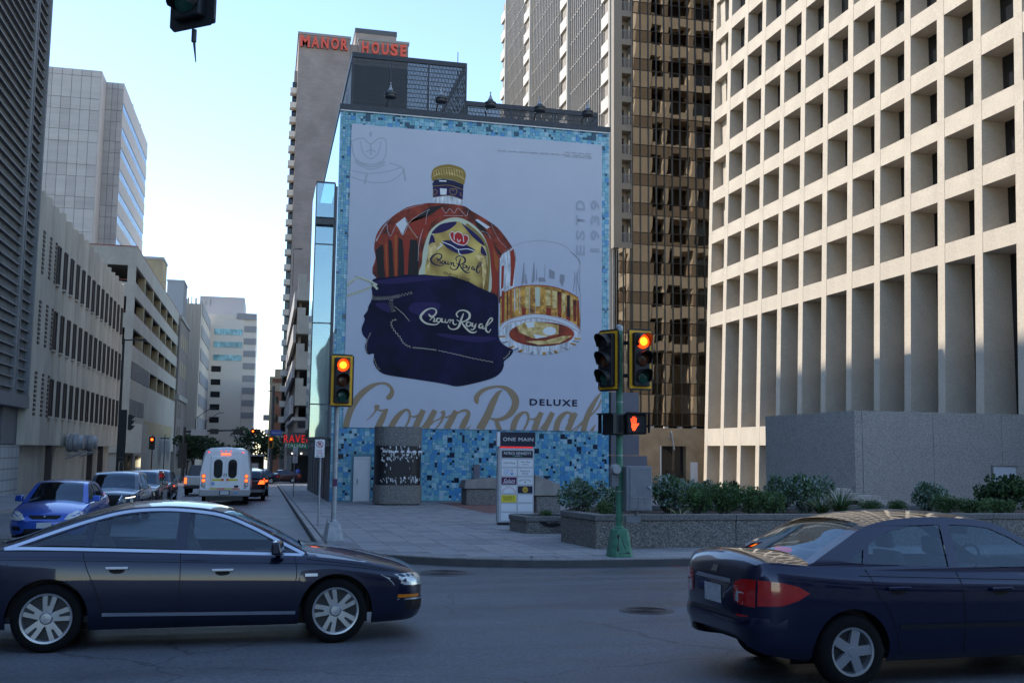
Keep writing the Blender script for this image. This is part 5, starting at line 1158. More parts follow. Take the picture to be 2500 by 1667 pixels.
# ================================================================== signals
def signal_parts(t, red=True, border=True, z0=0.0, s=1.0, on='lens_red_on'):
    W2, Hh = .28*s, 1.22*s
    mb = MB(); r = .05*s
    pl = [(-W2+r,0),(W2-r,0),(W2,r),(W2,Hh-r),(W2-r,Hh),(-W2+r,Hh),(-W2,Hh-r),(-W2,r)]
    n = len(pl); o = len(mb.v); mb.v += [(x,-.005,z+z0) for x,z in pl] + [(x,.012,z+z0) for x,z in pl]
    mb.f.append(tuple(range(n))); mb.m.append(0); mb.f.append(tuple(range(2*n-1,n-1,-1))); mb.m.append(0)
    for i in range(n): mb.f.append((i,(i+1)%n+0,(i+1)%n+n,i+n)); mb.m.append(0)
    mb.build('backplate', 'signal_body', t)
    if border:
        mb = MB(); a, b_, e = .035*s, .095*s, -.012
        mb.box(-W2+a,-W2+b_,e,-.006,a+z0,Hh-a+z0); mb.box(W2-b_,W2-a,e,-.006,a+z0,Hh-a+z0); mb.box(-W2+b_,W2-b_,e,-.006,a+z0,b_+z0); mb.box(-W2+b_,W2-b_,e,-.006,Hh-b_+z0,Hh-a+z0); mb.build('border_tape', 'yellow_tape', t)
    mb = MB(); mb.box(-.17*s,.17*s,-.10*s,.16*s,.08*s+z0,1.14*s+z0); bevel(mb.build('housing', 'signal_body', t), .02*s)
    for k, mt in enumerate(('lens_green_off','lens_amber_off',on if red else 'sign_black')):
        c = (0, -.105*s, z0+(.26+.35*k)*s)
        mb = MB(); mb.lathe([(.145*s,0),(.13*s,-.02*s),(.09*s,-.035*s),(.002,-.045*s)], 24, 'y', c); le = mb.build('lens', mt, t, 60)
        if k == 2 and red: mb = MB(); mb.lathe([(.085*s,-.040*s),(.06*s,-.048*s),(.002,-.055*s)], 20, 'y', c); mb.build('lamp_core', 'lens_red_core', le, 60)
        mb = MB(); nn = 16; L = .24*s; r0 = .155*s
        for i in range(nn):
            t0, t1 = R(-35+250*i/nn), R(-35+250*(i+1)/nn)
            f = lambda tt, rr, yy: (c[0]+rr*math.cos(tt), c[1]-yy, c[2]+rr*math.sin(tt))
            l0 = L*(.45+.55*max(0,math.sin(t0))); l1 = L*(.45+.55*max(0,math.sin(t1)))
            mb.add([f(t0,r0,0),f(t1,r0,0),f(t1,r0,l1),f(t0,r0,l0)]); mb.add([f(t0,r0-.008,l0),f(t1,r0-.008,l1),f(t1,r0-.008,0),f(t0,r0-.008,0)]); mb.add([f(t0,r0,l0),f(t1,r0,l1),f(t1,r0-.008,l1),f(t0,r0-.008,l0)])
        mb.build('visor', 'signal_body', t)
# --- galvanised pole with one head (left corner)
def pole_base(t, m, w0, w1, h, cyl_r, top):
    mb = MB()
    def ring(w, z, c=.35): k = w*(1-c); return [(w,-k,z),(w,k,z),(k,w,z),(-k,w,z),(-w,k,z),(-w,-k,z),(-k,-w,z),(k,-w,z)]
    rs = [ring(w0,0),ring(w0,.03),ring(w1,h-.02),ring(w1*.9,h)]; o = 0
    for q in rs: mb.v += q
    for a in range(3):
        for i in range(8): j = (i+1)%8; mb.f.append((a*8+i,a*8+j,a*8+8+j,a*8+8+i)); mb.m.append(0)
    mb.f.append(tuple(24+i for i in range(8))); mb.m.append(0); mb.build('base', m, t)
    mb = MB(); mb.tube((0,0,h-.02),(0,0,top),cyl_r,cyl_r*.88,16); mb.lathe([(cyl_r*1.4,h-.01),(cyl_r*1.4,h+.02),(cyl_r,h+.05)],16); mb.build('pole', m, t, 40)
p = gnd(813,1320,.15); pz = gz(p.y)+.15
t = thing('signal_pole', 'galvanised pole on a tapered pedestal, red signal head before the poster', 'signal pole', (p.x,p.y,pz))
pole_base(t, 'galv', .23, .16, .44, .06, 4.15)
mb = MB()
for k in range(4): a = R(45+90*k); mb.tube((.2*math.cos(a),.2*math.sin(a),.42),(.17*math.cos(a),.17*math.sin(a),.5),.02,.005,6)
mb.build('bolt', 'galv', t)
mb = MB(); mb.box(-.05,.05,-.068,-.06,1.25,1.42); mb.build('sticker', 'sign_purple', t)
hd = thing('traffic_light', 'red traffic light with yellow bordered backplate on the galvanised pole', 'traffic light', (0,0,0), R(6), 'traffic lights at the near crossing')
q = onY(832,993,p.y-.2); hd.location = (q.x, p.y-.22, q.z); signal_parts(hd)
mb = MB(); mb.box(-.16,-.04,.05,.2,.55,.62); mb.build('bracket', 'signal_body', hd)
# --- green pole
p = gnd(1512,1358,.15); pz = gz(p.y)+.15
t = thing('signal_pole', 'green painted signal pole on a rusty tapered pedestal at the kerb', 'signal pole', (p.x,p.y,pz))
pole_base(t, 'green_paint', .225, .15, .54, .07, onY(1512,806,p.y).z-pz)
mb = MB()
for st_ in ([(-.07,.44,.03),(-.09,.3,.012),(-.1,.22,.02),(-.1,.12,.05)],[(-.02,.4,.012),(.02,.25,.01),(.06,.15,.02)],[(-.08,.08,.025),(.0,.07,.02),(.1,.09,.03),(.15,.07,.015)],[(-.09,.42,.05),(-.085,.38,.04)]):
    for qd in ribbon(smooth_pts(st_,4)): mb.add([(x,-.215+.12*z-.012*1,z) for x,z in qd])
mb.build('rust_stain', 'rust', t)
mb = MB(); mb.lathe([(.072,0),(.072,.10),(.03,.13),(.001,.14)],16,c=(0,0,onY(1512,806,p.y).z-pz-.02)); mb.build('cap', 'galv', t, 40)
mb = MB()
for zz in (1.25,1.95,2.45,3.0): mb.lathe([(.074,zz),(.074,zz+.025)],16)
mb.build('strap', 'galv', t)
hd = thing('traffic_light', 'red traffic light facing the road on the green pole', 'traffic light', (0,0,0), R(8), 'traffic lights at the near crossing')
q = onY(1561,953,p.y-.15); hd.location = (q.x, p.y-.2, q.z); signal_parts(hd, z0=0)
mb = MB(); mb.box(-.32,-.1,.06,.12,.9,.97); mb.box(-.32,-.1,.06,.12,.25,.32); mb.build('bracket', 'signal_body', hd)
hd = thing('traffic_light', 'dark traffic light turned sideways on the left of the green pole', 'traffic light', (0,0,0), R(-62), 'traffic lights at the near crossing')
q = onY(1486,955,p.y); hd.location = (q.x-.02, p.y-.05, q.z); signal_parts(hd, red=False)
mb = MB(); mb.box(.0,.1,.05,.3,.9,.97); mb.box(.0,.1,.05,.3,.25,.32); mb.build('bracket', 'signal_body', hd)
# pedestrian heads
def ped(lab, loc, rz, lit):
    h = thing('pedestrian_signal', lab, 'pedestrian signal', loc, rz, 'pedestrian signals on the green pole')
    mb = MB(); mb.box(-.215,.215,-.08,.16,0,.42); bevel(mb.build('housing', 'signal_body', h), .03)
    mb = MB(); mb.box(-.24,.24,-.2,-.08,.405,.43); mb.box(-.24,-.225,-.16,-.08,.03,.405); mb.box(.225,.24,-.16,-.08,.03,.405); mb.build('hood', 'signal_body', h)
    mb = MB(); mb.box(-.18,.18,-.086,-.081,.04,.38); mb.build('face', 'sign_black', h)
    if lit:
        mb = MB()
        pal = [(-.13,.14),(-.10,.07),(-.05,.07),(-.02,.13),(.035,.20),(.02,.225),(-.02,.195),(-.02,.22),(-.13,.22)]
        polys = [pal] + [[(x,.225),(x+.022,.225),(x+.022+dx,zt),(x+dx,zt)] for x, dx, zt in ((-.135,-.012,.31),(-.106,-.002,.345),(-.076,.004,.35),(-.047,.010,.32))]
        for pl in polys: mb.add([(x,-.089,z) for x,z in pl])
        mb.build('hand_symbol', 'hand_on', h)
    return h
q = onY(1551,1060,p.y-.1); ped('pedestrian signal showing a lit orange hand on the green pole', (q.x, p.y-.12, q.z), R(4), True)
q = onY(1494,1062,p.y); ped('dark pedestrian signal turned sideways on the left of the green pole', (q.x, p.y, q.z), R(-70), False)
# cabinet and meter
a_, c_ = onY(1526,1247,p.y-.2), onY(1588,1138,p.y-.2); cwid, chgt = c_.x-a_.x, c_.z-a_.z
cb_ = thing('control_cabinet', 'grey steel control cabinet with louvres hung on the green pole', 'cabinet', ((a_.x+c_.x)/2, p.y-.12, a_.z))
mb = MB(); mb.box(-cwid/2,cwid/2,-.16,.16,0,chgt); bevel(mb.build('body', 'grey_paint', cb_), .012)
mb = MB(); mb.box(-cwid/2+.07,cwid/2-.02,-.178,-.162,.02,chgt-.03); dr = bevel(mb.build('door', 'grey_paint', cb_), .006)
for cx_ in (-.10,.03,.16):
    for k in range(8): mb = MB(); mb.box(cx_-.05,cx_+.05,-.19,-.178,.08+k*.026,.09+k*.026); mb.build('louvre', 'galv', dr)
mb = MB(); mb.lathe([(.03,0),(.03,-.05),(.001,-.06)],12,'y',(cwid/2-.07,-.178,chgt*.53)); mb.build('lock', 'galv', dr)
mb = MB(); mb.box(-.03,.11,-.184,-.1785,chgt*.42,chgt*.55); mb.build('hatch', 'grey_paint', dr)
mb = MB(); mb.tube((.0,0,-.1),(.0,0,.01),.045); mb.box(-.23,.07,-.05,.05,-.22,-.1); mb.build('conduit_box', 'grey_paint', cb_)
a_, c_ = onY(1487,1186,p.y), onY(1509,1133,p.y)
mt_ = thing('electric_meter', 'round electric meter on a grey box left of the green pole', 'meter', ((a_.x+c_.x)/2, p.y-.08, a_.z))
mb = MB(); mb.box(-.085,.06,-.07,.09,.0,.24); bevel(mb.build('box', 'grey_paint', mt_), .01)
mb = MB(); mb.lathe([(.10,0),(.10,-.06),(.085,-.12),(.001,-.13)],20,'y',(-.02,-.07,.33)); mb.build('dial', 'galv', mt_, 40); mb = MB(); mb.box(-.1,.06,-.07,.06,.24,.42); mb.build('socket', 'grey_paint', mt_)
# --- head hanging above the road, near the camera
d = ray(468,70); k = (5.15-H0)/d.z; hp = CP+d*k
hd = thing('traffic_light', 'black traffic light hanging overhead at the top edge of the view', 'traffic light', (hp.x, hp.y, hp.z+.0), R(-38))
signal_parts(hd, red=False, border=False, z0=0, s=.80)
mb = MB(); mb.tube((0,.03,.95),(0,.03,2.6),.03); mb.tube((0,.03,.0),(.0,.03,-.1),.02); mb.tube((0,.03,-.08),(.03,.03,-.27),.012,.004); mb.build('hanger', 'black_metal', hd)
arm_ = thing('mast_arm', 'dark mast arm above the view carrying the hanging traffic light', 'mast arm', (-14.5, hp.y+.03, gz(hp.y)))
mb = MB(); mb.tube((0,0,0),(0,0,7.6),.14,.11,12); mb.build('post', 'black_metal', arm_, 40); mb = MB(); mb.tube((0,0,7.3),(hp.x+15.2,0,7.6),.1,.06,12); mb.build('arm', 'black_metal', arm_, 40)
# --- distant signals and poles
def far_head(lab, px0, px1, py0, py1, Y, red, border, rz=0, horiz=False):
    a_, c_ = onY(px0,py1,Y), onY(px1,py0,Y)
    h = thing('traffic_light', lab, 'traffic light', ((a_.x+c_.x)/2, Y, a_.z), rz)
    if horiz:
        h.location = (a_.x, Y, (a_.z+c_.z)/2); s = (c_.x-a_.x)/1.22; signal_parts(h, red=red, border=border, s=s); h.rotation_euler = (0, R(90), 0); h.location = (a_.x, Y, (a_.z+c_.z)/2)
        if red: h.rotation_euler = (0, R(-90), 0); h.location = (c_.x, Y, (a_.z+c_.z)/2)
    else: signal_parts(h, red=red, border=border, s=(c_.z-a_.z)/1.22)
    return h
def post(name, lab, cat, px, pyb, pyt, Y, r, m='black_metal', base=True):
    a_, c_ = onY(px,pyb,Y), onY(px,pyt,Y); zb = gz(Y)+.15
    t = thing(name, lab, cat, (a_.x, Y, zb)); mb = MB(); mb.tube((0,0,0),(0,0,c_.z-zb),r,r*.8,12); mb.build('pole', m, t, 40)
    if base: mb = MB(); mb.lathe([(r*2.2,0),(r*2.2,.12),(r*1.5,.3),(r*1.05,.5)],12); mb.build('base', m, t, 40)
    return t, c_
YP = 76.0
t, c_ = post('lamp_post', 'tall black lamp post by the slot windowed office', 'lamp post', 284, 1180, 826, YP, .10)
mb = MB(); mb.tube((0,0,c_.z-gz(YP)-.25),(1.1,0,c_.z-gz(YP)-.2),.05); mb.box(.6,1.5,-.15,.15,c_.z-gz(YP)-.26,c_.z-gz(YP)-.14); mb.build('lamp_arm', 'black_metal', t)
a_, c_ = onY(285,1126,YP-.2), onY(311,1000,YP-.2)
o = thing('sign_board', 'tall black sign panel fixed to the lamp post by the office', 'sign panel', ((a_.x+c_.x)/2, YP-.25, a_.z)); wd = c_.x-a_.x
mb = MB(); mb.box(-wd/2,wd/2,-.12,.12,0,c_.z-a_.z); bevel(mb.build('case', 'signal_body', o), .03); mb = MB(); mb.box(-wd/2+.05,wd/2-.05,-.13,-.121,.25,.33); mb.build('strip', 'dark_grey', o); mb = MB(); mb.box(-wd*.1,wd*.35,-.13,.13,-1.4,-.02); mb.build('leg', 'black_metal', o)
far_head('dark traffic light seen from behind beside the tall black sign panel', 311, 325, 1010, 1052, YP, False, False, R(100))
t, c_ = post('signal_post', 'slim black signal post before the garage on the left pavement', 'signal post', 368, 1158, 1062, 104, .08)
far_head('small red traffic light on the slim black post at the left', 363, 379, 1066, 1097, 103.8, True, False)
t, c_ = post('sign_post', 'thin black street sign post left of the far crossing', 'sign post', 398, 1165, 1060, 98, .05)
mb = MB(); mb.box(-.25,.25,-.03,.03,c_.z-gz(98)-1.9,c_.z-gz(98)-.7); mb.build('plate', 'galv', t); mb = MB(); mb.box(-.4,.4,-.02,.02,c_.z-gz(98)-.55,c_.z-gz(98)-.45); mb.build('blade', 'black_metal', t)
YM = 122.0
t, c_ = post('mast_arm', 'black mast arm with two dark heads reaching over the far street', 'mast arm', 447, 1130, 1042, YM, .2)
e = onY(586,1046,YM); L = e.x-c_.x; hz0 = c_.z-gz(YM)-.15
mb = MB(); mb.tube((0,0,hz0-.5),(L,0,hz0-.25),.13,.08,10); mb.build('arm', 'black_metal', t, 40)
for k, (pa, pb) in enumerate(((508,530),(565,588))):
    a_, b2 = onY(pa,1054,YM), onY(pb,1043,YM); mb = MB(); mb.box(a_.x-c_.x,b2.x-c_.x,-.2,.1,hz0-.75,hz0-.15); bevel(mb.build('signal_head', 'signal_body', t), .04)
a_, b2 = onY(463,1055,YM), onY(502,1043,YM); mb = MB(); mb.box(a_.x-c_.x,b2.x-c_.x,-.2,-.14,hz0-.95,hz0-.25); mb.build('name_sign', 'galv', t)
mb = MB(); mb.box(-.55,.35,-.15,.15,1.4,4.2); mb.build('control_box', 'black_metal', t)
YC = 120.8
t, c_ = post('signal_pole', 'slim white signal pole at the corner by the restaurant', 'signal pole', 653, 1172, 1048, YC, .09, 'galv')
far_head('red traffic light with yellow border at the restaurant corner', 655, 668, 1066, 1094, YC-.3, True, True)
far_head('red traffic light lying sideways over the street by the oak', 612, 637, 1046, 1059, YC-.3, True, False, 0, True)
mb = MB(); q = onY(637,1052,YC); mb.tube((0,0,q.z-gz(YC)-.15),(q.x-c_.x,0,q.z-gz(YC)-.15),.05); mb.build('arm', 'black_metal', t)
a_, b2 = onY(661,1062,YC-.2), onY(688,1050,YC-.2)
o = thing('street_sign', 'blue street name sign reading Commerce by the far crossing', 'street sign', ((a_.x+b2.x)/2, YC-.2, a_.z)); mb = MB(); mb.box(-(b2.x-a_.x)/2,(b2.x-a_.x)/2,-.03,.03,0,b2.z-a_.z); mb.build('blade', 'sign_blue', o)
text('lettering', 'Commerce', (0,-.035,(b2.z-a_.z)/2), (b2.x-a_.x)*.8, 'sign_white', o, extrude=.003)
a_, b2 = onY(646,1058,YC-.2), onY(655,1048,YC-.2); mb = MB(); mb.box(a_.x,b2.x,YC-.25,YC-.2,a_.z,b2.z); o = tag(mb.build('turn_sign', 'sign_white'), 'small white turn sign above the slim white pole', 'road sign')
t, c_ = post('lamp_post', 'thick dark lamp post rising behind the restaurant corner signal', 'lamp post', 660, 1168, 942, YC+1.5, .2, 'dark_grey')
mb = MB(); q = onY(637,955,YC+1.5); mb.tube((0,0,q.z-gz(YC)-.1),(q.x-c_.x,0,q.z-gz(YC)),.06); mb.build('lamp_arm', 'dark_grey', t)
for px, pb, pt, Y in ((475,1100,1020,190),(500,1095,1028,215)):
    t, c_ = post('lamp_post', 'thin lamp post with long arm before the cream building, %s' % ('nearer one' if Y < 200 else 'farther one'), 'lamp post', px, pb, pt, Y, .12, 'dark_grey', False)
    mb = MB(); mb.tube((0,0,c_.z-gz(Y)-.2),(2.4,0,c_.z-gz(Y)+1.6),.06); mb.tube((2.4,0,c_.z-gz(Y)+1.6),(3.4,0,c_.z-gz(Y)+1.6),.06); mb.build('lamp_arm', 'dark_grey', t)
t, c_ = post('lamp_post', 'slim roof lamp on the parking deck below the brick tower', 'lamp post', 714, 700, 608, GRY+3, .06, 'dark_grey', False); t.location.z = onY(714,700,GRY+3).z
t.children[0].scale = (1,1,(c_.z-t.location.z)/(c_.z-gz(GRY+3)-.15)); mb = MB(); zz = c_.z-t.location.z; mb.tube((0,0,zz),(.7,0,zz+.05),.05); mb.box(.5,1.0,-.12,.12,zz,zz+.1); mb.build('lamp_arm', 'dark_grey', t)
# --- no parking signs
def noparking(px, pyb, x0, x1, y0, y1, lab, two=False):
    p = gnd(px, pyb, .15); zb = gz(p.y)+.15; a_, c_ = onY(x0,y1,p.y), onY(x1,y0,p.y)
    t = thing('no_parking_sign', lab, 'sign', (p.x, p.y, zb), 0, 'no parking signs along the kerb'); w = c_.x-a_.x; h = c_.z-a_.z; cx_ = (a_.x+c_.x)/2-p.x; z0 = a_.z-zb
    mb = MB(); mb.tube((0,0,0),(0,0,c_.z-zb+.02),.03,.03,8); mb.build('post', 'galv', t)
    mb = MB(); mb.box(cx_-w/2,cx_+w/2,-.05,-.035,z0,z0+h); bevel(mb.build('plate', 'sign_white', t), .004)
    y = -.053; c = (cx_, z0+h*.73); r = w*.36; mb = MB(); n = 28
    for i in range(n):
        t0, t1 = 2*math.pi*i/n, 2*math.pi*(i+1)/n; mb.add([(c[0]+r*math.cos(t0),y,c[1]+r*math.sin(t0)),(c[0]+r*math.cos(t1),y,c[1]+r*math.sin(t1)),(c[0]+r*.82*math.cos(t1),y,c[1]+r*.82*math.sin(t1)),(c[0]+r*.82*math.cos(t0),y,c[1]+r*.82*math.sin(t0))])
    s_ = .707*r*.9; mb.add([(c[0]-s_-.01,y-.002,c[1]+s_),(c[0]-s_+.012,y-.002,c[1]+s_+.01),(c[0]+s_+.01,y-.002,c[1]-s_),(c[0]+s_-.012,y-.002,c[1]-s_-.01)]); mb.build('ring', 'sign_red', t)
    text('lettering', 'P', (c[0],y-.001,c[1]), r*.75, 'sign_black', t, extrude=0, h=r*1.15, offset=.02)
    text('lettering', 'ANY', (cx_,y,z0+h*.37), w*.6, 'sign_red', t, extrude=0, h=h*.11); text('lettering', 'TIME', (cx_,y,z0+h*.22), w*.72, 'sign_red', t, extrude=0, h=h*.11)
    mb = MB(); zz = z0+h*.08
    for q in ribbon([(cx_-w*.36,zz-.005,.002),(cx_-w*.22,zz+.012,h*.06),(cx_-w*.1,zz+.004,h*.02),(cx_,zz,h*.015),(cx_+w*.1,zz+.004,h*.02),(cx_+w*.22,zz+.012,h*.06),(cx_+w*.36,zz-.005,.002)]): mb.add([(x,y,z) for x,z in q])
    mb.build('arrow', 'sign_black', t)
    if two: mb = MB(); mb.box(cx_-w/2,cx_+w/2,-.05,-.035,z0+h+.02,z0+h*1.45); mb.build('plate', 'sign_white', t)
noparking(777, 1284, 768, 793, 1073, 1116, 'nearer no parking any time sign on a thin post by the kerb')
noparking(716, 1212, 714, 727, 1104, 1130, 'farther pair of no parking signs on a thin post before the restaurant', True)
# ================================================================== plaza furniture
p = gnd(968,1233,.15); KY = p.y+.95; zb = gz(KY)+.15; kx = onY(968,1232,KY).x
kc = thing('kiosk_column', 'stout oval concrete column with a soot black display band', 'kiosk', (kx, KY, zb))
def oval(rx, ry, n=40, pw=3.2): return [(rx*math.copysign(abs(math.cos(2*math.pi*i/n))**(2/pw), math.cos(2*math.pi*i/n)), ry*math.copysign(abs(math.sin(2*math.pi*i/n))**(2/pw), math.sin(2*math.pi*i/n))) for i in range(n)]
kr = 113/2*(KY+.6)/F*.985; zz = [onY(968,y,KY-.9).z-zb for y in (1231,1184,1088,1041)]
zz[0] = .07
mb = MB(); mb.prism(oval(kr*1.02,.98),zz[0],zz[1]); mb.build('base_drum', 'aggregate_dark', kc, 35)
mb = MB(); mb.prism(oval(kr*.985,.95),zz[1],zz[2]); mb.build('display_band', 'sign_black', kc, 35)
mb = MB(); mb.prism(oval(kr,.97),zz[2],zz[3]); mb.build('top_drum', 'aggregate_dark', kc, 35)
mb = MB(); mb.box(-.75,-.15,-.9,.9,0,.07); mb.box(.4,.9,-.9,.9,0,.07); mb.build('foot', 'black_void', kc)
mb = MB(); random.seed(21)
for k in range(150):
    x = random.uniform(-.93,.93)*kr*.9; top = random.random() < .55
    z = (zz[2]-random.uniform(.1,.75)) if top else zz[1]+random.uniform(.08,.32)
    if not top and random.random() < .3: z = random.uniform(zz[1],zz[2])
    w, h = random.uniform(.008,.06), random.uniform(.02,.16); yq = -.952
    mb.add([(x,yq,z),(x+w,yq,z+random.uniform(-.02,.02)),(x+w*random.uniform(.3,1),yq,z+h),(x-w*.3,yq,z+h*.8)])
for k in range(7): x = -.8+k*.27; mb.add([(x,-.953,zz[2]-.3),(x+.2,-.953,zz[2]-.3),(x+.16,-.953,zz[2]-.2),(x+.02,-.953,zz[2]-.2)])
mb.build('peeled_patches', 'ink_glass', kc)
# monument sign
p = gnd(1258,1281,.15); zb = gz(p.y)+.15; s = 1.06/370
ms = thing('tenant_sign', 'upright white tenant directory sign headed ONE MAIN', 'sign', (onY(1258,1281,p.y).x, p.y, zb), R(-4))
cx_ = lambda x: (x-350)*s; cz_ = lambda y: (1125-y)*s
def sb(n, x0, x1, y0, y1, ya, yb_, m, bev=0): mb = MB(); mb.box(cx_(x0),cx_(x1),ya,yb_,cz_(y1),cz_(y0)); o = mb.build(n, m, ms); bevel(o, bev) if bev else None; return o
sb('body', 165, 535, 325, 1095, -.13, .13, 'sign_body', .01); sb('header', 172, 548, 155, 305, -.15, .15, 'sign_navy', .01); sb('header_side', 140, 171, 155, 304, -.14, .14, 'white_panel'); sb('light_strip', 178, 522, 307, 323, -.12, .12, 'red_glow'); sb('foot', 160, 530, 1096, 1125, -.11, .11, 'sign_black')
sb('side_rail', 150, 164, 330, 1095, -.12, .12, 'galv')
def stx(st_, x0, x1, y0, y1, m, **kw): return text('lettering', st_, ((cx_(x0)+cx_(x1))/2,-.152 if y1 < 306 else -.142,(cz_(y0)+cz_(y1))/2), cx_(x1)-cx_(x0), m, ms, h=cz_(y0)-cz_(y1), extrude=0, **kw)
stx('ONE MAIN', 202, 524, 213, 250, 'sign_white', space=1.1)
sb('tenant_plate', 192, 521, 350, 423, -.14, -.131, 'sign_navy'); stx("PATRICK KENNEDY'S", 213, 502, 363, 393, 'sign_white'); stx('IRISH PUB', 335, 385, 402, 412, 'sign_white'); sb('emblem', 308, 326, 398, 416, -.141, -.1405, 'sign_green'); sb('emblem', 392, 410, 398, 416, -.141, -.1405, 'sign_green')
rws = [(443,520),(535,612),(628,702),(720,793),(812,888),(905,982),(998,1075)]; pm_ = {(2,0):'sign_purple',(3,1):'sign_navy',(4,0):'sign_yellow'}
for r, (ya, yb_) in enumerate(rws):
    for c, (xa, xb) in enumerate(((190,350),(366,521))): sb('tenant_plate', xa, xb, ya, yb_, -.14, -.131, pm_.get((r,c),'white_panel'), .002)
stx('Chef Wang', 210, 332, 468, 492, 'sign_black'); stx('One Main', 393, 494, 456, 474, 'sign_black'); stx('Sundry', 410, 478, 484, 504, 'sign_black')
for q, w in enumerate(('ONE','MAIN','PERK')): stx(w, 214, 272, 544+q*21, 558+q*21, 'logo_blue')
for dx, dz, m in ((300,548,'sign_navy'),(288,560,'sign_navy'),(312,560,'sign_red'),(300,573,'sign_red')):
    mb = MB(); mb.add([(cx_(dx)-.018,-.142,cz_(dz)),(cx_(dx),-.142,cz_(dz)-.018),(cx_(dx)+.018,-.142,cz_(dz)),(cx_(dx),-.142,cz_(dz)+.018)]); mb.build('emblem', m, ms)
mb = MB(); mb.add([(cx_(277)+ (cx_(323)-cx_(277))*k/8*1.0, -.142, cz_(585)-math.sin(math.pi*k/8)*.055) for k in range(9)][::-1]); mb.build('emblem', 'logo_blue', ms)
stx('Posters &', 390, 494, 550, 570, 'sign_black'); stx('Prints', 412, 474, 578, 598, 'sign_black')
stx('Salata', 206, 334, 642, 690, 'sign_white', shear=.5); stx('GRILL & VINE', 378, 508, 645, 672, 'sign_black', arc=4.6); sb('emblem', 439, 446, 668, 686, -.142, -.1405, 'sign_black')
stx("POP'S COIN SHOPPE", 196, 344, 724, 790, 'sign_red', arc=3.2)
mb = MB(); mb.lathe([(.085,0),(.085,-.002),(.001,-.003)],20,'y',(cx_(443),-.1405,cz_(756))); mb.build('emblem', 'sign_gold', ms); mb = MB()
for k in range(3): mb.box(cx_(425),cx_(461),-.1455,-.144,cz_(750+k*9),cz_(747+k*9))
mb.build('emblem', 'sign_navy', ms)
stx("DICKEY'S", 212, 324, 824, 852, 'sign_black'); stx('BARBECUE PIT', 220, 316, 856, 868, 'sign_black')
# stair parapets beside the tiled wall
def parapet(lab, px0, px1, pyt, pyb, Y, depth, rz=0, slope=.0):
    a_, c_ = onY(px0,pyb,Y), onY(px1,pyt,Y); L = c_.x-a_.x; H = c_.z-a_.z
    t = thing('stair_parapet', lab, 'parapet', ((a_.x+c_.x)/2, Y, gz(Y)+.15), rz); z1 = c_.z-gz(Y)-.15
    mb = MB(); mb.box(-L/2+.12,L/2-.05,0,depth,0,z1*.58); bevel(mb.build('wall', 'aggregate_dark', t), .03)
    mb = MB(); mb.hexa([(-L/2,-.1,z1*.6),(L/2,-.1,z1*.6),(L/2,depth+.1,z1*.6),(-L/2,depth+.1,z1*.6),(-L/2+.1,.12,z1*(1-slope)),(L/2-.05,.12,z1),(L/2-.05,depth-.1,z1),(-L/2+.1,depth-.1,z1*(1-slope))]); bevel(mb.build('coping', 'cap_stone', t), .03)
    return t
parapet('low concrete stair parapet left of the tenant sign', 1132, 1216, 1166, 1232, 46.5, 1.3, 0, .1)
parapet('light concrete stair parapet right of the tenant sign', 1302, 1372, 1182, 1240, 38.5, 1.1, 0, -.35)
mb = MB(); a_, c_ = onY(1156,1202,50.8), onY(1172,1133,50.8); mb.box(0,c_.x-a_.x,0,.15,-.5,c_.z-a_.z); 
for k in range(5): mb.box(.03+k*.06,.05+k*.06,-.02,-.001,-.4,c_.z-a_.z-.02)
o = mb.build('utility_box', 'pylon'); o.location = (a_.x, 50.8, a_.z); tag(o, 'grey ribbed utility box against the tiled wall', 'utility box')
mb = MB(); a_ = gnd(1124,1224,.15); mb.tube((0,0,0),(0,0,.85),.07,.07,10); mb.lathe([(.07,.85),(.05,.9),(.001,.92)],10); o = mb.build('bollard', 'grey_paint'); o.location = (a_.x,a_.y,gz(a_.y)+.15); tag(o, 'short grey bollard before the tiled wall', 'bollard')
# planters
def planter(name, lab, pts, h, wall, soil, capm='aggregate_cap', seg=3.2, kind='planter'):
    t = thing(name, lab, kind, (pts[0][0],pts[0][1],gz(pts[0][1])+.15)); O = Vector(t.location); n = len(pts)
    for i in range(n):
        a, c = Vector(pts[i]), Vector(pts[(i+1)%n]); L = (c-a).length; u = (c-a)/L; nn = Vector((-u.y,u.x)); k = max(1, round(L/seg))
        for j in range(k):
            p0 = a+u*(L*j/k+.006); p1 = a+u*(L*(j+1)/k-.006)
            if j == 0: p0 += u*wall*.0
            for (za, zb_, o0, o1, m_, nm_) in ((-.05,h-.13,.03,wall,'aggregate','wall_panel'),(h-.125,h,0,wall+.02,capm,'cap')):
                q = [p0+nn*o0, p1+nn*o0, p1+nn*o1-u*(wall if j == k-1 else 0)*.0, p0+nn*o1]
                if j == k-1: q[2] = q[2]-u*o1
                if j == 0: q[3] = q[3]+u*o1
                mb = MB(); mb.hexa([(v.x-O.x,v.y-O.y,gz(v.y)+.15+za-O.z) for v in q]+[(v.x-O.x,v.y-O.y,gz(v.y)+.15+zb_-O.z) for v in q]); bevel(mb.build(nm_, m_, t), .012)
    mb = MB(); c = Vector((sum(p[0] for p in pts)/n, sum(p[1] for p in pts)/n))
    mb.add([(p[0]+(c.x-p[0])*.02-O.x,p[1]+(c.y-p[1])*.05-O.y,gz(p[1])+.15+h-soil-O.z) for p in pts]); mb.build('soil', 'soil', t)
    return t
pa, pb = gnd(1452,1340,.15), gnd(1351,1322,.15)
planter('long_planter', 'long exposed aggregate planter wall with shrubs behind the green pole', [(pa.x,pa.y),(26.5,pa.y-.1),(26.5,26.8),(8.6,26.8),(pb.x+.15,pb.y)], .72, .34, .13)
p0, p1 = gnd(1241,1295,.15), gnd(1284,1303,.15)
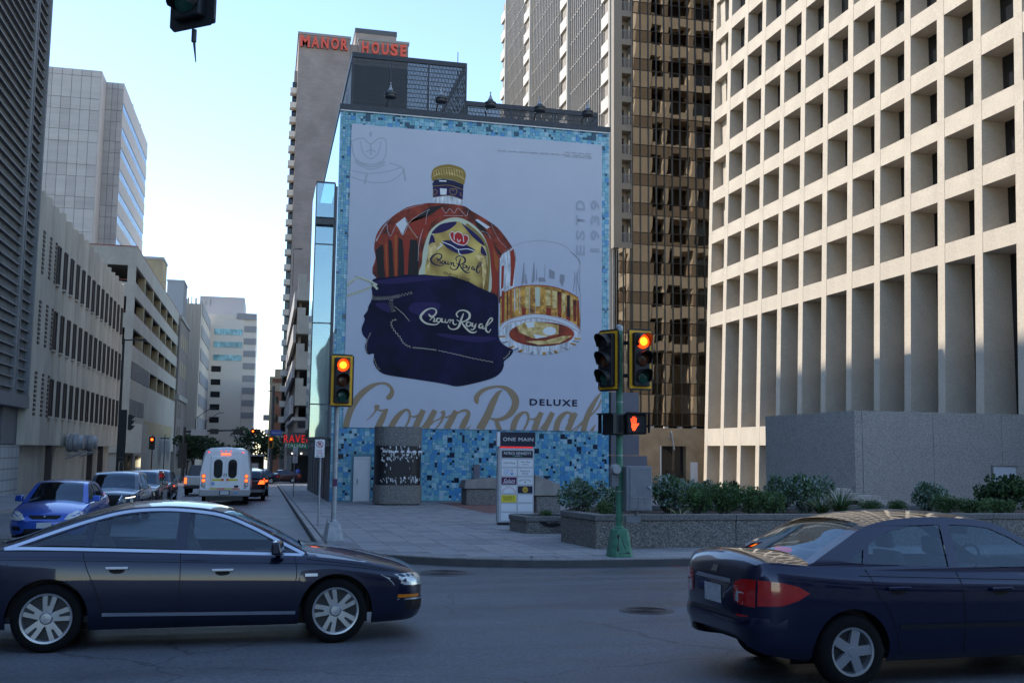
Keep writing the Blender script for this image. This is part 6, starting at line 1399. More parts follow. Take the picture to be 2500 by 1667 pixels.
sp2 = planter('small_planter', 'small cracked aggregate planter beside the tenant sign', [(p1.x,p1.y),(p1.x+1.6,p1.y+.15),(p1.x+1.6,p1.y+2.1),(p0.x+.2,p0.y+.6),(p0.x,p0.y)], .44, .26, .08)
mb = MB(); 
for pl in ([(.35,.30),(.5,.20),(.75,.16),(.95,.2),(.95,.26),(.8,.28),(.62,.27),(.5,.33)],): mb.add([(x,.02+x*.09,z) for x,z in pl])
mb.build('crack', 'black_void', sp2)
# ================================================================== plants
def leaves(mb, n, rx, ry, rz, ls, up=.3, seed=1, shell=.45, m=2, zc=None, asp=.4):
    rd_ = random.Random(seed); zc = rz if zc is None else zc
    blobs = [(rd_.gauss(0,.38)*rx, rd_.gauss(0,.38)*ry, zc+rd_.uniform(-.55,.75)*rz, rd_.uniform(.28,.5)) for _ in range(18)]
    for i in range(n):
        b_ = rd_.choice(blobs)
        while True:
            v = Vector((rd_.uniform(-1,1),rd_.uniform(-1,1),rd_.uniform(-1,1)))
            if .05 < v.length <= 1: break
        v = v.normalized()*(v.length**shell)
        c = Vector((b_[0]+v.x*rx*b_[3], b_[1]+v.y*ry*b_[3], max(.02, b_[2]+v.z*rz*b_[3]*1.1)))
        d = (v+Vector((0,0,up))+Vector((rd_.gauss(0,.5),rd_.gauss(0,.5),rd_.gauss(0,.5)))).normalized(); w = d.orthogonal().normalized(); w.rotate(Matrix.Rotation(rd_.uniform(0,6.3),3,d)); s_ = ls*rd_.uniform(.6,1.3)
        mb.add([c, c+d*s_*.5+w*s_*asp, c+d*s_, c+d*s_*.5-w*s_*asp], rd_.randrange(m))
def stems(mb, n, rx, ry, h, r=.012, seed=2):
    rd_ = random.Random(seed)
    for i in range(n):
        a = rd_.uniform(0,6.28); q = rd_.uniform(.2,.8); mb.tube((0.08*math.cos(a),.08*math.sin(a),0),(rx*q*math.cos(a),ry*q*math.sin(a),h*rd_.uniform(.5,.9)),r,r*.4,5)
def plant(name, kind, leafm, n, rx, ry, rz, ls, seed, asp=.4, up=.3, spikes=0):
    t = thing(name, '', kind)
    mb = MB(); leaves(mb, n, rx, ry, rz, ls, up, seed, asp=asp)
    rd_ = random.Random(seed)
    for i in range(spikes):     # upright shoots that break the outline
        a = rd_.uniform(0,6.28); q = rd_.uniform(.2,1)**.5; b0 = Vector((rx*q*.9*math.cos(a), ry*q*.9*math.sin(a), rz*1.1)); tip = b0+Vector((rd_.uniform(-.08,.08),rd_.uniform(-.08,.08),rz*rd_.uniform(.45,1.05)*(1.15-q*.6)))
        for k in range(9):
            c = b0.lerp(tip, k/9); d = Vector((rd_.gauss(0,1),rd_.gauss(0,1),.9)).normalized(); w = d.orthogonal().normalized(); s_ = ls*(1.05-.06*k); mb.add([c,c+d*s_*.5+w*s_*asp,c+d*s_,c+d*s_*.5-w*s_*asp], rd_.randrange(2))
    mb.build('foliage', leafm, t)
    mb = MB(); stems(mb, 14, rx, ry, rz*1.7, seed=seed); mb.build('stem', 'bark', t)
    return t
def blades(name, kind, n, L, w, mats, seed, spread=1.0, dry=0):
    t = thing(name, '', kind); mb = MB(); rd_ = random.Random(seed)
    for i in range(n):
        a = rd_.uniform(0,6.28); e = rd_.uniform(.25,1.0)*spread; l = L*rd_.uniform(.6,1.1); c = Vector((math.cos(a)*.05,math.sin(a)*.05,0)); d = Vector((math.cos(a)*e,math.sin(a)*e,1)).normalized(); sd = Vector((-math.sin(a),math.cos(a),0)); pr = None
        for k in range(5):
            ww_ = w*(1-k/5*.95); q = (c+sd*ww_, c-sd*ww_)
            if pr: mb.add([pr[0],pr[1],q[1],q[0]], 1 if i < dry else 0)
            pr = q; c = c+d*(l/4); d = (d+Vector((math.cos(a),math.sin(a),-.9))*(.13+.2*e)).normalized()
    mb.build('blades', mats, t); return t
sage = plant('sage_shrub', 'shrub', ['leaf_sage','leaf_green'], 2600, .52, .5, .40, .075, 3, .34, .4, 26)
bush = plant('green_bush', 'bush', ['leaf_green','leaf_fresh'], 2600, .6, .5, .33, .07, 4, .25, .5, 16)
darkb = plant('leafy_bush', 'bush', ['leaf_dark','leaf_green'], 1500, .5, .45, .42, .10, 6, .45, .2, 10)
grs = blades('grass_tuft', 'grass', 190, .85, .012, ['leaf_green','blade_dry'], 5, .9, 14)
yuc = blades('yucca', 'yucca', 80, .5, .014, ['leaf_fresh','blade_dry'], 8, 1.4, 22)
first = {}
def place(src, px, Y, w, h, lab, zoff=.72-.14):
    p = onY(px, 1200, Y); o = src if src.name not in first else clone(src)
    first[src.name] = 1
    o.location = (p.x, Y, gz(Y)+.15+zoff); o.scale = (w, w, h); o.rotation_euler = (0,0,random.uniform(0,6.28)); o['label'] = lab; o['group'] = 'plants in the long planter' if zoff > .5 else 'low plants'
    return o
random.seed(31)
place(sage, 1418, 23.6, 1.0, 1.0, 'round grey green sage shrub at the left end of the planter')
place(sage, 1500, 24.6, .75, .75, 'small sage shrub partly behind the green pole')
place(sage, 1635, 24.4, 1.1, 1.12, 'tall sage shrub right beside the grey control cabinet')
place(sage, 1720, 25.8, .8, .95, 'pale sage shrub standing behind the green bushes')
place(sage, 1905, 25.2, .95, 1.12, 'left of two tall sage shrubs before the concrete annex')
place(sage, 1965, 24.6, 1.05, 1.18, 'right of two tall sage shrubs before the concrete annex')
place(sage, 2262, 24.5, .85, .95, 'lone sage shrub standing above the roof of the dark blue car')
place(bush, 1475, 22.4, .5, .55, 'small fresh green bush just left of the green pole')
place(bush, 1700, 23.5, .85, 1.0, 'green bush beside the tall sage shrub')
place(bush, 1765, 23.8, .95, 1.1, 'wide green bush in the middle of the planter')
place(bush, 1835, 23.2, .85, 1.0, 'green bush left of the two tall sage shrubs')
place(bush, 1880, 22.7, .75, .85, 'low green bush at the planter edge')
place(bush, 2310, 23.4, .7, .7, 'low green bush right of the lone sage shrub')
place(bush, 2375, 23.0, .9, .62, 'spreading low bush near the right edge of the view')
place(bush, 2440, 23.2, .8, .6, 'clipped low bush beside the dark leafy bush')
place(darkb, 2465, 24.6, 1.0, 1.15, 'dark leafy bush at the right edge of the view')
place(darkb, 2415, 25.4, .7, .85, 'thin dark bush with bare twigs near the white door')
place(darkb, 1790, 26.0, .45, .9, 'dark sprig rising above the green bushes')
place(grs, 2050, 23.6, 1.15, 1.15, 'long grass tuft right of the sage shrubs')
place(grs, 2005, 23.2, .9, .9, 'grass tuft drooping at the foot of the sage shrubs')
place(yuc, 1662, 21.95, 1.0, .9, 'small yucca with dry lower leaves at the planter edge')
place(bush, 1335, 27.6, .45, .3, 'patch of weeds in the small cracked planter', .34)
for px, Y in ((1560,25.6),(2120,25.5),(2190,25.0)): place(bush, px, Y, .6, .45, 'low bush %s in the planter' % {1560:'behind the control cabinet',2120:'between the grass tuft and the lone sage shrub',2190:'left of the lone sage shrub'}[px])
def tree(lab, px, Y, h, r, seed, n=2600, trunk=2.2):
    p = onY(px, 1100, Y); t = thing('street_tree', lab, 'tree', (p.x, Y, gz(Y)+.15), 0, 'street trees down the road')
    mb = MB(); mb.tube((0,0,0),(.1,0,trunk),.16,.12,8); rd_ = random.Random(seed)
    for k in range(7): a = k*.9; mb.tube((.1,0,trunk-.2),(.1+r*.6*math.cos(a),r*.6*math.sin(a),trunk+(h-trunk)*rd_.uniform(.4,.8)),.07,.02,6)
    mb.build('trunk', 'bark', t, 40)
    mb = MB(); leaves(mb, n, r, r, (h-trunk)/2*.85, .38, .2, seed, zc=trunk+(h-trunk)*.5); mb.build('crown', ['leaf_oak','leaf_dark'], t)
    return t
tree('broad dark oak overhanging the right lane far down the street', 632, 172, 7.6, 3.6, 51, 3600)
tree('nearest small tree left of the white van far down the street', 470, 165, 6.6, 2.3, 52)
tree('second small tree left of the white van far down the street', 498, 178, 6.8, 2.5, 53)
tree('small tree just left of the white van roof', 530, 190, 6.2, 2.4, 54)
tree('small tree at the far left pavement behind the mast arm', 458, 200, 7.6, 2.6, 55)
random.seed(77)
for k in range(12):
    y = 150+k*5.5; mb = MB(); mb.tube((0,0,0),(0,0,1.0),.07,.07,8); mb.lathe([(.09,1.0),(.05,1.1),(.001,1.12)],8); o = mb.build('bollard', 'tan_stone'); o.location = (-9.9,y,gz(y)+.15); tag(o, 'slim pale bollard on the far left pavement, %s in its row' % ['nearest','second','third','fourth','fifth','sixth','seventh','eighth','ninth','tenth','eleventh','farthest'][k], 'bollard', 'bollards along the far left kerb')
# traffic barrels
for lab, px, Y in (('orange and white traffic cone stack by the left garage', 408, 112), ('orange and white traffic channeliser by the restaurant corner', 645, 121)):
    p = onY(px, 1160, Y); t = thing('traffic_cone', lab, 'traffic cone', (p.x, Y, gz(Y)+.15)); mb = MB(); mb.box(-.25,.25,-.25,.25,0,.06); mb.build('foot', 'black_metal', t)
    for k in range(4): mb = MB(); mb.tube((0,0,.06+k*.24),(0,0,.29+k*.24),.16-.03*k,.13-.03*k,12); mb.build('band', 'tape_orange' if k % 2 == 0 else 'sign_white', t)
# person in blue before the restaurant
def person(lab, loc, rz, shirt, pants):
    me = bpy.data.meshes.new('person')
    V = [(0,0,.95),(0,0,1.2),(0,0,1.42),(0,0,1.5),(0,-.02,1.66),(.1,0,.9),(.12,-.02,.5),(.12,.02,.08),(.12,-.12,.04),(-.1,0,.9),(-.11,.02,.5),(-.11,.08,.08),(-.11,-.05,.04),(.2,0,1.4),(.26,.02,1.12),(.24,-.08,.9),(-.2,0,1.4),(-.26,.02,1.12),(-.24,-.08,.9)]
    E_ = [(0,1),(1,2),(2,3),(3,4),(0,5),(5,6),(6,7),(7,8),(0,9),(9,10),(10,11),(11,12),(2,13),(13,14),(14,15),(2,16),(16,17),(17,18)]
    me.from_pydata(V, E_, [])
    o = put('person', me, None, loc, (0,0,rz)); s = o.modifiers.new('skin', 'SKIN')
    rr = [.16,.15,.16,.06,.105,.1,.075,.05,.045,.1,.075,.05,.045,.07,.05,.035,.07,.05,.035]
    for i, r_ in enumerate(rr): me.skin_vertices[0].data[i].radius = (r_, r_*.8 if i in (0,1,2) else r_)
    me.skin_vertices[0].data[0].use_root = True
    me.materials.append(MT(shirt)); s.use_smooth_shade = True; o.modifiers.new('sub', 'SUBSURF').render_levels = 1
    mb = MB(); mb.lathe([(.02,1.57),(.115,1.64),(.115,1.72),(.08,1.78),(.001,1.79)],14,c=(0,.01,0)); mb.build('hair', 'sign_black', o, 60)
    mb = MB()
    for sx_ in (.11,-.105): mb.tube((sx_,0,.95),(sx_*1.05,.0,.12),.13,.085,12)
    mb.build('trousers', pants, o, 40)
    return tag(o, lab, 'person')
p = onY(727,1150,117.5); person('person in a blue top standing before the restaurant', (p.x, 117.5, gz(117.5)), R(150), 'sign_blue', 'sign_black')
# ================================================================== vehicles
def curve(pts):
    xs = [p[0] for p in pts]; ys = [p[1] for p in pts]; n = len(xs); m_ = []
    for i in range(n):
        if i == 0: m_.append((ys[1]-ys[0])/(xs[1]-xs[0]))
        elif i == n-1: m_.append((ys[-1]-ys[-2])/(xs[-1]-xs[-2]))
        else:
            a = (ys[i]-ys[i-1])/(xs[i]-xs[i-1]); c = (ys[i+1]-ys[i])/(xs[i+1]-xs[i]); m_.append(0 if a*c <= 0 else 2*a*c/(a+c))
    def f(x):
        if x <= xs[0]: return ys[0]
        if x >= xs[-1]: return ys[-1]
        for i in range(n-1):
            if x <= xs[i+1]:
                h = xs[i+1]-xs[i]; t = (x-xs[i])/h
                return (2*t**3-3*t*t+1)*ys[i]+(t**3-2*t*t+t)*h*m_[i]+(-2*t**3+3*t*t)*ys[i+1]+(t**3-t*t)*h*m_[i+1]
    return f
PROF = curve([(0,.88),(.1,.95),(.28,.985),(.55,1.0),(.78,.99),(.90,.965),(1,.90)])
class Car:
    def __init__(s, S):
        s.S = S; s.hw = curve(sorted(S['plan'])); s.zt = curve(sorted(S['top'])); s.zs = curve(sorted(S['belt'])); s.zlo = curve(sorted(S['low'])); s.Rf = curve(sorted(S['roof'])); s.r = S['r']; s.ax = S['axles']; s.ar = S.get('arch', s.r+.055)
        s.prof = S.get('prof', PROF)
    def zb(s, x):
        z = s.zlo(x)
        for a in s.ax:
            d = abs(x-a)
            if d < s.ar: z = max(z, s.r+math.sqrt(s.ar**2-d*d)*1.0)
        return z
    def yside(s, x, z):
        zl = s.zlo(x); u = max(0,min(1,(z-zl)/max(.05,(s.zs(x)-zl)))); return s.hw(x)*s.prof(u)
    def topz(s, x, y):
        ws = s.yside(x, s.zs(x)); v = 1-min(1,abs(y)/max(.01,ws)); return s.zs(x)+(s.zt(x)-s.zs(x))*math.sin(v*math.pi/2)**.75
    def inside(s, x, y, z):
        if x > s.S['x1'] or x < s.S['x0']: return False
        if z < s.zlo(x): return False
        if z > s.zs(x): return z <= s.topz(x, y) and abs(y) <= s.yside(x, s.zs(x))
        return abs(y) <= s.yside(x, z)
    def xend(s, y, z, front=True):
        x = s.S['x1'] if front else s.S['x0']; st = -.004 if front else .004
        for _ in range(260):
            if s.inside(x, y, z): return x
            x += st
        return x
    def gy(s, x, z):      # greenhouse side
        b_ = s.yside(x, s.zs(x))-.012; return b_-(z-s.zs(x))*s.S.get('tumble',.36)
def tess(polys2d):
    flat = [p for pl in polys2d for p in pl]
    tr = tessellate_polygon([[Vector((p[0],p[1],0)) for p in pl] for pl in polys2d])
    return flat, tr
def densify(pl, d=.08):
    out = []
    for i, p in enumerate(pl):
        q = pl[(i+1)%len(pl)]; L = math.hypot(q[0]-p[0],q[1]-p[1]); k = max(1,int(L/d))
        for j in range(k): out.append((p[0]+(q[0]-p[0])*j/k, p[1]+(q[1]-p[1])*j/k))
    return out
def gridpatch(mb, pl, f, d=.05):      # fill a polygon with a clipped grid of small faces mapped by f
    xs = [p[0] for p in pl]; ys = [p[1] for p in pl]; x0, x1, y0, y1 = min(xs), max(xs), min(ys), max(ys)
    def clip(poly, ax, lim, ge):
        out = []
        for i in range(len(poly)):
            a, c = poly[i], poly[(i+1)%len(poly)]; ia = (a[ax] >= lim) if ge else (a[ax] <= lim); ic = (c[ax] >= lim) if ge else (c[ax] <= lim)
            if ia: out.append(a)
            if ia != ic: t = (lim-a[ax])/(c[ax]-a[ax]); out.append((a[0]+(c[0]-a[0])*t, a[1]+(c[1]-a[1])*t))
        return out
    nx = max(1,int((x1-x0)/d)); ny = max(1,int((y1-y0)/d)); cache = {}
    for i in range(nx):
        col = clip(clip(pl,0,x0+(x1-x0)*i/nx,True),0,x0+(x1-x0)*(i+1)/nx,False)
        if len(col) < 3: continue
        for j in range(ny):
            c = clip(clip(col,1,y0+(y1-y0)*j/ny,True),1,y0+(y1-y0)*(j+1)/ny,False)
            if len(c) >= 3:
                idx = []
                for p in c:
                    k = (round(p[0],5),round(p[1],5))
                    if k not in cache: cache[k] = len(mb.v); mb.v.append(tuple(f(*p)))
                    if cache[k] not in idx: idx.append(cache[k])
                if len(idx) >= 3: mb.f.append(tuple(idx)); mb.m.append(0)
def wheel_meshes(r, w, rim, spokes, style):
    mb = MB(); mb.lathe([(rim,-w/2+.01),(r-.05,-w/2),(r-.012,-w/2+.02),(r,-w/2+.05),(r,w/2-.05),(r-.012,w/2-.02),(r-.05,w/2),(rim,w/2-.01)],40,'y',cap=False); ty = mb.mesh('tyre','rubber',50)
    mb = MB(); mb.lathe([(rim,-w/2+.012),(rim-.02,-w/2+.016),(rim-.03,-w/2+.05),(rim-.03,w/2-.02)],40,'y',m=0,cap=False)
    if style == 'split':
        for k in range(spokes):
            a = 2*math.pi*k/spokes+.3
            for da in (0,):
                ca, sa = math.cos(a+da), math.sin(a+da); f = lambda rr, tt, y: (rr*ca-tt*sa, y, rr*sa+tt*ca)
                wi, wo = rim*.16, rim*.30
                mb.hexa([f(rim*.18,-wi,-w/2+.035),f(rim*.95,-wo,-w/2+.03),f(rim*.95,wo,-w/2+.03),f(rim*.18,wi,-w/2+.035),f(rim*.18,-wi,-w/2+.07),f(rim*.95,-wo,-w/2+.06),f(rim*.95,wo,-w/2+.06),f(rim*.18,wi,-w/2+.07)],0)
                mb.hexa([f(rim*.5,-wi*.25,-w/2+.024),f(rim*.93,-wo*.30,-w/2+.022),f(rim*.93,wo*.30,-w/2+.022),f(rim*.5,wi*.25,-w/2+.024),f(rim*.5,-wi*.25,-w/2+.031),f(rim*.93,-wo*.3,-w/2+.029),f(rim*.93,wo*.3,-w/2+.029),f(rim*.5,wi*.25,-w/2+.031)],1)
    else:
        for k in range(spokes):
            a = 2*math.pi*k/spokes+.2; ca, sa = math.cos(a), math.sin(a); f = lambda rr, tt, y: (rr*ca-tt*sa, y, rr*sa+tt*ca); wi, wo = rim*.2, rim*.2
            mb.hexa([f(rim*.15,-wi,-w/2+.02),f(rim*.96,-wo,-w/2+.025),f(rim*.96,wo,-w/2+.025),f(rim*.15,wi,-w/2+.02),f(rim*.15,-wi,-w/2+.06),f(rim*.96,-wo,-w/2+.06),f(rim*.96,wo,-w/2+.06),f(rim*.15,wi,-w/2+.06)],0)
    mb.lathe([(.001,-w/2+.012),(rim*.2,-w/2+.014),(rim*.26,-w/2+.035),(rim*.26,-w/2+.07)],20,'y',m=0,cap=False)
    rm = mb.mesh('rim',['alloy','alloy_dark'],30)
    mb = MB(); mb.lathe([(rim*.97,-w/2+.075),(.001,-w/2+.085)],32,'y'); dk = mb.mesh('brake_disc','alloy_dark',30)
    return ty, rm, dk
def make_car(S, lab, loc, rotz, group=None, name='parked_car', pitch=True, detail=True):
    C = Car(S); t = thing(name, lab, S.get('cat','car'), loc, rotz, group)
    if pitch:
        fwd = Vector((math.cos(rotz), math.sin(rotz))); t.rotation_euler = (-SL*0-math.atan(SL*math.cos(rotz))*1.0 if False else 0, 0, rotz)
        # tilt with the sloping road: rotate about world X
        t.rotation_mode = 'QUATERNION'; q = Matrix.Rotation(math.atan(-SL),4,'X').to_quaternion() @ Matrix.Rotation(rotz,4,'Z').to_quaternion(); t.rotation_quaternion = q
    pm_ = S['paint']; x0, x1 = S['x0'], S['x1']
    base = [x0+(x1-x0)*i/110 for i in range(111)]
    ex = [x0+.012,x0+.03,x1-.012,x1-.03]
    for a in C.ax: ex += [a-C.ar-.002,a-C.ar+.004,a+C.ar-.004,a+C.ar+.002] + [a+C.ar*math.sin(R(q)) for q in range(-85,90,10)]
    X = sorted(set(round(v,4) for v in base+ex)); NU = 16; NV = 9
    body = MB(); grid = []
    us = [0,.03,.08,.15,.24,.34,.44,.54,.63,.71,.78,.84,.89,.93,.97,1.0]
    for x in X:
        zl, zs_, zb_ = C.zlo(x), C.zs(x), C.zb(x); row = []
        for u in us:
            z = zb_+(zs_-zb_)*u; y = C.yside(x, z); row.append((x, y, z))
        ws = row[-1][1]
        for j in range(1,NV+1):
            v = j/NV; y = ws*(1-v); row.append((x, y, C.topz(x, y)))
        grid.append(row)
    K = len(grid[0]); xc0, xc1 = S['cab']     # open cockpit between these
    for sgn in (1,-1):
        o = len(body.v)
        for row in grid: body.v += [(p[0],p[1]*sgn,p[2]) for p in row]
        for i in range(len(X)-1):
            for j in range(K-1):
                if j >= len(us)-1 and xc0 < X[i] and X[i+1] < xc1 and j >= len(us): continue
                q = (o+i*K+j,o+(i+1)*K+j,o+(i+1)*K+j+1,o+i*K+j+1); body.f.append(q if sgn > 0 else q[::-1]); body.m.append(0)
        for i, fl in ((0,1),(len(X)-1,-1)):
            q = [o+i*K+j for j in range(K)] + [len(body.v)+0]; 
            body.v.append((X[i],0,C.zlo(X[i]))); body.f.append(tuple(q) if fl*sgn > 0 else tuple(q[::-1])); body.m.append(0)
    body.build('body', pm_, t, 32)
    # greenhouse
    xa, xd = S['gh']                              # front and rear foot of the side glass area
    N = 40; rl = [(xd+(xa-xd)*i/N, C.Rf(xd+(xa-xd)*i/N)) for i in range(N+1)]
    outer = [(x,max(z,C.zs(x)+.001)) for x, z in rl]; lower = [(xa+(xd-xa)*i/24, C.zs(xa+(xd-xa)*i/24)-.006) for i in range(25)]
    side = outer+lower
    side = [p for i, p in enumerate(side) if i == 0 or math.hypot(p[0]-side[i-1][0],p[1]-side[i-1][1]) > 1e-4]
    wins = [densify(w,.07) for w in S['windows']]
    for sgn in (1,-1):
        fl, tr = tess([side]+wins); mb = MB(); mb.v = [(x,sgn*C.gy(x,z),z) for x, z in fl]; mb.f = [tuple(a) for a in tr]; mb.m = [0]*len(tr); mb.build('pillars', S.get('pillar',pm_), t)
        for w in S['windows']:
            mb = MB(); gridpatch(mb, w, lambda x, z: (x,sgn*(C.gy(x,z)-.012),z), .15); mb.build('side_window', S['glass'], t)
        if S.get('trim'):
            xs_ = [p[0] for w in S['windows'] for p in w]; mb = MB(); hull = S['trim']; hp_ = smooth_pts(hull,5,False) if len(hull[0]) == 2 else hull
            for q in ribbon([(x,z,S.get('trimw',.022)) for x, z in hp_]): mb.add([(x,sgn*(C.gy(x,z)+.006),z) for x, z in q])
            mb.build('window_trim', 'chrome_satin', t)
    # roof, screens
    MY_ = 12; rows = []
    for x, z in rl:
        ye = C.gy(x, max(z,C.zs(x)+.001)); rows.append([(x, ye*(1-2*j/MY_), z+S.get('crown',.045)*(1-(1-2*j/MY_)**2)) for j in range(MY_+1)])
    xw, xb = S['screens']                         # windscreen header x, backlight header x
    parts = {'roof':(MB(),pm_),'windscreen':(MB(),S['glass']),'rear_window':(MB(),S.get('glass_r',S['glass']))}
    for i in range(N):
        xm = (rl[i][0]+rl[i+1][0])/2
        for j in range(MY_):
            edge = j == 0 or j == MY_-1; k = 'roof'
            if xm > xw and not edge: k = 'windscreen'
            if xm < xb and not edge: k = 'rear_window'
            mb = parts[k][0]; mb.add([rows[i][j],rows[i+1][j],rows[i+1][j+1],rows[i][j+1]])
    for k, (mb, m_) in parts.items():
        if mb.v:
            o = mb.build(k, m_, t)
            import bmesh as _bm
            bm_2 = _bm.new(); bm_2.from_mesh(o.data); _bm.ops.remove_doubles(bm_2, verts=bm_2.verts, dist=.0005); bm_2.to_mesh(o.data); bm_2.free(); o.data.polygons.foreach_set('use_smooth',[True]*len(o.data.polygons))
    # interior
    fl_z = .34; mb = MB(); ya = C.hw(0)*.86; mb.box(xc0+.05,xc1-.05,-ya,ya,fl_z-.06,fl_z); mb.box(xc1-.5,xc1-.04,-ya,ya,fl_z,C.zs(xc1-.3)-.03); mb.box(xc0+.02,xc0+.75,-ya*.9,ya*.9,fl_z,C.zs(xc0+.2)-.05); mb.build('cabin_floor', 'interior', t)
    hz_ = C.zs(0)
    for sx_ in S.get('seats',(.25,-.65)):
        for sy_ in (.37,-.37):
            mb = MB(); mb.hexa([(sx_-.30,sy_-.25,fl_z),(sx_+.2,sy_-.25,fl_z),(sx_+.2,sy_+.25,fl_z),(sx_-.30,sy_+.25,fl_z),(sx_-.30,sy_-.25,fl_z+.28),(sx_+.2,sy_-.25,fl_z+.33),(sx_+.2,sy_+.25,fl_z+.33),(sx_-.30,sy_+.25,fl_z+.28)])
            mb.hexa([(sx_-.34,sy_-.23,fl_z+.25),(sx_-.18,sy_-.23,fl_z+.25),(sx_-.18,sy_+.23,fl_z+.25),(sx_-.34,sy_+.23,fl_z+.25),(sx_-.50,sy_-.19,hz_+.12),(sx_-.40,sy_-.19,hz_+.12),(sx_-.40,sy_+.19,hz_+.12),(sx_-.50,sy_+.19,hz_+.12)])
            mb.hexa([(sx_-.50,sy_-.12,hz_+.14),(sx_-.41,sy_-.12,hz_+.14),(sx_-.41,sy_+.12,hz_+.14),(sx_-.50,sy_+.12,hz_+.14),(sx_-.52,sy_-.11,hz_+.30),(sx_-.44,sy_-.11,hz_+.30),(sx_-.44,sy_+.11,hz_+.30),(sx_-.52,sy_+.11,hz_+.30)]); bevel(mb.build('seat', 'interior_light', t), .03)
    if detail:
        mb = MB(); cx__ = S.get('seats',(.25,))[0]+.48
        for i in range(16):
            a0, a1 = 2*math.pi*i/16, 2*math.pi*(i+1)/16; f = lambda a: (cx__+.07*math.sin(a), .37+.18*math.cos(a), hz_+.0+.16*math.sin(a)); mb.tube(f(a0),f(a1),.015,.015,6)
        mb.build('steering_wheel', 'trim_black', t)
        mb = MB(); xm_ = xw+.06; mb.box(xm_,xm_+.03,-.13,.13,C.Rf(xw)-.13,C.Rf(xw)-.05); mb.build('inner_mirror', 'trim_black', t)
    # underbody and wheel wells
    mb = MB(); mb.box(C.ax[-1]-.35,C.ax[0]+.35,-C.hw(0)*.62,C.hw(0)*.62,.19,.36); mb.box(x0+.15,C.ax[-1]-.35,-C.hw(0)*.7,C.hw(0)*.7,.34,.5); mb.box(C.ax[0]+.35,x1-.15,-C.hw(0)*.7,C.hw(0)*.7,.28,.5); mb.build('underbody', 'trim_black', t)
    for a in C.ax:
        for sgn in (1,-1):
            yo = C.hw(a)*.955; mb = MB(); n = 14; rr = C.ar+.004
            for i in range(n):
                t0, t1 = math.pi*i/n, math.pi*(i+1)/n; f = lambda tt, y: (a+rr*math.cos(tt), sgn*y, C.r+rr*math.sin(tt)); q = [f(t0,yo),f(t1,yo),f(t1,.42),f(t0,.42)]; mb.add(q if sgn > 0 else q[::-1])
                mb.add([f(t0,.42),f(t1,.42),(a,sgn*.42,C.r)])
            mb.box(a-rr,a+rr,min(sgn*.42,sgn*.40),max(sgn*.42,sgn*.40),.15,C.r+.02); mb.build('wheel_well', 'trim_black', t)
    ty, rm, dk = wheel_meshes(C.r, S.get('tw',.225), S['rim'], S.get('spokes',5), S.get('style','split'))
    for a in C.ax:
        for sgn in (1,-1):
            w = bpy.data.objects.new('wheel', None); COL.objects.link(w); w.parent = t; w.location = (a, sgn*(C.hw(a)-S.get('tw',.225)/2-.012), C.r); w.rotation_euler = (0, R(17*a+30), R(180) if sgn > 0 else 0)
            for me_ in (ty,rm,dk): put(me_.name.split('.')[0], me_, w)
    # surface patches
    def sidepatch(nm, pl, m_, off=.005, both=True, d=.05):
        for sgn in ((1,-1) if both else (both,)):
            mb = MB(); gridpatch(mb, pl, lambda x, z: (x, sgn*(C.yside(x,z)+off), z), d); mb.build(nm, m_, t, 60)
    def endpatch(nm, pl, m_, front=True, off=.006, mirror=False, d=.05):
        for s_ in ((1,-1) if mirror else (1,)):
            mb = MB(); gridpatch(mb, pl, lambda y, z: (C.xend(s_*y,z,front)+(off if front else -off), s_*y, z), d); mb.build(nm, m_, t, 60)
    for nm, pl, m_ in S.get('side',[]): sidepatch(nm, pl, m_)
    for nm, pl, m_, mir in S.get('front',[]): endpatch(nm, pl, m_, True, mirror=mir, d=S.get('ed',.04))
    for nm, pl, m_, mir in S.get('rear',[]): endpatch(nm, pl, m_, False, mirror=mir, d=S.get('ed',.04))
    for nm, pts_, w_ in S.get('seams',[]):
        for sgn in (1,-1):
            mb = MB()
            for q in ribbon([(x,z,w_) for x, z in smooth_pts(pts_,5)]): mb.add([(x,sgn*(C.yside(x,z)+.0025),z) for x, z in q])
            mb.build(nm, 'trim_black', t)
    for nm, pts_, w_, m_ in S.get('strips',[]):
        for sgn in (1,-1):
            mb = MB()
            for q in ribbon([(x,z,w_) for x, z in smooth_pts(pts_,5)]): mb.add([(x,sgn*(C.yside(x,z)+.008),z) for x, z in q])
            mb.build(nm, m_, t)
    for hx, hz1 in S.get('handles',[]):
        for sgn in (1,-1):
            y = C.yside(hx,hz1); mb = MB(); mb.box(hx-.11,hx+.11,sgn*y+(.012 if sgn > 0 else -.035),sgn*y+(.035 if sgn > 0 else -.012),hz1-.006,hz1+.022); mb.box(hx-.10,hx-.07,sgn*y-.01,sgn*y+.02,hz1,hz1+.015); mb.box(hx+.07,hx+.10,sgn*y-.01,sgn*y+.02,hz1,hz1+.015); bevel(mb.build('handle', S.get('handle_mat','chrome_satin'), t), .006)
            mb = MB(); pl = [(hx+.075*math.cos(a*math.pi/8),hz1-.02+.03*math.sin(a*math.pi/8)) for a in range(16)]; gridpatch(mb, pl, lambda x, z: (x,sgn*(C.yside(x,z)+.003),z), .06); mb.build('handle_cup', 'trim_black', t)
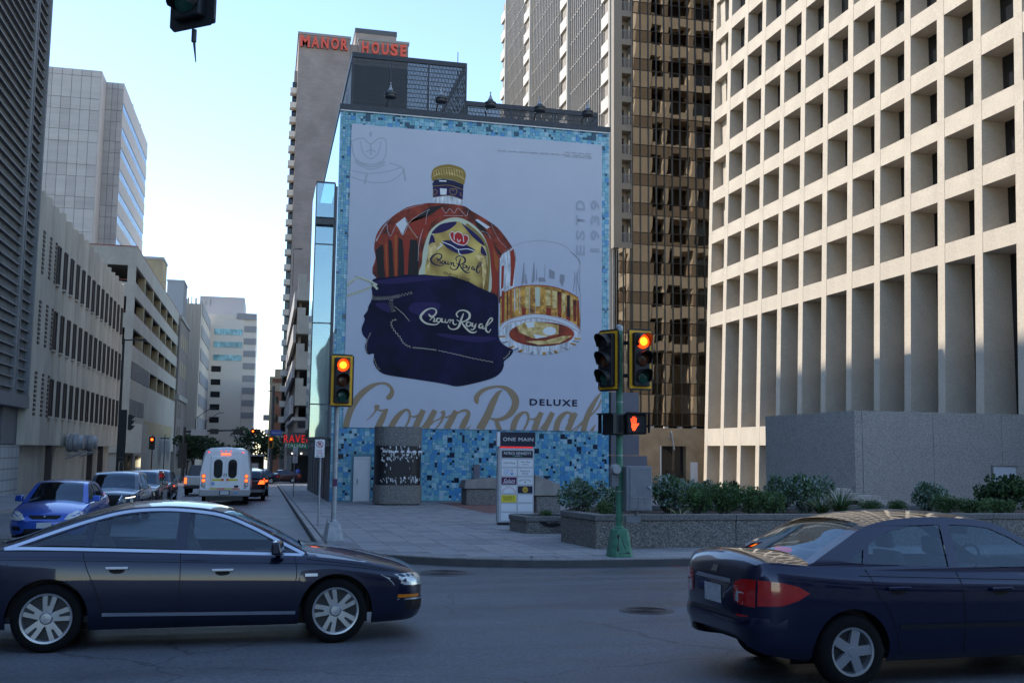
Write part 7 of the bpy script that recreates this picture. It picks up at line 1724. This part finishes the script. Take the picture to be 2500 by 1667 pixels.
    if S.get('mirror'):
        mx_, mz_ = S['mirror']
        for sgn in (1,-1):
            yb = C.gy(mx_,mz_); mb = MB(); f = lambda dx, dy, dz: (mx_+dx, sgn*(yb+dy), mz_+dz)
            mb.hexa([f(-.06,.05,-.03),f(.08,.07,-.03),f(.03,.24,-.02),f(-.07,.24,-.02),f(-.06,.05,.12),f(.06,.07,.12),f(.01,.23,.11),f(-.07,.24,.11)] if sgn > 0 else [f(-.07,.24,-.02),f(.03,.24,-.02),f(.08,.07,-.03),f(-.06,.05,-.03),f(-.07,.24,.11),f(.01,.23,.11),f(.06,.07,.12),f(-.06,.05,.12)]); mb.box(mx_-.02,mx_+.04,sgn*yb-.02 if sgn > 0 else sgn*yb-.07,sgn*yb+.07 if sgn > 0 else sgn*yb+.02,mz_-.03,mz_+.01); bevel(mb.build('door_mirror', S.get('mirror_mat',pm_), t, 50), .03, 3)
    return t, C
def box2(a0,a1,b0,b1): return [(a0,b0),(a1,b0),(a1,b1),(a0,b1)]
# ---- dark blue sedan, foreground left
AX = [1.42,-1.42]
A6 = dict(paint='paint_navy', x0=-2.50, x1=2.40, axles=AX, r=.335, rim=.245, arch=.385, tw=.245, spokes=5, style='split', cab=(-1.93,1.09), gh=(1.12,-1.98), screens=(.28,-1.10), glass='car_glass', glass_r='car_glass', seats=(.30,-.62), tumble=.40,
  plan=[(2.40,.46),(2.385,.58),(2.34,.69),(2.25,.78),(2.05,.86),(1.7,.905),(1.0,.925),(0,.928),(-1.2,.925),(-1.8,.90),(-2.2,.85),(-2.38,.78),(-2.47,.66),(-2.50,.55)],
  top=[(2.40,.60),(2.36,.70),(2.25,.765),(2.0,.84),(1.6,.93),(1.2,.99),(1.0,1.01),(-1.5,1.05),(-1.98,1.06),(-2.3,1.055),(-2.42,1.02),(-2.48,.95),(-2.50,.88)],
  belt=[(2.40,.57),(2.36,.655),(2.25,.71),(2.0,.775),(1.6,.845),(1.1,.90),(.4,.925),(-.6,.955),(-1.5,.985),(-2.0,.99),(-2.35,.97),(-2.47,.90),(-2.50,.84)],
  low=[(2.40,.30),(2.34,.24),(2.2,.20),(1.8,.19),(1.0,.20),(-1,.20),(-1.8,.22),(-2.2,.26),(-2.45,.34),(-2.50,.42)],
  roof=[(1.12,.915),(.9,1.04),(.6,1.20),(.28,1.345),(0,1.405),(-.35,1.425),(-.7,1.405),(-1.1,1.315),(-1.5,1.175),(-1.8,1.055),(-1.98,1.0)],
  windows=[[(.93,.965),(.80,1.035),(.55,1.165),(.28,1.28),(.05,1.335),(-.10,1.352),(-.13,.985)],[(-.24,.99),(-.21,1.358),(-.45,1.365),(-.75,1.335),(-1.02,1.27),(-1.06,1.025)],[(-1.12,1.03),(-1.09,1.25),(-1.35,1.155),(-1.62,1.06),(-1.68,1.045)]],
  trim=[(1.08,.925),(.85,1.04),(.55,1.195),(.25,1.318),(-.05,1.37),(-.4,1.39),(-.75,1.365),(-1.1,1.275),(-1.45,1.155),(-1.72,1.055),(-1.84,1.015),(-1.84,1.012),(-1.6,1.012),(-1.0,.995),(-.2,.965),(.6,.935),(1.06,.915)], trimw=.03,
  seams=[('door_seam',[(-.18,.955),(-.17,.8),(-.17,.5),(-.16,.27)],.008),('door_seam',[(.98,.90),(1.0,.7),(.93,.45),(.86,.27)],.008),('door_seam',[(-1.12,.97),(-1.06,.8),(-.98,.62),(-.85,.27)],.008),('hood_seam',[(2.2,.70),(1.7,.80),(1.1,.875)],.007)],
  strips=[('sill_strip',[(1.0,.33),(0,.345),(-.9,.36)],.035,'paint_blue' if False else 'chrome_satin'),('shoulder_line',[(2.0,.74),(1.2,.83),(0,.865),(-1.2,.90),(-2.3,.92)],.006,'paint_black')],
  handles=[(-.78,.81),(.25,.775)], mirror=(.80,.955), mirror_mat='paint_navy',
  side=[('turn_signal',[(2.33,.445),(2.08,.45),(2.09,.485),(2.34,.475)],'amber'),('side_badge',box2(1.09,1.22,.70,.73),'chrome_satin')],
  front=[('headlamp',[(.42,.57),(.55,.555),(.86,.60),(.87,.70),(.72,.705),(.45,.665)],'headlamp',True),('headlamp_rim',[(.42,.545),(.86,.585),(.86,.60),(.42,.562)],'chrome_satin',True),('grille',[(-.30,.30),(.30,.30),(.34,.60),(.26,.635),(-.26,.635),(-.34,.60)],'trim_black',False),('air_intake',[(.42,.29),(.80,.31),(.82,.42),(.42,.40)],'trim_black',True),('intake_trim',[(.42,.405),(.85,.425),(.85,.44),(.42,.42)],'chrome_satin',True)],
  rear=[('tail_lamp',[(.45,.70),(.86,.70),(.88,.84),(.48,.86)],'tail_red',True),('number_plate',box2(-.26,.26,.60,.72),'plate',False)])
ax1, ax2 = gnd(822,1562), gnd(112,1575)
my_ = 11.15; cxm = (ax1.x+ax2.x)/2
aud, AC = make_car(A6, 'dark navy sedan with chrome window trim driving through the crossing', (cxm, my_+.93, gz(my_+.93)), R(1.2), name='moving_car')
# ---- deep blue compact sedan, foreground right
CO = dict(paint='paint_deep', x0=-2.20, x1=2.30, axles=[1.30,-1.30], r=.312, rim=.205, arch=.36, tw=.20, spokes=5, style='plain', cab=(-1.58,1.12), gh=(1.15,-1.82), screens=(.35,-.98), glass='car_glass', glass_r='car_glass', seats=(.32,-.55), tumble=.36, handle_mat='paint_deep',
  plan=[(2.30,.42),(2.27,.56),(2.2,.68),(2.05,.78),(1.7,.835),(1.0,.85),(0,.853),(-1.2,.85),(-1.7,.83),(-2.0,.78),(-2.12,.71),(-2.18,.60),(-2.20,.50)],
  top=[(2.30,.58),(2.25,.70),(2.1,.78),(1.7,.90),(1.2,.99),(1.0,1.01),(-1.2,1.09),(-1.72,1.12),(-2.0,1.125),(-2.10,1.10),(-2.16,1.0),(-2.20,.9)],
  belt=[(2.30,.55),(2.25,.65),(2.1,.72),(1.7,.83),(1.1,.91),(.4,.935),(-.6,.965),(-1.3,1.0),(-1.75,1.04),(-2.0,1.06),(-2.1,1.04),(-2.16,.95),(-2.20,.86)],
  low=[(2.30,.30),(2.2,.24),(1.8,.20),(1,.21),(-1,.21),(-1.7,.24),(-2.0,.28),(-2.15,.34),(-2.20,.42)],
  roof=[(1.15,.93),(.9,1.07),(.6,1.25),(.35,1.375),(.05,1.42),(-.3,1.435),(-.65,1.42),(-.98,1.365),(-1.3,1.215),(-1.55,1.085),(-1.70,1.0),(-1.82,.95)],
  windows=[[(.95,.985),(.75,1.10),(.5,1.245),(.28,1.335),(.05,1.36),(-.13,1.365),(-.15,.995)],[(-.25,1.0),(-.23,1.368),(-.55,1.355),(-.82,1.30),(-1.02,1.20),(-1.06,1.035)],[(-1.12,1.04),(-1.08,1.16),(-1.2,1.10),(-1.25,1.05)]],
  seams=[('door_seam',[(-.2,.96),(-.19,.7),(-.19,.27)],.008),('door_seam',[(1.0,.91),(1.0,.6),(.92,.27)],.008),('door_seam',[(-1.12,1.0),(-1.05,.8),(-.93,.62),(-.82,.27)],.008),('trunk_seam',[(-1.75,1.03),(-2.0,1.05)],.006)],
  strips=[('rub_strip',[(.9,.50),(0,.505),(-.85,.51)],.045,'paint_black'),('waist_line',[(1.0,.87),(0,.905),(-1.2,.95)],.006,'paint_black')],
  handles=[(-.85,.83),(.2,.805)], mirror=(.82,.985),
  side=[('tail_lamp',[(-2.13,.70),(-1.95,.705),(-1.80,.75),(-1.70,.81),(-1.80,.865),(-1.95,.90),(-2.12,.915)],'tail_red')],
  rear=[('tail_lamp',[(.42,.72),(.52,.69),(.69,.685),(.69,.915),(.52,.91),(.42,.87)],'tail_red',True),('reverse_lamp',[(.44,.72),(.56,.70),(.57,.80),(.44,.81)],'tail_clear',True),('number_plate',box2(-.17,.17,.66,.82),'plate',False),('trunk_trim',[(-.36,.86),(.36,.86),(.34,.895),(-.34,.895)],'chrome_satin',False),('badge',[(-.06,.93),(.06,.93),(.05,.985),(-.05,.985)],'chrome',False),('bumper_sticker',box2(-.62,-.46,.56,.61),'tail_red',False)],
  front=[('headlamp',[(.40,.60),(.78,.62),(.76,.74),(.45,.70)],'headlamp',True),('grille',[(-.3,.6),(.3,.6),(.3,.68),(-.3,.68)],'trim_black',False)])
rw = gnd(2090,1684)
COR = R(1)
cpos = Vector((rw.x, rw.y)) + Vector((math.cos(COR), math.sin(COR)))*1.30 + Vector((-math.sin(COR), math.cos(COR)))*.85
cor, CC = make_car(CO, 'deep blue compact sedan seen from behind at the right edge', (cpos.x, cpos.y, gz(cpos.y)), COR, name='moving_car')
mb = MB(); mb.box(-1.50,-1.46,-.12,.12,1.10,1.135); mb.build('high_brake_lamp', 'red_glow', cor)
mb = MB(); gridpatch(mb, [(-.80,.44),(.80,.44),(.80,.60),(-.80,.60)], lambda y, z: (CC.xend(y,z,False)-.035*max(0,1-abs(z-.52)/.09), y, z), .05); mb.build('bumper', 'paint_deep', cor, 40)
# ---- queue facing the camera
KI = dict(CO); KI.update(paint='paint_blue', glass='car_glass_dark', glass_r='car_glass_dark', handle_mat='paint_blue', rear=[], side=[], front=[
  ('headlamp',[(.42,.60),(.55,.575),(.78,.60),(.80,.74),(.66,.79),(.50,.72)],'headlamp',True),('grille',[(-.34,.645),(-.26,.60),(.26,.60),(.34,.645),(.34,.69),(-.34,.69)],'trim_black',False),('badge',[(-.085,.645),(-.05,.625),(.05,.625),(.085,.645),(.05,.668),(-.05,.668)],'chrome',False),('number_plate',box2(-.16,.16,.40,.52),'plate',False),('lower_grille',[(-.45,.30),(.45,.30),(.42,.385),(-.42,.385)],'trim_black',False),('fog_recess',[(.5,.34),(.7,.36),(.7,.45),(.52,.43)],'trim_black',True),('bumper_line',[(-.78,.545),(.78,.545),(.78,.555),(-.78,.555)],'trim_black',False)])
def facing(S, lab, px, Y, dx=0, grp='cars queued facing the crossing'):
    p = onY(px, 1200, Y); return make_car(S, lab, (p.x, Y+S['x1'], gz(Y+S['x1'])), R(-90)+dx, grp, 'queued_car')
facing(KI, 'bright blue small sedan first in the queue on the left', 112, 25.6)
NX_ = dict(paint='paint_slate', x0=-2.25, x1=2.35, axles=[1.35,-1.32], r=.36, rim=.235, arch=.42, tw=.23, style='plain', cat='car', cab=(-2.1,1.12), gh=(1.15,-2.15), screens=(.35,-1.75), glass='car_glass_dark', seats=(.2,-.7), tumble=.30, crown=.04,
  plan=[(2.35,.55),(2.32,.68),(2.22,.80),(2.0,.88),(1.6,.915),(0,.922),(-1.6,.915),(-2.0,.88),(-2.2,.76),(-2.25,.66)],
  top=[(2.35,.80),(2.3,.92),(2.1,1.0),(1.6,1.07),(1.1,1.12),(-2.1,1.12),(-2.25,1.05)], belt=[(2.35,.76),(2.3,.87),(2.1,.94),(1.6,1.0),(1.1,1.04),(0,1.06),(-1.5,1.12),(-2.1,1.15),(-2.25,1.05)],
  low=[(2.35,.36),(2.2,.26),(1.8,.24),(-1.8,.26),(-2.2,.34),(-2.25,.42)], roof=[(1.15,1.06),(.8,1.28),(.35,1.54),(0,1.60),(-.8,1.61),(-1.5,1.575),(-1.75,1.53),(-2.0,1.35),(-2.15,1.17)],
  windows=[[(.9,1.10),(.6,1.30),(.3,1.47),(0,1.52),(-.15,1.52),(-.17,1.12)],[(-.25,1.12),(-.23,1.52),(-.8,1.52),(-1.1,1.50),(-1.15,1.16)],[(-1.22,1.17),(-1.2,1.49),(-1.5,1.45),(-1.75,1.25)]],
  seams=[('door_seam',[(-.2,1.06),(-.2,.7),(-.2,.32)],.008),('door_seam',[(.98,1.03),(1.0,.7),(.92,.32)],.008)], handles=[(-.8,.95),(.2,.93)], mirror=(.8,1.09),
  front=[('headlamp',[(.50,.80),(.86,.86),(.86,.93),(.70,.93),(.48,.86)],'trim_black',True),('headlamp_strip',[(.50,.80),(.80,.84),(.82,.875),(.52,.825)],'headlamp_on',True),('grille',[(-.42,.34),(.42,.34),(.28,.62),(.42,.90),(-.42,.90),(-.28,.62)],'trim_black',False),('grille_trim',[(.42,.34),(.45,.36),(.305,.62),(.45,.90),(.42,.91),(.275,.62)],'chrome',True),('number_plate',box2(-.2,.2,.46,.57),'plate',False)],
  rear=[('tail_lamp',[(.5,.95),(.86,.95),(.86,1.03),(.5,1.06)],'tail_red',True)], side=[('side_reflector',[(2.05,.62),(1.9,.62),(1.9,.66),(2.05,.66)],'tail_red')])
facing(NX_, 'slate crossover with hourglass grille and lit headlamp, second in the queue', 262, 34.5)
N3 = dict(NX_); N3.update(paint='paint_black', front=[f for f in NX_['front'] if f[0] in ('number_plate',)]+[('headlamp',[(.50,.80),(.86,.86),(.86,.93),(.70,.93),(.48,.86)],'headlamp',True),('grille',[(-.42,.62),(.42,.62),(.45,.84),(-.45,.84)],'trim_black',False)])
facing(N3, 'black crossover third in the queue on the left', 330, 43.5); facing(N3, 'black crossover last in the queue on the left', 366, 50.5)
# ---- cars going away from the camera
N4 = dict(NX_); N4.update(paint='paint_maroon', rear=[('tail_lamp',[(.5,.88),(.88,.88),(.88,1.08),(.62,1.10)],'brake_on',True),('number_plate',box2(-.2,.2,.75,.87),'plate',False),('bumper',[(-.85,.45),(.85,.45),(.85,.60),(-.85,.60)],'van_bumper',False)])
def away(S, lab, px, Y, name='waiting_car', grp='cars waiting at the far lights'):
    p = onY(px, 1180, Y); return make_car(S, lab, (p.x, Y-S['x0'], gz(Y-S['x0'])), R(90), grp, name)
away(N4, 'dark maroon crossover with lit tail lamp just right of the white van', 606, 57); 
N5 = dict(N4); N5.update(paint='paint_black'); away(N5, 'black crossover ahead of the maroon one by the kerb', 619, 66)
away(N5, 'dark car standing at the far crossing right of the van', 613, 92)
# pickup seen left of the van
def pickup(lab, px, Y):
    p = onY(px, 1160, Y); t = thing('pickup_truck', lab, 'pickup truck', (p.x, Y, gz(Y)))
    mb = MB(); mb.box(-.95,.95,0,2.0,.62,1.2); bevel(mb.build('bed', 'paint_white', t), .05)
    mb = MB(); mb.box(-.93,.93,2.02,5.6,.5,1.15); bevel(mb.build('body', 'paint_white', t), .06)
    mb = MB(); mb.hexa([(-.88,2.1,1.15),(.88,2.1,1.15),(.88,4.2,1.15),(-.88,4.2,1.15),(-.72,2.25,1.82),(.72,2.25,1.82),(.72,3.6,1.82),(-.72,3.6,1.82)]); bevel(mb.build('cab', 'dark_glass', t), .05)
    mb = MB(); mb.box(-.95,.95,-.16,-.02,.45,.62); bevel(mb.build('bumper', 'black_metal', t), .03)
    for sx_ in (-.86,.86): mb = MB(); mb.box(sx_-.07,sx_+.07,-.02,.03,.75,1.1); mb.build('tail_lamp', 'brake_on', t)
    for sx_ in (-.82,.82):
        for yy in (1.0,4.5): mb = MB(); mb.lathe([(.001,-.13),(.3,-.13),(.38,-.1),(.38,.1),(.3,.13),(.001,.13)],20,'x',(sx_,yy,.38)); mb.build('wheel', 'rubber', t, 40)
pickup('white pickup truck mostly hidden behind the left of the van', 489, 66)
# ---- white shuttle van
VY = 50.8; p = onY(549,1180,VY)
vn = thing('shuttle_van', 'white high roof shuttle van seen from behind with lit brake lamps', 'van', (p.x, VY, gz(VY)))
def ring(y, hw0, hw1, z0, z1, cr_=.18):
    return [(-hw0,y,z0),(hw0,y,z0),(hw0+.02,y,z0+.9),(hw1+.02,y,z1-cr_*2),(hw1-.06,y,z1-cr_*.7),(hw1-cr_*1.6,y,z1),(0,y,z1+.05),(-hw1+cr_*1.6,y,z1),(-hw1+.06,y,z1-cr_*.7),(-hw1-.02,y,z1-cr_*2),(-hw0-.02,y,z0+.9)]
def loft(mb, rs):
    n = len(rs[0]); o = len(mb.v)
    for r_ in rs: mb.v += r_
    for a in range(len(rs)-1):
        for i in range(n): j = (i+1)%n; mb.f.append((o+a*n+i,o+a*n+j,o+(a+1)*n+j,o+(a+1)*n+i)); mb.m.append(0)
    mb.f.append(tuple(o+i for i in range(n))[::-1]); mb.m.append(0); mb.f.append(tuple(o+(len(rs)-1)*n+i for i in range(n))); mb.m.append(0)
mb = MB(); loft(mb, [ring(0,1.13,.98,.50,2.50),ring(.12,1.16,1.02,.48,2.64),ring(1.0,1.17,1.04,.48,2.68),ring(5.2,1.17,1.04,.48,2.66),ring(5.6,1.1,.98,.48,2.4)]); mb.build('body', 'van_white', vn, 35)
mb = MB(); mb.box(-1.0,1.0,5.5,7.3,.4,1.4); bevel(mb.build('cab_nose', 'van_white', vn), .15)
mb = MB(); mb.box(-1.16,1.16,-.22,-.0,.42,.72); bevel(mb.build('bumper', 'van_bumper', vn), .05)
mb = MB(); mb.box(-.85,.85,-.2,1.5,.22,.42); mb.build('step', 'black_metal', vn)
vyy = lambda z: -.012
for sx_, nm in ((-1,'left'),(1,'right')):
    mb = MB(); xa, xb = sorted((sx_*.012, sx_*.66)); mb.box(xa,xb,-.035,.06,.80,2.28); d_ = bevel(mb.build('rear_door', 'van_white', vn), .015)
    mb = MB(); n = 10; cx2, rx_, z0_, z1_ = sx_*.33, .185, 1.28, 2.14
    ptsw = [(cx2+rx_*math.cos(R(a)), z1_-rx_+rx_*math.sin(R(a))) for a in range(0,181,20)] + [(cx2+rx_*math.cos(R(a)), z0_+rx_+rx_*math.sin(R(a))) for a in range(180,361,20)]
    mb.add([(x,-.045,z) for x, z in ptsw]); mb.build('window', 'teal_window' if False else 'dark_glass', d_)
    mb = MB()
    for q in ribbon([(x,z,.03) for x, z in ptsw+ptsw[:1]]): mb.add([(x,-.049,z) for x, z in q])
    mb.build('window_seal', 'trim_black', d_)
    mb = MB(); mb.box(*sorted((sx_*.08,sx_*.58)),-.042,-.036,1.14,1.23); mb.build('reflective_tape', 'tape_yellow', d_); mb = MB(); mb.box(*sorted((sx_*.06,sx_*.17)),-.046,-.043,1.13,1.24); mb.build('reflective_tape', 'tape_orange', d_)
    mb = MB(); mb.tube((sx_*.05,-.06,1.35),(sx_*.05,-.06,1.5),.015); mb.build('handle', 'black_metal', d_)
    for k, (z, m_) in enumerate(((1.36,'brake_on'),(1.15,'brake_on'),(.95,'tail_clear'))):
        mb = MB(); mb.lathe([(.075,0),(.075,-.03),(.05,-.045),(.001,-.05)],20,'y',(sx_*.98,-.0,z)); mb.build('lamp', m_, vn, 50); mb = MB(); mb.lathe([(.095,0),(.095,-.02),(.076,-.025)],20,'y',(sx_*.98,-.0,z),cap=False); mb.build('lamp_ring', 'trim_black', vn)
    for xx in (.78,): mb = MB(); mb.box(sx_*xx-.05,sx_*xx+.05,-.0,.1,2.46,2.51); mb.build('marker_lamp', 'marker_red', vn)
    mb = MB(); mb.box(sx_*.93-.06,sx_*.93+.06,-.01,0,.80,.83); mb.build('reflector', 'trim_black', vn)
    for yy in (1.2,): mb = MB(); mb.lathe([(.001,-.18),(.3,-.18),(.39,-.15),(.39,.15),(.3,.18),(.001,.18)],24,'x',(sx_*.9,yy,.39)); mb.build('wheel', 'rubber', vn, 40)
    mb = MB(); mb.lathe([(.001,-.12),(.3,-.12),(.39,-.1),(.39,.1),(.3,.12),(.001,.12)],24,'x',(sx_*.92,6.0,.39)); mb.build('wheel', 'rubber', vn, 40)
mb = MB(); mb.box(-.21,.21,-.03,.0,2.36,2.42); mb.build('high_brake_lamp', 'brake_on', vn)
for xx in (-.22,0,.22): mb = MB(); mb.box(xx-.035,xx+.035,-.01,.1,2.52,2.56); mb.build('marker_lamp', 'marker_red', vn)
for k, m_ in enumerate(('tape_yellow','tape_orange','tape_yellow','tape_orange')): mb = MB(); mb.box(-.7+k*.35,-.36+k*.35,-.03,-.001,.745,.79); mb.build('reflective_tape', m_, vn)
mb = MB(); mb.box(-.2,.2,-.24,-.221,.5,.68); mb.build('number_plate', 'plate', vn)
mb = MB(); mb.box(-.24,.24,-.235,-.2205,.48,.70); mb.build('plate_frame', 'trim_black', vn)
mb = MB()
for k in range(5): zz = .93+k*.033; hw_ = math.sqrt(max(.001,.085**2-(zz+.01-1.0)**2)); mb.box(-.55-hw_,-.55+hw_,-.041,-.036,zz,zz+.022)
mb.build('globe_logo', 'logo_blue', vn)
mb = MB(); mb.box(.42,.62,-.041,-.036,.83,.93); mb.build('decal', 'sign_black', vn); mb = MB(); mb.box(.45,.62,-.225,-.2205,.55,.61); mb.build('decal', 'logo_blue', vn)
# ---- cross traffic and truck at the far street
S2 = dict(CO); S2.update(paint='paint_navy', glass='car_glass_dark', glass_r='car_glass_dark')
p = onY(632,1120,111); make_car(S2, 'dark blue sedan crossing the far street', (p.x,111,gz(111)), R(180), None, 'crossing_car')
p = onY(664,1120,116); make_car(dict(S2, paint='paint_maroon'), 'dark maroon sedan crossing the far street by the restaurant corner', (p.x+1,116,gz(116)), R(180), None, 'crossing_car')
p = onY(623,1100,140); bt_ = thing('box_truck', 'box truck with open dark cargo bay down the street', 'truck', (p.x,140,gz(140)))
mb = MB(); mb.box(-1.2,1.2,0,.08,3.1,3.3); mb.box(-1.2,-1.08,0,6,.9,3.1); mb.box(1.08,1.2,0,6,.9,3.1); mb.box(-1.2,1.2,.08,6,3.1,3.3); mb.box(-1.2,1.2,0,6,.75,.9); mb.box(-1.08,1.08,5.9,6,.9,3.1); mb.build('cargo_box', 'cream_grey', bt_)
mb = MB(); mb.box(-.6,.5,.6,1.6,.9,2.2); mb.build('load', 'cream_wall', bt_); mb = MB(); mb.box(-1.1,1.1,6.1,7.8,.5,2.4); bevel(mb.build('cab', 'paint_white', bt_), .1)
for sx_ in (-1,1):
    for yy in (1.4,6.9): mb = MB(); mb.lathe([(.001,-.14),(.38,-.14),(.45,-.1),(.45,.1),(.38,.14),(.001,.14)],16,'x',(sx_*.95,yy,.45)); mb.build('wheel', 'rubber', bt_, 40)
